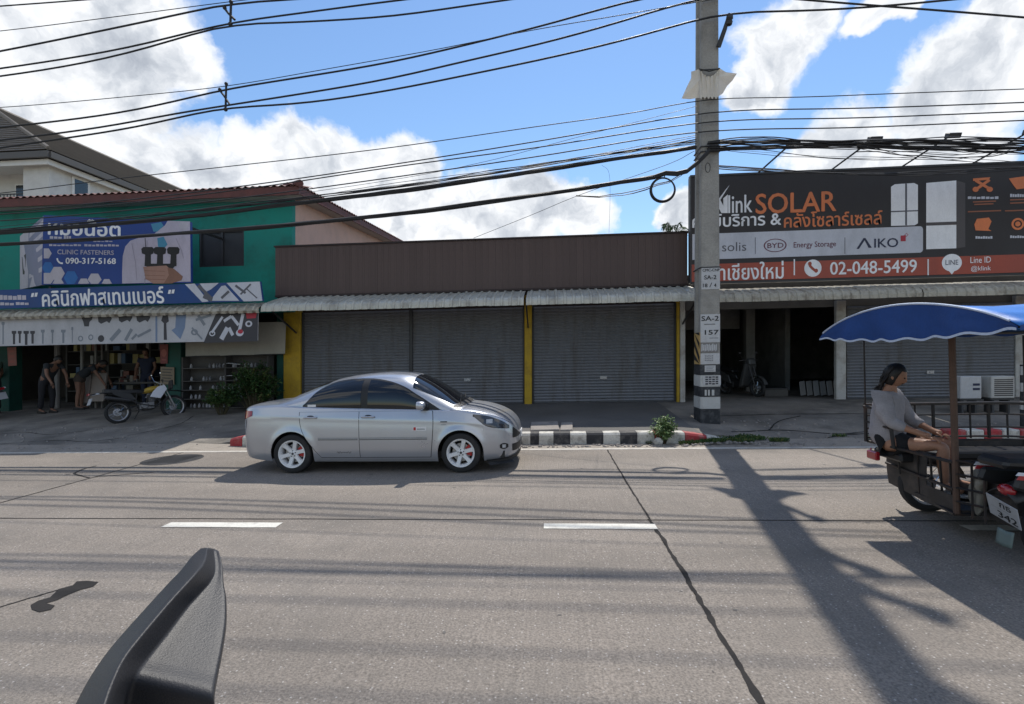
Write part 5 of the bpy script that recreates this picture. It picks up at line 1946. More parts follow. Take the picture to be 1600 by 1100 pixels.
def zlow(x):
    z = zbt(x)
    for xc in (XR, XF):
        if abs(x - xc) <= AR + 1e-9:
            z = max(z, WR + math.sqrt(max(0, AR ** 2 - (x - xc) ** 2)))
    return z


NS, ND = 18, 9


def body_pt(x, j):
    if j <= NS:
        z0, z1 = zlow(x), zed(x)
        z = z0 + (z1 - z0) * j / NS
        return Vector((x, -side_y(x, z), z))
    th = (j - NS) / ND * math.pi / 2
    ye, ze, zc = side_y(x, zed(x)), zed(x), zce(x)
    n = 2.6
    return Vector((x, -ye * max(1e-6, math.cos(th)) ** (2 / n), ze + (zc - ze) * max(1e-6, math.sin(th)) ** (2 / n)))


mb = MB()
NR = NS + ND + 1
for sg in (1, -1):
    vs = []
    for x in xs:
        for j in range(NR):
            p = body_pt(x, j)
            vs.append((p.x, p.y * sg, p.z))
    fs = []
    for i in range(len(xs) - 1):
        for j in range(NR - 1):
            q_ = (i * NR + j, (i + 1) * NR + j, (i + 1) * NR + j + 1, i * NR + j + 1)
            fs.append(q_ if sg > 0 else q_[::-1])
    # nose and tail closures
    k0 = len(vs)
    vs += [(0, 0, .40), (4.305, 0, .26)]
    for j in range(NR - 1):
        fs.append((k0, j, j + 1) if sg < 0 else (k0, j + 1, j))
        e = (len(xs) - 1) * NR
        fs.append((k0 + 1, e + j, e + j + 1) if sg > 0 else (k0 + 1, e + j + 1, e + j))
    mb.add(vs, fs)
# greenhouse
gx = [.52 + (3.5 - .52) * i / 60 for i in range(61)]
for sg in (1, -1):
    vs = []
    for x in gx:
        for j in range(17):
            p = ghp(x, j / 16 * math.pi / 2)
            vs.append((p.x, p.y * sg, p.z))
    fs = []
    for i in range(60):
        for j in range(16):
            q_ = (i * 17 + j, (i + 1) * 17 + j, (i + 1) * 17 + j + 1, i * 17 + j + 1)
            fs.append(q_ if sg > 0 else q_[::-1])
    mb.add(vs, fs)
body = mb.build('body', M['silver'], car, smooth=True, merge=True, local=True)
# floor and wheel wells
mb = MB()
mb.box(.3, 4.1, -.70, .70, .20, .30)
for xc in (XR, XF):
    for sg in (-1, 1):
        mb.grid(14, 1, lambda u, v: Vector((xc + (AR + .004) * math.cos(math.pi * u), sg * (.80 - .32 * v), WR + (AR + .004) * math.sin(math.pi * u))))
        mb.add([(xc - AR, sg * .48, .2), (xc + AR, sg * .48, .2), (xc + AR, sg * .48, .66), (xc - AR, sg * .48, .66)], [(0, 1, 2, 3)])
mb.build('underbody', M['black_trim'], car, local=True)


def sp_pt(x, z, off):
    e = 0.006
    y = side_y(x, z)
    dx = (side_y(x + e, z) - side_y(x - e, z)) / (2 * e)
    dz = (side_y(x, z + e) - side_y(x, z - e)) / (2 * e) if z < zed(x) - 2 * e else (side_y(x, z - e) - side_y(x, z - 2 * e)) / e
    n = Vector((-dx, 1, -dz)).normalized()
    p = Vector((x, y, z)) + n * off
    return Vector((p.x, -p.y, p.z))


def two_sides(fn, nu, nv, name, m, parent=None, both=True):
    """the same panel on the right and the left side, each a part of its own"""
    out = []
    for k in range(2 if both else 1):
        mb = MB()
        if k == 0:
            mb.grid(nu, nv, fn)
        else:
            def g_(u, v):
                p = fn(u, v)
                return Vector((p.x, -p.y, p.z))
            mb.grid(nu, nv, g_, flip=True)
        pr = parent[k] if isinstance(parent, list) else (parent or car)
        out.append(mb.build(name, m, pr, smooth=True, local=True))
    return out


def side_patch(name, m, xr, xf, z0, z1, off, nu=20, nv=14, parent=None, both=True):
    """xr(z), xf(z) limits along the car; z0, z1 limits in height"""
    fr = xr if callable(xr) else (lambda z: xr)
    ff = xf if callable(xf) else (lambda z: xf)
    mb = MB()

    def fn(u, v):
        z = z0 + (z1 - z0) * v
        x = fr(z) + (ff(z) - fr(z)) * u
        return sp_pt(x, z, off)
    return two_sides(fn, nu, nv, name, m, parent, both)


def col_patch(name, m, x0, x1, zlo, zhi, off, nu=20, nv=8, parent=None, both=True):
    """limits in height as functions of x"""
    mb = MB()

    def fn(u, v):
        x = x0 + (x1 - x0) * u
        return sp_pt(x, zlo(x) + (zhi(x) - zlo(x)) * v, off)
    return two_sides(fn, nu, nv, name, m, parent, both)


def gh_patch(name, m, x0, x1, zlo, zhi, off, nu=26, nv=8, parent=None):
    mb = MB()

    def fn(u, v):
        x = x0 + (x1 - x0) * u
        z = zlo(x) + (zhi(x) - zlo(x)) * v
        th = gh_th(x, z)
        p = ghp(x, th)
        a = ghp(x + .01, th) - ghp(x - .01, th)
        b = ghp(x, min(1.57, th + .02)) - ghp(x, max(0.0, th - .02))
        n = a.cross(b).normalized()
        if n.y > 0:
            n = -n
        return p + n * off
    return two_sides(fn, nu, nv, name, m, parent, True)


# doors: panels standing a little proud of a dark seam
rear_edge = spl([(.23, 1.36), (.29, 1.305), (.40, 1.225), (.53, 1.13), (.66, 1.06), (.78, 1.03), (.93, 1.02)])
b_line = lambda z: 1.95 - 0.012 * (z - .25)
f_edge = spl([(.23, 3.015), (.5, 3.045), (.75, 3.06), (.90, 3.05)])
for nm, xr, xf in (('rear_door', rear_edge, b_line), ('front_door', b_line, f_edge)):
    side_patch('door_seam', M['seam'], (lambda z, xr=xr: xr(z) - .005), (lambda z, xf=xf: xf(z) + .005), .232, .918, .0012)
    d = side_patch(nm, M['silver'], (lambda z, xr=xr: xr(z) + .004), (lambda z, xf=xf: xf(z) - .004), .240, .915, .0035, 26, 20)
    x0 = xr(.55) + .20 if nm == 'rear_door' else xr(.5) + .01
    x1 = xf(.5) - .02
    side_patch('moulding', M['moulding'], x0 if nm == 'rear_door' else 1.955, x1 if nm == 'rear_door' else 2.97, .508, .535, .012, 16, 2, d)
    side_patch('moulding_shade_strip', M['seam'], x0 if nm == 'rear_door' else 1.955, x1 if nm == 'rear_door' else 2.97, .500, .508, .008, 16, 1, d)  # dark strip painted in as the shade under the moulding
    hx = 1.20 if nm == 'rear_door' else 2.085
    for sg in (-1, 1):
        mb = MB()
        for (a, z_) in ((hx, .835),):
            y_ = side_y(a, z_) + .004
            pts = [Vector((a - .095, -y_, z_)), Vector((a - .08, -y_ - .024, z_ + .004)), Vector((a, -y_ - .034, z_ + .006)), Vector((a + .08, -y_ - .024, z_ + .004)), Vector((a + .095, -y_, z_))]
            if sg > 0:
                pts = [Vector((p.x, -p.y, p.z)) for p in pts]
            mb.tube(catmull(pts, 4), .0145, 8)
        dd = d[0] if sg < 0 else d[1]
        h_ = mb.build('handle', M['silver'], dd, smooth=True, local=True)
        mb = MB()
        yy = side_y(hx, .845) + .0055
        mb.ball((hx, sg * yy, .848), .055, .004, .022, 14, 6)
        mb.build('handle_recess', M['seam'], dd, local=True)
mb = MB()
mir(mb, lambda u, v: sp_pt(2.76 + .20 * u, .63 + .055 * v, .006), 6, 2, 0, False)
mb.build('sticker', M['sticker'], car, local=True)
mb = MB()
mir(mb, lambda u, v: sp_pt(2.77 + .035 * u, .635 + .045 * v, .0068), 3, 2, 0, False)
mb.build('sticker_emblem', M['brake_red'], car, local=True)
mb = MB()
mir(mb, lambda u, v: sp_pt(2.82 + .12 * u, .642 + .018 * v, .0068), 3, 1, 0, False)
mb.build('sticker_print', M['moulding'], car, local=True)
mb = MB()
pts = []
for i in range(60):
    t = i / 59
    pts.append(sp_pt(1.60 + .22 * t, .315 + .012 * math.sin(t * 34) * (0.6 + 0.4 * math.sin(t * 9)), .0055))
mb.tube(pts, .0028, 4)
mb.build('script_emblem', M['black_trim'], car, local=True)
# dark frame round the side glass, then the panes
top_t = spl([(1.06, .995), (1.12, 1.055), (1.25, 1.20), (1.40, 1.295), (1.54, 1.345), (1.75, 1.372), (1.95, 1.380), (2.1, 1.376), (2.35, 1.338), (2.6, 1.255), (2.8, 1.138), (3.0, 1.015), (3.17, .905)])
bel = spl([(1.06, .978), (1.5, .966), (2, .950), (2.6, .925), (3.17, .885)])
gh_patch('window_frame', M['black_trim'], 1.055, 3.19, lambda x: bel(x) - .012, lambda x: max(bel(x) - .008, top_t(x) + .018), .0025, 60, 10)
wf_ = gh_patch('rear_side_window', M['car_glass'], 1.10, 1.955, lambda x: bel(x) + .012, lambda x: max(bel(x) + .014, top_t(x) - .004), .006, 40, 8)
gh_patch('front_side_window', M['car_glass'], 2.06, 2.98, lambda x: bel(x) + .012, lambda x: max(bel(x) + .014, top_t(x) - .004), .006, 40, 8)
gh_patch('quarter_trim', M['black_trim'], 2.985, 3.17, lambda x: bel(x) + .010, lambda x: max(bel(x) + .012, top_t(x) - .003), .0075, 10, 4)
mb = MB()
mir(mb, lambda u, v: (lambda x, z: ghp(x, gh_th(x, z)) + Vector((0, -.0085, .003)))(1.135 + .13 * u, .988 + .035 * v), 4, 2, 0, False)
mb.build('window_sticker', M['sticker'], car, local=True)


def deck_patch(name, m, x0f, x1f, th0f, off, nu=24, nv=24):
    mb = MB()

    def fn(u, v):
        t = (v - .5) * 2
        sgn = -1 if t < 0 else 1
        a = abs(t)
        xx = x0f(a) + (x1f(a) - x0f(a)) * u
        th = math.pi / 2 - (math.pi / 2 - th0f(xx)) * a
        p = ghp(xx, th)
        q_ = ghp(xx + .01, th) - ghp(xx - .01, th)
        r_ = ghp(xx, min(1.57, th + .02)) - ghp(xx, th - .02)
        n = q_.cross(r_).normalized()
        if n.z < 0:
            n = -n
        p = p + n * off
        return Vector((p.x, p.y if sgn < 0 else -p.y, p.z))
    mb.grid(nu, nv, fn)
    return mb.build(name, m, car, smooth=True, local=True)


deck_patch('windscreen', M['car_glass'], lambda a: 2.70 + .03 * a * a, lambda a: 3.44 - .10 * a * a, lambda x: .62 + .02 * (x - 2.7), .005)
deck_patch('rear_window', M['car_glass'], lambda a: .78, lambda a: 1.42 - .06 * a * a, lambda x: .98, .005)
deck_patch('cowl_panel', M['black_trim'], lambda a: 3.43 - .10 * a * a, lambda a: 3.495 - .08 * a * a, lambda x: .45, .006, 4, 20)
mb = MB()
for y0, y1 in ((-.52, .06), (-.02, .50)):
    p0, p1 = Vector((3.42, y0, .995)), Vector((3.33, y1, 1.075))
    mb.tube([p0, (p0 + p1) / 2 + Vector((0, 0, .02)), p1], .009, 5)
mb.build('wiper', M['black_trim'], car, local=True)
# bonnet seam, lamps, grille, bumper openings
mb = MB()
for sg in (-1, 1):
    pts = []
    for i in range(24):
        x = 3.30 + (4.17 - 3.30) * i / 23
        j = NS + 1.6
        th = (j - NS) / ND * math.pi / 2
        ye, ze, zc = side_y(x, zed(x)), zed(x), zce(x)
        n = 2.6
        pts.append(Vector((x, sg * ye * math.cos(th) ** (2 / n), ze + (zc - ze) * math.sin(th) ** (2 / n) + .0005)))
    mb.tube(pts, .003, 4)
    for (a, b) in (((4.0, .62), (4.10, .60)),):
        pass
mb.build('bonnet_seam', M['seam'], car, local=True)
hl_t = spl([(3.66, .845), (3.75, .835), (3.86, .815), (3.98, .772), (4.08, .725), (4.16, .665)])
hl_b = spl([(3.66, .825), (3.74, .76), (3.84, .685), (3.95, .652), (4.08, .636), (4.16, .628)])
col_patch('headlight_seam', M['seam'], 3.645, 4.168, lambda x: hl_b(x) - .006, lambda x: min(hl_t(x) + .006, zed(x) - .001), .0015, 24, 8)
hl = col_patch('headlight', M['lens_smoke'], 3.66, 4.16, hl_b, lambda x: min(hl_t(x), zed(x) - .004), .006, 24, 8)
col_patch('lamp_reflector', M['lens_clear'], 3.84, 3.93, lambda x: .715, lambda x: .775, .0075, 5, 4, hl)
col_patch('tail_light', M['lens_red'], .004, .24, lambda x: .785 + .075 * (x / .24), lambda x: min(.935, zed(x) - .005), .006, 12, 6)
col_patch('reverse_lamp', M['lens_clear'], .004, .12, lambda x: .68, lambda x: .772 + .03 * (x / .12), .005, 8, 4)
col_patch('side_marker', M['black_trim'], 3.17, 3.27, lambda x: .748, lambda x: .762, .006, 5, 2)
col_patch('fender_badge', M['moulding'], 3.18, 3.25, lambda x: .705, lambda x: .718, .004, 4, 2)
col_patch('fog_light_housing', M['black_trim'], 4.03, 4.15, lambda x: .325 + 2.2 * (x - 4.09) ** 2 * 3, lambda x: .415 - 2.2 * (x - 4.09) ** 2 * 3, .004, 10, 5)
col_patch('fog_light', M['lens_clear'], 4.065, 4.115, lambda x: .345, lambda x: .395, .006, 5, 4)
col_patch('lower_lip', M['black_trim'], 3.83, 4.30, lambda x: zbt(x) - .035, lambda x: zbt(x) + .02, .012, 18, 3)
col_patch('grille', M['black_trim'], 4.215, 4.303, lambda x: .475, lambda x: zed(x) - .012, .004, 8, 6)
col_patch('air_intake', M['black_trim'], 4.205, 4.303, lambda x: .28, lambda x: .385, .004, 8, 5)
col_patch('sill_strip', M['moulding'], 1.27, 3.08, lambda x: .185, lambda x: .198, .004, 20, 1)
mb = MB()
mb.box(4.306, 4.318, -.17, .17, .41, .52)
mb.build('number_plate', M['sticker'], car, bevel=.004, local=True)
# front splitter corner
mb = MB()
for sg in (-1, 1):
    mb.add([(3.86, sg * .80, .145), (4.20, sg * .60, .150), (4.24, sg * .64, .125), (3.90, sg * .85, .115)], [(0, 1, 2, 3)] if sg < 0 else [(3, 2, 1, 0)])
mb.build('splitter', M['black_trim'], car, local=True)
# mirrors
for sg in (-1, 1):
    mb = MB()
    prof = [(0.000, .0, .0), (.02, .075, .048), (.05, .092, .060), (.09, .092, .062), (.12, .085, .058)]
    c0 = Vector((2.92, sg * .905, 1.005))
    NU = 16
    vs, fs = [], []
    for (dx, ry, rz_) in prof:
        for k in range(NU):
            a = 2 * math.pi * k / NU
            ca, sa = math.cos(a), math.sin(a)
            e = .62
            vs.append(c0 + Vector((.05 - dx, ry * math.copysign(abs(ca) ** e, ca), rz_ * math.copysign(abs(sa) ** e, sa))))
    for i in range(len(prof) - 1):
        for k in range(NU):
            fs.append((i * NU + k, i * NU + (k + 1) % NU, (i + 1) * NU + (k + 1) % NU, (i + 1) * NU + k))
    fs.append(tuple((len(prof) - 1) * NU + k for k in range(NU)))
    mb.add(vs, fs)
    mr = mb.build('mirror', M['silver'], car, smooth=True, merge=True, local=True)
    mb = MB()
    mb.bar((2.95, sg * .78, .945), (2.93, sg * .86, .965), .08, .035)
    mb.build('mirror_arm', M['black_trim'], mr, local=True)
# wheels
def make_wheel():
    w_ = thing('wheel', None, None)
    w_.parent = car
    mb = MB()
    tp = [(.195, -.092), (.215, -.098), (.262, -.100), (.283, -.088), (.2925, -.06), (.2935, 0), (.2925, .06), (.283, .088), (.262, .100), (.215, .098), (.195, .092)]
    mb.lathe(tp, (0, 0, 0), (0, -1, 0), 48)
    mb.build('tyre', M['tyre'], w_, smooth=True, local=True)
    mb = MB()
    mb.lathe([(.196, .096), (.208, .102), (.209, .096), (.190, .094), (.176, .07), (.172, -.05), (.19, -.09), (.196, -.095)], (0, 0, 0), (0, -1, 0), 48)
    mb.lathe([(.0, .070), (.028, .072), (.036, .066), (.062, .060), (.066, .045), (.064, .03)], (0, 0, 0), (0, -1, 0), 24)
    for k in range(6):
        a = k * math.pi / 3 + .26
        e, t = Vector((math.cos(a), 0, math.sin(a))), Vector((-math.sin(a), 0, math.cos(a)))
        yv = Vector((0, -1, 0))
        pr = [(.045, .036, .060, .030), (.10, .031, .068, .036), (.15, .031, .080, .045), (.190, .042, .088, .052)]
        vs, fs = [], []
        for (r_, hw, y1, y0) in pr:
            vs += [e * r_ + t * hw + yv * y0, e * r_ + t * hw * .8 + yv * y1, e * r_ - t * hw * .8 + yv * y1, e * r_ - t * hw + yv * y0]
        for i in range(3):
            for j in range(4):
                fs.append((i * 4 + j, (i + 1) * 4 + j, (i + 1) * 4 + (j + 1) % 4, i * 4 + (j + 1) % 4))
        mb.add(vs, fs)
    mb.build('rim', M['rim_white'], w_, smooth=True, local=True)
    mb = MB()
    for k in range(5):
        a = k * 2 * math.pi / 5 + .4
        mb.lathe([(.0, .068), (.009, .068), (.009, .05)], (.043 * math.cos(a), 0, .043 * math.sin(a)), (0, -1, 0), 8)
    mb.lathe([(0, .076), (.018, .075), (.02, .07)], (0, 0, 0), (0, -1, 0), 12)
    mb.build('wheel_nut', M['steel_dark'], w_, local=True)
    mb = MB()
    mb.lathe([(.05, .012), (.135, .012), (.135, .0), (.05, .0)], (0, 0, 0), (0, -1, 0), 32)
    mb.build('brake_disc', M['steel'], w_, local=True)
    mb = MB()
    mb.grid(8, 1, lambda u, v: Vector(((.085 + .075 * v) * math.cos(-.35 + 1.15 * u), -.03, (.085 + .075 * v) * math.sin(-.35 + 1.15 * u))))
    mb.grid(8, 1, lambda u, v: Vector((.16 * math.cos(-.35 + 1.15 * u), -.03 + .03 * v, .16 * math.sin(-.35 + 1.15 * u))))
    mb.build('brake_caliper', M['brake_red'], w_, local=True)
    return w_


w0 = make_wheel()
w0.location = (XF, -.735, WR)
for (x, y) in ((XR, -.735), (XF, .735), (XR, .735)):
    c_ = copy_tree(w0, car)
    c_.location = (x, y, WR)
    if y > 0:
        c_.rotation_euler = (0, 0, math.pi)


# ------------------------------------------------------------------ people
def cloth(name, col, rough=0.85):
    if name not in M:
        M[name] = mat(name, col, rough=rough, var=0.15, vs=9, fine=0.08, fs=90, bump=0.25, bs=35)
    return M[name]


cloth('skin', (0.34, 0.175, 0.11), 0.55)
cloth('hair_black', (0.014, 0.012, 0.011), 0.5)
cloth('eye_dark', (0.02, 0.015, 0.012), 0.3)
cloth('lip', (0.24, 0.10, 0.085), 0.5)


def skin_chain(name, verts, edges, m, parent, root=0, sub=2):
    me = bpy.data.meshes.new(name)
    me.from_pydata([v[0] for v in verts], edges, [])
    o = bpy.data.objects.new(name, me)
    COL.objects.link(o)
    o.modifiers.new('skin', 'SKIN')
    sd = me.skin_vertices[0].data
    for i, v in enumerate(verts):
        r = v[1]
        sd[i].radius = (r, r) if not isinstance(r, tuple) else r
        sd[i].use_root = (i == root)
    ms = o.modifiers.new('sub', 'SUBSURF')
    ms.levels = ms.render_levels = sub
    dg = bpy.context.evaluated_depsgraph_get()
    dg.update()
    m2 = bpy.data.meshes.new_from_object(o.evaluated_get(dg))
    vs = [v.co.copy() for v in m2.vertices]
    fs = [tuple(p.vertices) for p in m2.polygons]
    bpy.data.objects.remove(o)
    bpy.data.meshes.remove(me)
    bpy.data.meshes.remove(m2)
    return vs, fs


def person(label, loc, rotz, J, shirt, trousers, shoe, group=None, sleeve=0.5, leg_cover=1.0, hair_long=False, barefoot=False, bulk=1.0, skin='skin'):
    """J: joints in local metres (faces local +x): pelvis, waist, chest, neck, head (centre), hd (face direction), and for l/r: sh, el, wr, hip, kn, an"""
    t = thing('person', label, 'person', loc, rotz, group, rigid=True)
    V = {k: Vector(v) for k, v in J.items()}
    vt, ed, ix = [], [], {}

    def add(k, p, r, to=None):
        ix[k] = len(vt)
        vt.append((tuple(p), r))
        if to is not None:
            ed.append((ix[to], ix[k]))
    add('pelvis', V['pelvis'], .115)
    add('waist', V['waist'], .105, 'pelvis')
    add('chest', V['chest'], .125, 'waist')
    add('neck', V['neck'], .058, 'chest')
    add('head0', V['head'] - (V['head'] - V['neck']).normalized() * .06, .055, 'neck')
    for s_ in 'lr':
        add('sh' + s_, V['sh' + s_], .060, 'chest')
        add('el' + s_, V['el' + s_], .043, 'sh' + s_)
        add('wr' + s_, V['wr' + s_], .030, 'el' + s_)
        d = (V['wr' + s_] - V['el' + s_]).normalized()
        d = (d + Vector((0.25, 0, -0.35))).normalized() if 'hd' + s_ not in V else V['hd' + s_].normalized()
        add('pa' + s_, V['wr' + s_] + d * .07, .034, 'wr' + s_)
        add('hip' + s_, V['hip' + s_], .092, 'pelvis')
        add('th' + s_, V['hip' + s_].lerp(V['kn' + s_], .5), .078, 'hip' + s_)
        add('kn' + s_, V['kn' + s_], .058, 'th' + s_)
        add('ca' + s_, V['kn' + s_].lerp(V['an' + s_], .35) + Vector((-.012, 0, 0)), .056, 'kn' + s_)
        add('an' + s_, V['an' + s_], .036, 'ca' + s_)
        add('to' + s_, V['an' + s_] + (V['toe' + s_] if 'toe' + s_ in V else Vector((.17, 0, -.055))), .034, 'an' + s_)
    mb = MB()
    vs, fs = skin_chain('body', vt, ed, M['skin'], t)
    mb.add(vs, fs)
    # fingers: four chains of unequal length and a thumb from the side of the palm
    for s_ in 'lr':
        d = (V['wr' + s_] - V['el' + s_]).normalized()
        d = (d + Vector((0.25, 0, -0.35))).normalized() if 'hd' + s_ not in V else V['hd' + s_].normalized()
        side = d.cross(Vector((0, 0, 1)))
        side = side.normalized() if side.length > .1 else Vector((0, 1, 0))
        up_ = side.cross(d).normalized()
        p0 = V['wr' + s_] + d * .085
        for k, ln in enumerate((.062, .074, .070, .054)):
            o_ = p0 + side * (.026 - .0175 * k)
            mb.tube([o_, o_ + d * ln * .5 - up_ * .006, o_ + d * ln * .85 - up_ * .022, o_ + d * ln - up_ * .035], [.0095, .009, .008, .006], 6)
        o_ = V['wr' + s_] + d * .035 + side * .028
        mb.tube([o_, o_ + d * .03 + side * .018 - up_ * .006, o_ + d * .055 + side * .02 - up_ * .018], [.012, .0105, .007], 6)
    # head with jaw, nose, ears, eyes, mouth
    hd = V['hd'].normalized() if 'hd' in V else Vector((1, 0, 0))
    hup = (V['head'] - V['neck']).normalized()
    hs_ = hup.cross(hd).normalized()
    hd = hs_.cross(hup).normalized()
    hc = V['head']
    vs, fs = [], []
    NU, NV = 20, 14
    for j in range(NV + 1):
        th = math.pi * j / NV
        for i in range(NU):
            ph = 2 * math.pi * i / NU
            x, y, z = math.sin(th) * math.cos(ph), math.sin(th) * math.sin(ph), math.cos(th)
            jaw = 1 - .22 * max(0, -z) ** 1.3
            fx = x * .100 * (1 - .05 * max(0, -z))
            p = Vector((fx, y * .077 * jaw, z * .122))
            if x > .5 and abs(y) < .38 and -.55 < z < .1:
                p.x += .020 * (1 - abs(y) / .38) * (1 - abs(z + .25) / .35 if abs(z + .25) < .35 else 0)
            vs.append(hc + hd * p.x + hs_ * p.y + hup * p.z)
    for j in range(NV):
        for i in range(NU):
            fs.append((j * NU + i, (j + 1) * NU + i, (j + 1) * NU + (i + 1) % NU, j * NU + (i + 1) % NU))
    mb.add(vs, fs)
    for sg in (-1, 1):
        mb.ball(hc + hs_ * sg * .077 - hd * .005 - hup * .012, .018, .010, .030, 8, 6)
    body = mb.build('body', M[skin], t, smooth=True, local=True)
    mb = MB()
    for sg in (-1, 1):
        mb.ball(hc + hd * .090 + hs_ * sg * .032 + hup * .005, .009, nu=8, nv=6)
    mb.ball(hc + hd * .086 + hs_ * 0 - hup * .060, .016, .022, .006, 8, 6)
    mb.build('face_features', M['eye_dark'], t, local=True)
    # hair
    vs, fs = [], []
    for j in range(9):
        th = (.62 if not hair_long else .80) * math.pi * j / 8
        for i in range(NU):
            ph = 2 * math.pi * i / NU
            lim = th
            if math.cos(ph) > .35:
                lim = min(th, .33 * math.pi)
            x, y, z = math.sin(lim) * math.cos(ph), math.sin(lim) * math.sin(ph), math.cos(lim)
            vs.append(hc + hd * (x * .110 - .004) + hs_ * y * .087 + hup * (z * .132 + .003))
    for j in range(8):
        for i in range(NU):
            fs.append((j * NU + i, (j + 1) * NU + i, (j + 1) * NU + (i + 1) % NU, j * NU + (i + 1) % NU))
    mbh = MB().add(vs, fs)
    if hair_long:
        rr_ = random.Random(4)
        for k in range(150):
            a = rr_.uniform(.35, 2.79)
            e = rr_.uniform(-.2, 1.0)
            p0 = hc + hd * (-.095 * math.sin(a) * math.cos(e) * .98) + hs_ * (.086 * math.cos(a)) + hup * (.125 * math.sin(e) * .9)
            sw = rr_.uniform(-.02, .02)
            mbh.tube([p0, p0 - hd * .018 - hup * .07 + hs_ * sw, p0 * .4 + (hc - hd * .10 - hup * .10) * .6 - hup * .06 + hs_ * sw, hc - hd * rr_.uniform(.06, .13) - hup * rr_.uniform(.19, .27) + hs_ * (sw * 2.4 + .05 * math.cos(a))], [.005, .006, .006, .002], 4)
    mbh.build('hair', M['hair_black'], t, smooth=True, local=True)
    # shirt
    vt, ed, ix = [], [], {}
    add('p', V['pelvis'] - (V['waist'] - V['pelvis']) * (.50 if bulk > 1 else .62), .152 * bulk)
    add('w', V['waist'], .140 * bulk, 'p')
    add('c', V['chest'], .150 * bulk, 'w')
    add('n', V['neck'].lerp(V['chest'], .45), .072, 'c')
    for s_ in 'lr':
        add('s' + s_, V['sh' + s_], .080 * bulk, 'c')
        if sleeve <= 1:
            add('e' + s_, V['sh' + s_].lerp(V['el' + s_], max(.5, sleeve)), .064, 's' + s_)
        else:
            add('e' + s_, V['el' + s_], .062 * bulk, 's' + s_)
            add('v' + s_, V['el' + s_].lerp(V['wr' + s_], sleeve - 1), .048, 'e' + s_)
    vs, fs = skin_chain('shirt', vt, ed, shirt, t)
    for i, v in enumerate(vs):
        vs[i] = v + Vector((noise.noise(v * 9), noise.noise(v * 9 + Vector((5, 0, 0))), noise.noise(v * 9 + Vector((0, 5, 0))))) * (.012 if bulk == 1 else .017) + Vector((noise.noise(v * 23), noise.noise(v * 21 + Vector((2, 0, 0))), 0)) * .006
    MB().add(vs, fs).build('shirt', shirt, t, smooth=True, local=True)
    vt, ed, ix = [], [], {}
    add('p', V['pelvis'], .138)
    add('w', V['pelvis'].lerp(V['waist'], .85), .128, 'p')
    for s_ in 'lr':
        add('h' + s_, V['hip' + s_], .116, 'p')
        f = min(1, leg_cover * 2)
        add('t' + s_, V['hip' + s_].lerp(V['kn' + s_], .5 * f), .108 if leg_cover < .6 else .095, 'h' + s_)
        if leg_cover > .5:
            add('k' + s_, V['kn' + s_], .075, 't' + s_)
            add('a' + s_, V['kn' + s_].lerp(V['an' + s_], (leg_cover - .5) * 1.9), .060, 'k' + s_)
    vs, fs = skin_chain('trousers', vt, ed, trousers, t)
    for i, v in enumerate(vs):
        vs[i] = v + Vector((noise.noise(v * 8), noise.noise(v * 8 + Vector((5, 0, 0))), 0)) * .008
    MB().add(vs, fs).build('trousers' if leg_cover > .5 else 'shorts', trousers, t, smooth=True, local=True)
    for s_ in 'lr':
        a = V['an' + s_]
        toe = V['toe' + s_] if 'toe' + s_ in V else Vector((.17, 0, -.055))
        f = Vector((toe.x, toe.y, 0)).normalized()
        sd_ = Vector((-f.y, f.x, 0))
        mb = MB()
        zf = a.z - .085
        outline = [(-.08, -.030), (-.085, .030), (0, .040), (.12, .048), (.19, .030), (.20, -.01), (.17, -.042), (.1, -.046), (0, -.036)]
        lo = [Vector((a.x, a.y, zf)) + f * p + sd_ * q for p, q in outline]
        hi = [p + Vector((0, 0, .028 if barefoot else .075 - .03 * sm(.0, .15, outline[i][0]))) for i, p in enumerate(lo)]
        n = len(lo)
        mb.add(lo + hi, [tuple(range(n - 1, -1, -1)), tuple(range(n, 2 * n))] + [(i, (i + 1) % n, n + (i + 1) % n, n + i) for i in range(n)])
        mb.build('sandal' if barefoot else 'shoe', shoe, t, local=True, bevel=.006)
    return t


# ------------------------------------------------------------------ motorcycles
M['moto_black'] = mat('motorcycle_black', (0.02, 0.02, 0.021), rough=0.45, var=0.15)
M['moto_grey'] = mat('motorcycle_engine', (0.16, 0.16, 0.165), rough=0.4, metal=0.6, var=0.25, vs=15)
M['moto_white'] = mat('white_plastic', (0.62, 0.64, 0.70), rough=0.35, var=0.04)
M['moto_yellow'] = mat('yellow_tank', (0.36, 0.24, 0.035), rough=0.35, var=0.15, vs=9)
M['moto_red'] = mat('red_plastic', (0.38, 0.03, 0.035), rough=0.3, var=0.05, coat=0.4)
M['plate_white'] = mat('number_plate', (0.36, 0.37, 0.39), rough=0.5, var=0.08, dirt=(0.3, 0.29, 0.28), dirt_amt=0.5, dirt_scale=14)


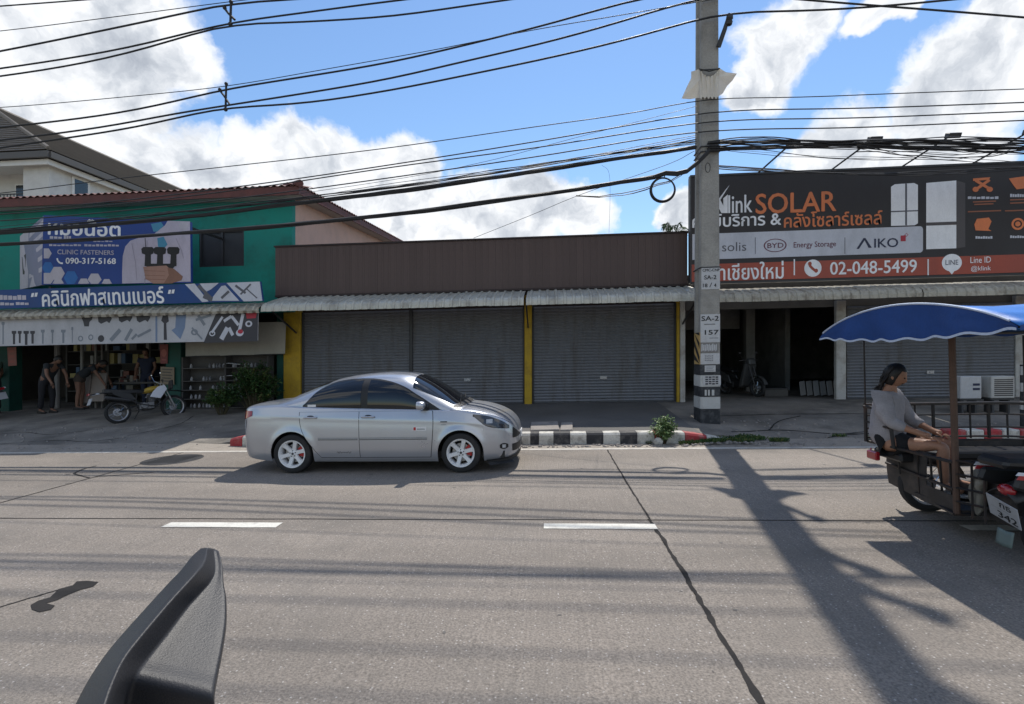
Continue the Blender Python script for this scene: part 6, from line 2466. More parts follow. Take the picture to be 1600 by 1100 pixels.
def spoked_wheel(t, c, r, w, hub=.05, lean=None, rim_m='steel', nm='wheel'):
    wh = thing(nm, None, None, c)
    wh.parent = t
    mb = MB()
    prof = [(r - .075, -.5 * w * .7), (r - .045, -.5 * w), (r - .012, -.38 * w), (r, 0), (r - .012, .38 * w), (r - .045, .5 * w), (r - .075, .5 * w * .7)]
    mb.lathe(prof, (0, 0, 0), (0, 1, 0), 36)
    mb.build('tyre', M['tyre'], wh, smooth=True, local=True)
    mb = MB()
    mb.lathe([(r - .078, -.02), (r - .072, -.025), (r - .095, -.014), (r - .095, .014), (r - .072, .025), (r - .078, .02)], (0, 0, 0), (0, 1, 0), 36)
    mb.build('rim', M[rim_m], wh, smooth=True, local=True)
    mb = MB()
    for k in range(18):
        a, b = k * math.pi / 9, k * math.pi / 9 + (.28 if k % 2 else -.28)
        s_ = .03 if k % 2 else -.03
        mb.tube([(hub * math.cos(b), s_, hub * math.sin(b)), ((r - .09) * math.cos(a), 0, (r - .09) * math.sin(a))], .0028, 3, caps=False)
    mb.build('spokes', M['chrome'], wh, local=True)
    mb = MB()
    mb.lathe([(0, -.05), (hub, -.05), (hub, .05), (0, .05)], (0, 0, 0), (0, 1, 0), 16)
    mb.lathe([(hub, .03), (.10, .03), (.10, .034), (hub, .034)], (0, 0, 0), (0, 1, 0), 20)
    mb.build('hub', M['steel'], wh, local=True)
    return wh


def trail_bike(label, loc, rotz, tank='moto_yellow', side='moto_white', group=None, rim='steel'):
    """x forward, rear axle at x=0"""
    t = thing('motorcycle', label, 'motorcycle', loc, rotz, group, rigid=True)
    spoked_wheel(t, (0, 0, .31), .31, .115, rim_m=rim)
    spoked_wheel(t, (1.36, 0, .34), .34, .085, rim_m=rim)
    mb = MB()
    mb.tube([(1.36, 0, .34), (1.10, 0, 1.0)], .001, 4)
    for s_ in (-.095, .095):
        mb.tube([(1.36, s_, .34), (1.24, s_, .64)], .026, 8)
        mb.tube([(1.24, s_, .64), (1.09, s_, 1.02)], .019, 8)
    mb.build('fork', M['steel'], t, smooth=True, local=True)
    mb = MB()
    mb.tube(catmull([(1.14, 0, .90), (.95, 0, .86), (.55, 0, .84), (.30, 0, .80), (-.25, 0, .86)], 4), .022, 6)
    mb.tube(catmull([(1.14, 0, .88), (1.0, 0, .55), (.85, 0, .33), (.55, 0, .32), (.45, 0, .45), (.45, 0, .80)], 4), .02, 6)
    for s_ in (-.10, .10):
        mb.tube([(.45, s_, .44), (.2, s_, .38), (0, s_, .31)], .02, 6)
        mb.tube([(.42, s_, .62), (-.2, s_, .82)], .013, 5)
    mb.tube([(.12, .10, .36), (.22, .08, .70)], .03, 8)
    mb.build('frame', M['moto_black'], t, smooth=True, local=True)
    mb = MB()
    mb.box(.48, .84, -.11, .11, .34, .52)
    mb.lathe([(0, -.15), (.085, -.15), (.10, -.12), (.10, .12), (.085, .15), (0, .15)], (.60, 0, .43), (0, 1, 0), 18)
    for k in range(6):
        mb.box(.70, .90, -.085, .085, .54 + .032 * k, .556 + .032 * k)
    mb.box(.73, .87, -.06, .06, .52, .74)
    mb.build('engine', M['moto_grey'], t, local=True, bevel=.008)
    mb = MB()
    mb.tube(catmull([(.86, -.06, .62), (1.0, -.09, .50), (.85, -.13, .40), (.5, -.14, .48), (.25, -.14, .62)], 5), .021, 8)
    mb.tube([(.25, -.15, .60), (-.32, -.16, .72)], [.045, .052], 10)
    mb.build('exhaust', M['steel_dark'], t, smooth=True, local=True)
    mb = MB()
    prof = [(.60, .82, .07, .08), (.68, .84, .11, .14), (.82, .87, .13, .17), (.98, .90, .11, .14), (1.06, .90, .06, .09)]
    vs, fs = [], []
    for (x, z, hw, hh) in prof:
        for k in range(12):
            a = 2 * math.pi * k / 12
            vs.append((x, hw * math.cos(a), z + hh * .55 * math.sin(a)))
    for i in range(len(prof) - 1):
        for k in range(12):
            fs.append((i * 12 + k, i * 12 + (k + 1) % 12, (i + 1) * 12 + (k + 1) % 12, (i + 1) * 12 + k))
    fs += [tuple(range(11, -1, -1)), tuple(48 + k for k in range(12))]
    mb.add(vs, fs)
    mb.build('fuel_tank', M[tank], t, smooth=True, local=True)
    for s_ in (-1, 1):
        mb = MB()
        mb.prism([(.72, .66), (.98, .60), (1.16, .86), (1.10, .98), (.92, .93), (.80, .80)], (0, s_ * .165, 0), (1, 0, 0), (0, 0, 1), (0, s_ * .018, 0))
        mb.build('tank_shroud', M[side], t, local=True, bevel=.006)
        mb = MB()
        mb.prism([(.42, .60), (.28, .80), (-.18, .88), (-.10, .78), (.2, .62)], (0, s_ * .12, 0), (1, 0, 0), (0, 0, 1), (0, s_ * .015, 0))
        mb.build('side_panel', M['moto_black'], t, local=True, bevel=.005)
    mb = MB()
    vs, fs = [], []
    pr = [(.64, .86, .07), (.45, .87, .11), (.1, .89, .13), (-.18, .92, .12), (-.30, .93, .08)]
    for (x, z, hw) in pr:
        vs += [(x, -hw, z - .07), (x, -hw, z), (x, -hw * .7, z + .025), (x, hw * .7, z + .025), (x, hw, z), (x, hw, z - .07)]
    for i in range(4):
        for k in range(6):
            fs.append((i * 6 + k, i * 6 + (k + 1) % 6, (i + 1) * 6 + (k + 1) % 6, (i + 1) * 6 + k))
    fs += [(5, 4, 3, 2, 1, 0), (24, 25, 26, 27, 28, 29)]
    mb.add(vs, fs)
    mb.build('seat', M['moto_black'], t, smooth=True, local=True)
    mb = MB()
    mb.grid(10, 4, lambda u, v: Vector((-.20 - .42 * u, (v - .5) * (.20 - .04 * u), .86 + .05 * u - .09 * u * u - .5 * (v - .5) ** 2 * .2)))
    o = mb.build('rear_fender', M['moto_black'], t, smooth=True, local=True)
    o.modifiers.new('thickness', 'SOLIDIFY').thickness = .008
    mb = MB()
    mb.box(-.64, -.60, -.06, .06, .80, .86)
    mb.build('tail_light', M['lens_red'], t, local=True, bevel=.006)
    mb = MB()
    for s_ in (-1, 1):
        mb.ball((-.46, s_ * .16, .83), .05, .022, .022, 10, 6)
        mb.tube([(-.44, s_ * .06, .84), (-.45, s_ * .16, .83)], .007, 4)
    mb.build('indicator', M['lens_clear'], t, local=True)
    mb = MB()
    mb.obox((-.60, 0, .64), (.012, 0, .0), (0, .10, 0), (.03, 0, .085))
    mb.build('number_plate', M['plate_white'], t, local=True)
    mb = MB()
    mb.grid(12, 4, lambda u, v: Vector((1.02 + .66 * u, (v - .5) * (.13 + .03 * math.sin(u * 3)), .80 + .10 * math.sin(u * 2.2) - .12 * u - .25 * (v - .5) ** 2 * .3)))
    o = mb.build('front_fender', M['moto_black'], t, smooth=True, local=True)
    o.modifiers.new('thickness', 'SOLIDIFY').thickness = .008
    mb = MB()
    mb.tube(catmull([(.98, -.40, 1.10), (1.02, -.25, 1.11), (1.08, -.10, 1.05), (1.08, .10, 1.05), (1.02, .25, 1.11), (.98, .40, 1.10)], 4), .012, 6)
    hb = mb.build('handlebar', M['steel'], t, smooth=True, local=True)
    mb = MB()
    for s_ in (-1, 1):
        mb.tube([(.99, s_ * .28, 1.105), (.98, s_ * .41, 1.10)], .018, 8)
    mb.build('grip', M['moto_black'], hb, local=True)
    for s_ in (-1, 1):
        mb = MB()
        mb.tube([(1.0, s_ * .24, 1.11), (.96, s_ * .30, 1.26)], .006, 5)
        mb.ball((.95, s_ * .32, 1.30), .012, .058, .038, 12, 8)
        mb.build('mirror', M['chrome'], t, smooth=True, local=True)
    mb = MB()
    mb.prism([(-.11, .84), (.11, .84), (.13, 1.0), (.08, 1.12), (-.08, 1.12), (-.13, 1.0)], (1.20, 0, 0), (0, 1, 0), (.10, 0, 1), (.05, 0, 0.0))
    mb.build('headlight_mask', M['moto_black'], t, local=True, bevel=.012)
    mb = MB()
    mb.tube([(.55, .10, .34), (.42, .28, .03), (.38, .30, .02)], .011, 5)
    mb.build('side_stand', M['steel_dark'], t, local=True)
    mb = MB()
    mb.box(.40, .48, -.26, .26, .30, .32)
    mb.build('foot_peg', M['steel_dark'], t, local=True)
    return t


def lean(o, a):
    o.rotation_euler = (Matrix.Rotation(o.rotation_euler.z, 3, 'Z') @ Matrix.Rotation(a, 3, 'X')).to_euler()


def floor(x, y):
    return pave_z(x, y)


b1 = trail_bike('black trail motorcycle with yellow tank and white shroud parked before the green shop', (-10.50, 11.85, floor(-10.5, 11.85) - .01), math.atan2(1.16, .72))
lean(b1, R(-7))
b1.scale = (.90, .90, .90)
b2 = trail_bike('dark motorcycle with a pale rimmed wheel showing at the left edge of the picture', (-14.62, 12.45, floor(-14.6, 12.45) - .01), R(170), 'moto_black', 'moto_black', rim='moto_white')
lean(b2, R(-7))


def scooter(label, loc, rotz, panel='moto_grey'):
    t = thing('motor_scooter', label, 'scooter', loc, rotz, rigid=True)
    spoked_wheel(t, (0, 0, .27), .27, .09)
    spoked_wheel(t, (1.22, 0, .27), .27, .08, rim_m='steel_dark')
    for s_ in (-1, 1):
        mb = MB()
        mb.prism([(.42, .34), (.30, .60), (-.36, .82), (-.42, .74), (-.20, .52), (.1, .40)], (0, s_ * .12, 0), (1, 0, 0), (0, 0, 1), (0, s_ * .05, 0))
        mb.build('side_cover', M[panel], t, local=True, bevel=.02)
    mb = MB()
    mb.prism([(.72, .24), (.86, .30), (1.03, .92), (.95, .95), (.80, .55)], (0, -.20, 0), (1, 0, 0), (0, 0, 1), (0, .40, 0))
    mb.build('leg_shield', M[panel], t, local=True, bevel=.02)
    mb = MB()
    mb.prism([(.90, .92), (1.10, .90), (1.08, 1.06), (.98, 1.10), (.90, 1.04)], (0, -.12, 0), (1, 0, 0), (0, 0, 1), (0, .24, 0))
    mb.build('headlamp_cowl', M[panel], t, local=True, bevel=.03)
    mb = MB()
    mb.prism([(.46, .66), (.44, .76), (-.30, .86), (-.36, .80)], (0, -.13, 0), (1, 0, 0), (0, 0, 1), (0, .26, 0))
    mb.build('seat', M['moto_black'], t, local=True, bevel=.03)
    mb = MB()
    mb.prism([(.30, .22), (.30, .50), (.80, .44), (.84, .28)], (0, -.08, 0), (1, 0, 0), (0, 0, 1), (0, .16, 0))
    mb.box(.12, .42, -.10, .10, .22, .42)
    mb.build('engine', M['moto_black'], t, local=True, bevel=.02)
    mb = MB()
    mb.tube(catmull([(.92, -.34, 1.02), (.98, -.15, 1.04), (1.0, 0, 1.0), (.98, .15, 1.04), (.92, .34, 1.02)], 4), .012, 6)
    mb.build('handlebar', M['steel_dark'], t, local=True)
    mb = MB()
    for s_ in (-.07, .07):
        mb.tube([(1.22, s_, .27), (1.02, s_, .85)], .022, 6)
    mb.build('fork', M['steel_dark'], t, local=True)
    mb = MB()
    mb.grid(10, 4, lambda u, v: Vector((1.22 + .33 * math.cos(.3 + 2.0 * u), (v - .5) * .13, .27 + .33 * math.sin(.3 + 2.0 * u))))
    mb.build('front_fender', M[panel], t, smooth=True, local=True)
    for s_ in (-1, 1):
        mb = MB()
        mb.tube([(.95, s_ * .22, 1.04), (.92, s_ * .28, 1.20)], .006, 4)
        mb.ball((.92, s_ * .30, 1.24), .012, .05, .035, 10, 6)
        mb.build('mirror', M['moto_black'], t, local=True)
    mb = MB()
    mb.box(-.44, -.40, -.07, .07, .68, .76)
    mb.build('tail_light', M['lens_red'], t, local=True)
    return t


M['scooter_silver'] = mat('scooter_silver', (0.085, 0.085, 0.085), rough=0.4, metal=0.3, var=0.1)
g_ = at(1140, 600, 15.4)
scooter('silver grey scooter parked in the dark garage beside the concrete pole', (g_.x + 0.05, 15.9, .37), R(-66), 'scooter_silver')

# ------------------------------------------------------------------ motorcycle with a covered sidecar (local origin on the road under its rear; x forward)
SX, SY = 3.6, 5.0
sc_ = thing('sidecar_taxi', 'motorcycle with passenger sidecar under a blue arched canvas roof', 'sidecar motorcycle', (SX, SY, 0), rigid=True)
M['canvas_shaded'] = mat('shaded_blue_canvas', (0.011, 0.052, 0.205), rough=0.6, var=0.12, vs=3, fine=0.05, bump=0.15, bs=25)  # valance copy of the roof canvas, its shade put into the colour
M['canvas_top'] = mat('sunlit_blue_canvas', (0.018, 0.16, 0.52), rough=0.55, var=0.1, vs=3, bump=0.15, bs=25)  # the same blue canvas in a lighter, sunlit copy
M['canvas_white'] = mat('white_canvas_trim', (0.48, 0.54, 0.66), rough=0.7, var=0.06)
M['frame_black'] = mat('sidecar_frame', (0.022, 0.020, 0.020), rough=0.5, var=0.25, dirt=(0.10, 0.05, 0.03), dirt_amt=0.5, dirt_scale=6)
M['frame_rust'] = mat('rusty_post', (0.11, 0.065, 0.045), rough=0.75, var=0.3, dirt=(0.05, 0.035, 0.03), dirt_amt=0.6, dirt_scale=7)
M['sidecar_sheet'] = mat('sidecar_sheet', (0.035, 0.032, 0.031), rough=0.6, var=0.5, vs=5, dirt=(0.11, 0.085, 0.07), dirt_amt=0.6, dirt_scale=5)


def W(x, y, z):
    return Vector((x - SX, y - SY, z))


YA, YB = 3.55, 5.97


def arch(y, x):
    t = (y - YA) / (YB - YA)
    return 1.862 + 0.235 * (1 - (2 * t - 1) ** 2) ** 0.85 if 0 < t < 1 else 1.862


mb = MB()
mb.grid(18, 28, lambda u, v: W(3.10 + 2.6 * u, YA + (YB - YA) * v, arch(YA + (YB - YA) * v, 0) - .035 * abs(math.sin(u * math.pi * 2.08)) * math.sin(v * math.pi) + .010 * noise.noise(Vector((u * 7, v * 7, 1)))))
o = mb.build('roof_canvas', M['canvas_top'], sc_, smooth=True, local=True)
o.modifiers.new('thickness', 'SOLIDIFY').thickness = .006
hem = lambda v: 1.838 + .011 * math.sin(v * 48) - .045 * math.sin(v * math.pi)
mb = MB()
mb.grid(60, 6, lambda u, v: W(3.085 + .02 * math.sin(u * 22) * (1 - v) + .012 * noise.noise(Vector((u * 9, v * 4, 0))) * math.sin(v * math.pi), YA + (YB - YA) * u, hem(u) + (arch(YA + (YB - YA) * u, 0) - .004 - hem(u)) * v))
mb.build('valance', M['canvas_shaded'], sc_, smooth=True, local=True)
mb = MB()
mb.grid(60, 1, lambda u, v: W(3.076 + .02 * math.sin(u * 22), YA + (YB - YA) * u, hem(u) - .008 + .018 * v))
mb.build('hem_trim', M['canvas_white'], sc_, smooth=True, local=True)
mb = MB()
mb.tube([W(3.085, YA + (YB - YA) * k / 40, arch(YA + (YB - YA) * k / 40, 0) + .004) for k in range(1, 40)], .009, 6)
mb.build('edge_piping', M['canvas_white'], sc_, smooth=True, local=True)
mb = MB()
for s_, yy in ((0, YA), (1, YB)):
    mb.grid(40, 2, lambda u, v: W(3.10 + 2.6 * u, yy, 1.83 + .012 * math.sin(u * 40) + (.034) * v))
mb.build('side_valance', M['canvas_shaded'], sc_, smooth=True, local=True)
# roof frame and posts
mb = MB()
for x in (3.16, 4.4, 5.6):
    mb.tube([W(x, YA + .02 + (YB - YA - .04) * k / 16, arch(YA + .02 + (YB - YA - .04) * k / 16, 0) - .03) for k in range(17)], .014, 6)
for y in (YA + .05, 4.76, YB - .05):
    mb.tube([W(3.13, y, arch(y, 0) - .03), W(5.65, y, arch(y, 0) - .03)], .014, 6)
mb.build('roof_frame', M['frame_black'], sc_, local=True)
MB().tube([W(3.62, 4.80, .25), W(3.60, 4.79, arch(4.79, 0) - .03)], .026, 8).build('post', M['frame_rust'], sc_, local=True)
MB().tube([W(3.50, 5.88, .70), W(3.50, 5.88, 1.83)], .009, 6).build('post', M['frame_black'], sc_, local=True)
MB().tube([W(5.15, 5.88, .35), W(5.15, 5.88, 1.83)], .016, 6).build('post', M['frame_black'], sc_, local=True)
MB().tube([W(5.15, 4.80, .35), W(5.15, 4.80, 2.0)], .016, 6).build('post', M['frame_black'], sc_, local=True)
# body: floor, sheets and bars
mb = MB()
mb.box(3.66 - SX, 5.25 - SX, 4.80 - SY, 5.40 - SY, .24, .275)
mb.box(4.35 - SX, 5.25 - SX, 5.40 - SY, 5.90 - SY, .24, .275)
mb.build('floor', M['sidecar_sheet'], sc_, local=True)
mb = MB()
mb.grid(8, 6, lambda u, v: W(3.74 - .02 * math.sin(v * 3) - .06 * u, 5.90 - .68 * u, .24 - .03 * u + (.46 + .03 * u) * v))
mb.grid(8, 3, lambda u, v: W(3.67 - .04 * u, 5.32 - .50 * u, .22 + .17 * v))
o = mb.build('rear_sheet', M['sidecar_sheet'], sc_, local=True)
o.modifiers.new('thickness', 'SOLIDIFY').thickness = .006
mb = MB()
mb.box(3.76 - SX, 5.25 - SX, 5.89 - SY, 5.905 - SY, .42, .70)
mb.build('side_sheet', M['sidecar_sheet'], sc_, local=True)
mb = MB()
mb.box(3.85 - SX, 5.25 - SX, 4.795 - SY, 4.81 - SY, .24, .62)
mb.build('side_sheet', M['sidecar_sheet'], sc_, local=True)
mb = MB()
for z, xa in ((.70, 3.53), (.46, 3.72), (.24, 3.72)):
    mb.tube([W(xa, 5.90 if z > .3 else 5.36, z), W(3.60, 4.80, z)], .016, 6)
mb.tube([W(3.53, 5.90, .70), W(5.28, 5.90, .70)], .016, 6)
for z in (.70, .24):
    mb.tube([W(3.60, 4.80, z), W(5.28, 4.80, z)], .016, 6)
for y in (5.62, 5.34, 5.16, 5.04, 4.92):
    mb.tube([W(3.66, y, .70), W(3.68, y, .24 if y < 5.5 else .40)], .011, 5)
mb.tube([W(3.50, 5.88, .70), W(3.50, 5.88, 1.08)], .02, 6)
mb.tube(catmull([W(3.50, 5.90, 1.08), W(3.49, 5.70, 1.08), W(3.49, 5.56, 1.05), W(3.50, 5.48, .95), W(3.52, 5.46, .70)], 5), .018, 7)
mb.tube([W(3.50, 5.88, .92), W(3.50, 5.50, .90)], .011, 6)
for z in (.36, .48, .60, .72):
    mb.tube([W(3.60, 4.80, z), W(3.78, 4.40, z)], .010, 5)
for y in (4.68, 4.55):
    mb.tube([W(3.66, y, .24), W(3.66, y, .74)], .010, 5)
mb.build('body_frame', M['frame_black'], sc_, local=True)
mb = MB()
mb.grid(4, 4, lambda u, v: W(3.80, 4.78 - .36 * u, .24 + .50 * v))
mb.build('rear_sheet', M['sidecar_sheet'], sc_, local=True).modifiers.new('thickness', 'SOLIDIFY').thickness = .006
mb = MB()
mb.grid(4, 4, lambda u, v: W(3.95 + .01 * v, 5.30 - .48 * u, .26 + .16 * v))
mb.build('rear_sheet', M['sidecar_sheet'], sc_, local=True).modifiers.new('thickness', 'SOLIDIFY').thickness = .006
mb = MB()
for z, r_ in ((1.10, .018), (.98, .010), (.84, .010), (.74, .012)):
    mb.tube(catmull([W(3.50, 5.90, z), W(4.3, 5.92, z), W(5.0, 5.90, z), W(5.25, 5.82, z - .02)], 5), r_, 6)
for k in range(9):
    x = 3.66 + k * .19
    mb.tube([W(x, 5.91, .72), W(x, 5.915, 1.09)], .010 if k % 3 else .017, 5)
mb.build('side_rail', M['frame_black'], sc_, local=True)
mb = MB()
mb.box(3.56 - SX, 4.05 - SX, 5.42 - SY, 5.86 - SY, .56, .645)
mb.box(4.05 - SX, 5.2 - SX, 5.55 - SY, 5.86 - SY, .56, .645)
mb.build('bench_seat', M['moto_black'], sc_, local=True, bevel=.02)
mb = MB()
mb.bar(W(3.47, 5.74, .66), W(3.45, 5.74, .58), .02, .02)
mb.box(3.44 - SX, 3.49 - SX, 5.62 - SY, 5.78 - SY, .54, .63)
mb.build('tail_light', M['lens_red'], sc_, local=True, bevel=.01)
spoked_wheel(sc_, W(3.98, 5.66, .29), .29, .10)
mb = MB()
mb.grid(10, 3, lambda u, v: W(3.98 + .33 * math.cos(.2 + 2.3 * u), 5.58 + .16 * v, .29 + .33 * math.sin(.2 + 2.3 * u)))
mb.build('wheel_guard', M['sidecar_sheet'], sc_, smooth=True, local=True)
# the motorcycle beside it
MY = 4.22
spoked_wheel(sc_, W(3.95, MY, .29), .29, .09)
spoked_wheel(sc_, W(5.2, MY, .29), .29, .08)
mb = MB()
mb.grid(12, 6, lambda u, v: W(3.50 + .50 * u, MY - .14 + .28 * v, .62 + .14 * math.sin(u * 1.6) - .9 * (v - .5) ** 2 * .35))
o = mb.build('rear_fender', M['moto_black'], sc_, smooth=True, local=True)
o.modifiers.new('thickness', 'SOLIDIFY').thickness = .01
for s_ in (-1, 1):
    mb = MB()
    mb.prism([(3.46, .66), (3.50, .76), (4.45, .70), (4.5, .52), (4.2, .46)], (-SX, MY - SY + s_ * .13, 0), (1, 0, 0), (0, 0, 1), (0, s_ * .05, 0))
    mb.build('side_cover', M['moto_black'], sc_, local=True, bevel=.02)
    mb = MB()
    mb.prism([(3.47, .735), (3.49, .765), (4.44, .705), (4.44, .66)], (-SX, MY - SY + s_ * .183, 0), (1, 0, 0), (0, 0, 1), (0, s_ * .006, 0))
    mb.build('red_stripe', M['moto_red'], sc_, local=True)
    mb = MB()
    mb.prism([(3.465, .766), (3.485, .79), (4.44, .722), (4.44, .706)], (-SX, MY - SY + s_ * .183, 0), (1, 0, 0), (0, 0, 1), (0, s_ * .005, 0))
    mb.build('white_stripe', M['moto_white'], sc_, local=True)
mb = MB()
mb.prism([(3.42, .80), (3.45, .88), (4.5, .84), (4.55, .74)], (-SX, MY - SY - .14, 0), (1, 0, 0), (0, 0, 1), (0, .28, 0))
mb.build('saddle', M['moto_black'], sc_, local=True, bevel=.03)
mb = MB()
mb.box(4.15 - SX, 4.75 - SX, MY - SY - .12, MY - SY + .12, .25, .55)
mb.build('engine', M['moto_grey'], sc_, local=True, bevel=.03)
mb = MB()
mb.ball(W(3.53, MY - .03, .62), .04, .075, .045, 12, 8)
mb.build('rear_lamp', M['lens_red'], sc_, smooth=True, local=True)
pl_c, pu, pv = W(3.52, MY - .01, .45), Vector((.02, -.11, -.035)), Vector((-.035, -.024, .085))
mb = MB()
mb.obox(pl_c, pu, pv, pu.cross(pv).normalized() * .003)
npl_ = mb.build('number_plate', M['plate_white'], sc_, local=True)
sgp = Sign(npl_, pl_c - pu + pv, pl_c + pu + pv, pl_c + pu - pv, pl_c - pu - pv)
_off = Vector(sc_.location)


class SP(Sign):
    def P(s, u, v, d=0.0):
        a = s.c[0].lerp(s.c[1], u)
        b = s.c[3].lerp(s.c[2], u)
        return a.lerp(b, v) + s.n * d + _off


sgp.__class__ = SP
if sgp.n.x > 0:
    sgp.n = -sgp.n
sgp.text('กธ', .42, .10, .78, .36, M['ink'], d=.004, bold=.04)
sgp.text('342', .30, .58, .92, .92, M['ink'], d=.004, bold=.05)
mb = MB()
sgp.rect(mb, .1, .46, .75, .485, .004)
mb.build('plate_rule', M['faint_ink'], npl_)
mb = MB()
mb.grid(6, 4, lambda u, v: W(3.53 - .02 * v, MY + .05 - .14 * u, .30 - .12 * v + .02 * abs(u - .5)))
o = mb.build('mud_flap', flat_mat('mud_flap_grey', (0.13, 0.17, 0.16)), sc_, smooth=True, local=True)
o.modifiers.new('thickness', 'SOLIDIFY').thickness = .006
mb = MB()
mb.tube(catmull([W(5.0, MY - .33, 1.02), W(5.1, MY - .15, 1.05), W(5.12, MY, 1.0), W(5.1, MY + .15, 1.05), W(5.0, MY + .33, 1.02)], 4), .013, 6)
mb.tube([W(5.2, MY - .08, .29), W(4.98, MY - .08, .95)], .02, 6)
mb.tube([W(5.2, MY + .08, .29), W(4.98, MY + .08, .95)], .02, 6)
mb.build('handlebar', M['steel_dark'], sc_, local=True)
mb = MB()
for z in (.30, .55):
    mb.tube([W(4.3, MY + .1, z), W(4.3, 4.80, z)], .018, 6)
    mb.tube([W(4.8, MY + .1, z), W(4.8, 4.80, z)], .018, 6)
mb.build('coupling_bar', M['frame_black'], sc_, local=True)
# pale sack tucked between the post and the motorcycle
sk = thing('sack', 'crumpled pale sack wedged in the sidecar just right of the rusty post', 'sack', (3.72, 4.70, .24), rigid=True)
mb = MB()
mb.ball((0, 0, .22), .055, .06, .20, 18, 14)
for i, v in enumerate(mb.v):
    mb.v[i] = v + Vector((noise.noise(v * 11), noise.noise(v * 11 + Vector((3, 0, 0))), noise.noise(v * 7) * .5)) * .045
mb.build('bag', mat('sack_white', (0.22, 0.205, 0.175), rough=0.8, var=0.25, vs=8, bump=0.4, bs=25), sk, smooth=True, local=True)

# passenger on the bench, turned towards the front right
px_ang = math.atan2(-.42, .36)
cloth('grey_shirt', (0.30, 0.285, 0.30))
cloth('black_shorts', (0.010, 0.010, 0.012))
cloth('sandal_pale', (0.42, 0.44, 0.43), 0.6)
person('passenger in a loose grey shirt and black shorts seated in the sidecar', (3.62, 5.68, .66), px_ang,
       dict(pelvis=(-.02, 0, .08), waist=(-.05, 0, .24), chest=(-.03, 0, .45), neck=(0.0, 0, .63), head=(.05, 0, .77), hd=(1, .1, -.05),
            shl=(-.02, .175, .55), ell=(.10, .23, .30), wrl=(.33, .14, .20), hdl=(1, -.1, -.25), shr=(-.02, -.175, .55), elr=(.06, -.23, .30), wrr=(.31, -.15, .20), hdr=(1, .1, -.25),
            hipl=(.0, .09, .06), knl=(.47, .12, .10), anl=(.50, .13, -.28), toel=(.15, .02, -.03),
            hipr=(.0, -.09, .06), knr=(.47, -.12, .10), anr=(.47, -.12, -.28), toer=(.15, -.02, -.03)),
       M['grey_shirt'], M['black_shorts'], M['sandal_pale'], sleeve=1.55, leg_cover=.5, barefoot=True, bulk=1.22, hair_long=True)


def stand(bend=0.0, arm=(.05, .25), spread=.1, step=.0):
    """upright figure, optionally bent forward at the hips"""
    c, s_ = math.cos(bend), math.sin(bend)

    def b(x, y, z):
        zz = z - .95
        return (x * c + zz * s_, y, .95 + zz * c - x * s_)
    J = dict(pelvis=(0, 0, .95), waist=b(0, 0, 1.10), chest=b(.0, 0, 1.32), neck=b(.01, 0, 1.48), head=b(.05, 0, 1.63), hd=(c, 0, -s_))
    for k, sg in (('l', 1), ('r', -1)):
        J['sh' + k] = b(0, sg * .185, 1.42)
        sh = Vector(J['sh' + k])
        J['el' + k] = tuple(sh + Vector((arm[0], sg * .06, -.27)))
        J['wr' + k] = tuple(sh + Vector((arm[0] + arm[1], sg * .02, -.48)))
        J['hip' + k] = (0, sg * .09, .90)
        J['kn' + k] = (.03 + step * sg, sg * spread, .50)
        J['an' + k] = (-.02 + step * 1.4 * sg, sg * spread, .085)
    return J


cloth('skin_shaded', (0.20, 0.105, 0.068), 0.6)  # skin colour darkened to stand in for the shade at the shop front
cloth('dark_tee', (0.026, 0.030, 0.034))
cloth('dark_trousers', (0.016, 0.016, 0.019))
cloth('green_tee', (0.045, 0.075, 0.055))
cloth('navy_dress', (0.018, 0.024, 0.045))
cloth('brown_shorts', (0.07, 0.055, 0.045))
cloth('shoe_dark', (0.02, 0.018, 0.017), 0.6)
SHOP = 'people at the front of the green shop'
person('man in dark shirt and dark trousers stooping outside the green shop', (-13.85, 13.25, floor(-13.85, 13.25)), R(-8), stand(.62, (.10, .10), .10, .05), M['dark_tee'], M['dark_trousers'], M['shoe_dark'], SHOP, skin='skin_shaded')
person('person in muted green shirt at the left edge beside the pale rimmed wheel', (-15.5, 13.3, floor(-15.5, 13.3)), R(150), stand(.35, (.15, .18), .10), M['green_tee'], M['dark_trousers'], M['shoe_dark'], SHOP, skin='skin_shaded')
person('bare legged person in shorts bending over behind the stooping man', (-13.5, 13.9, floor(-13.5, 13.9)), R(20), stand(.95, (.2, .1), .12), M['dark_tee'], M['brown_shorts'], M['shoe_dark'], SHOP, skin='skin_shaded', leg_cover=.40)
person('person in navy clothes standing in the shop behind the trail motorcycle', (-12.0, 14.6, floor(-12, 14.2)), R(-70), stand(.06, (.05, .2), .09), M['navy_dress'], M['navy_dress'], M['shoe_dark'], SHOP, skin='skin_shaded')


# ------------------------------------------------------------------ plants
def leaf_mat(name, col):
    m = mat(name, col, rough=0.5, var=0.25, vs=6, fine=0.1, spec=0.35)
    b = m.node_tree.nodes['Principled BSDF']
    b.inputs['Subsurface Weight'].default_value = 0.0
    b.inputs['Transmission Weight'].default_value = 0.0
    return m


LEAF = [leaf_mat('leaf_dark', (0.018, 0.048, 0.014)), leaf_mat('leaf_mid', (0.038, 0.085, 0.022)), leaf_mat('leaf_pale', (0.080, 0.135, 0.040)), leaf_mat('leaf_yellowish', (0.12, 0.13, 0.035))]
M['stem'] = mat('stem', (0.075, 0.065, 0.035), rough=0.85)


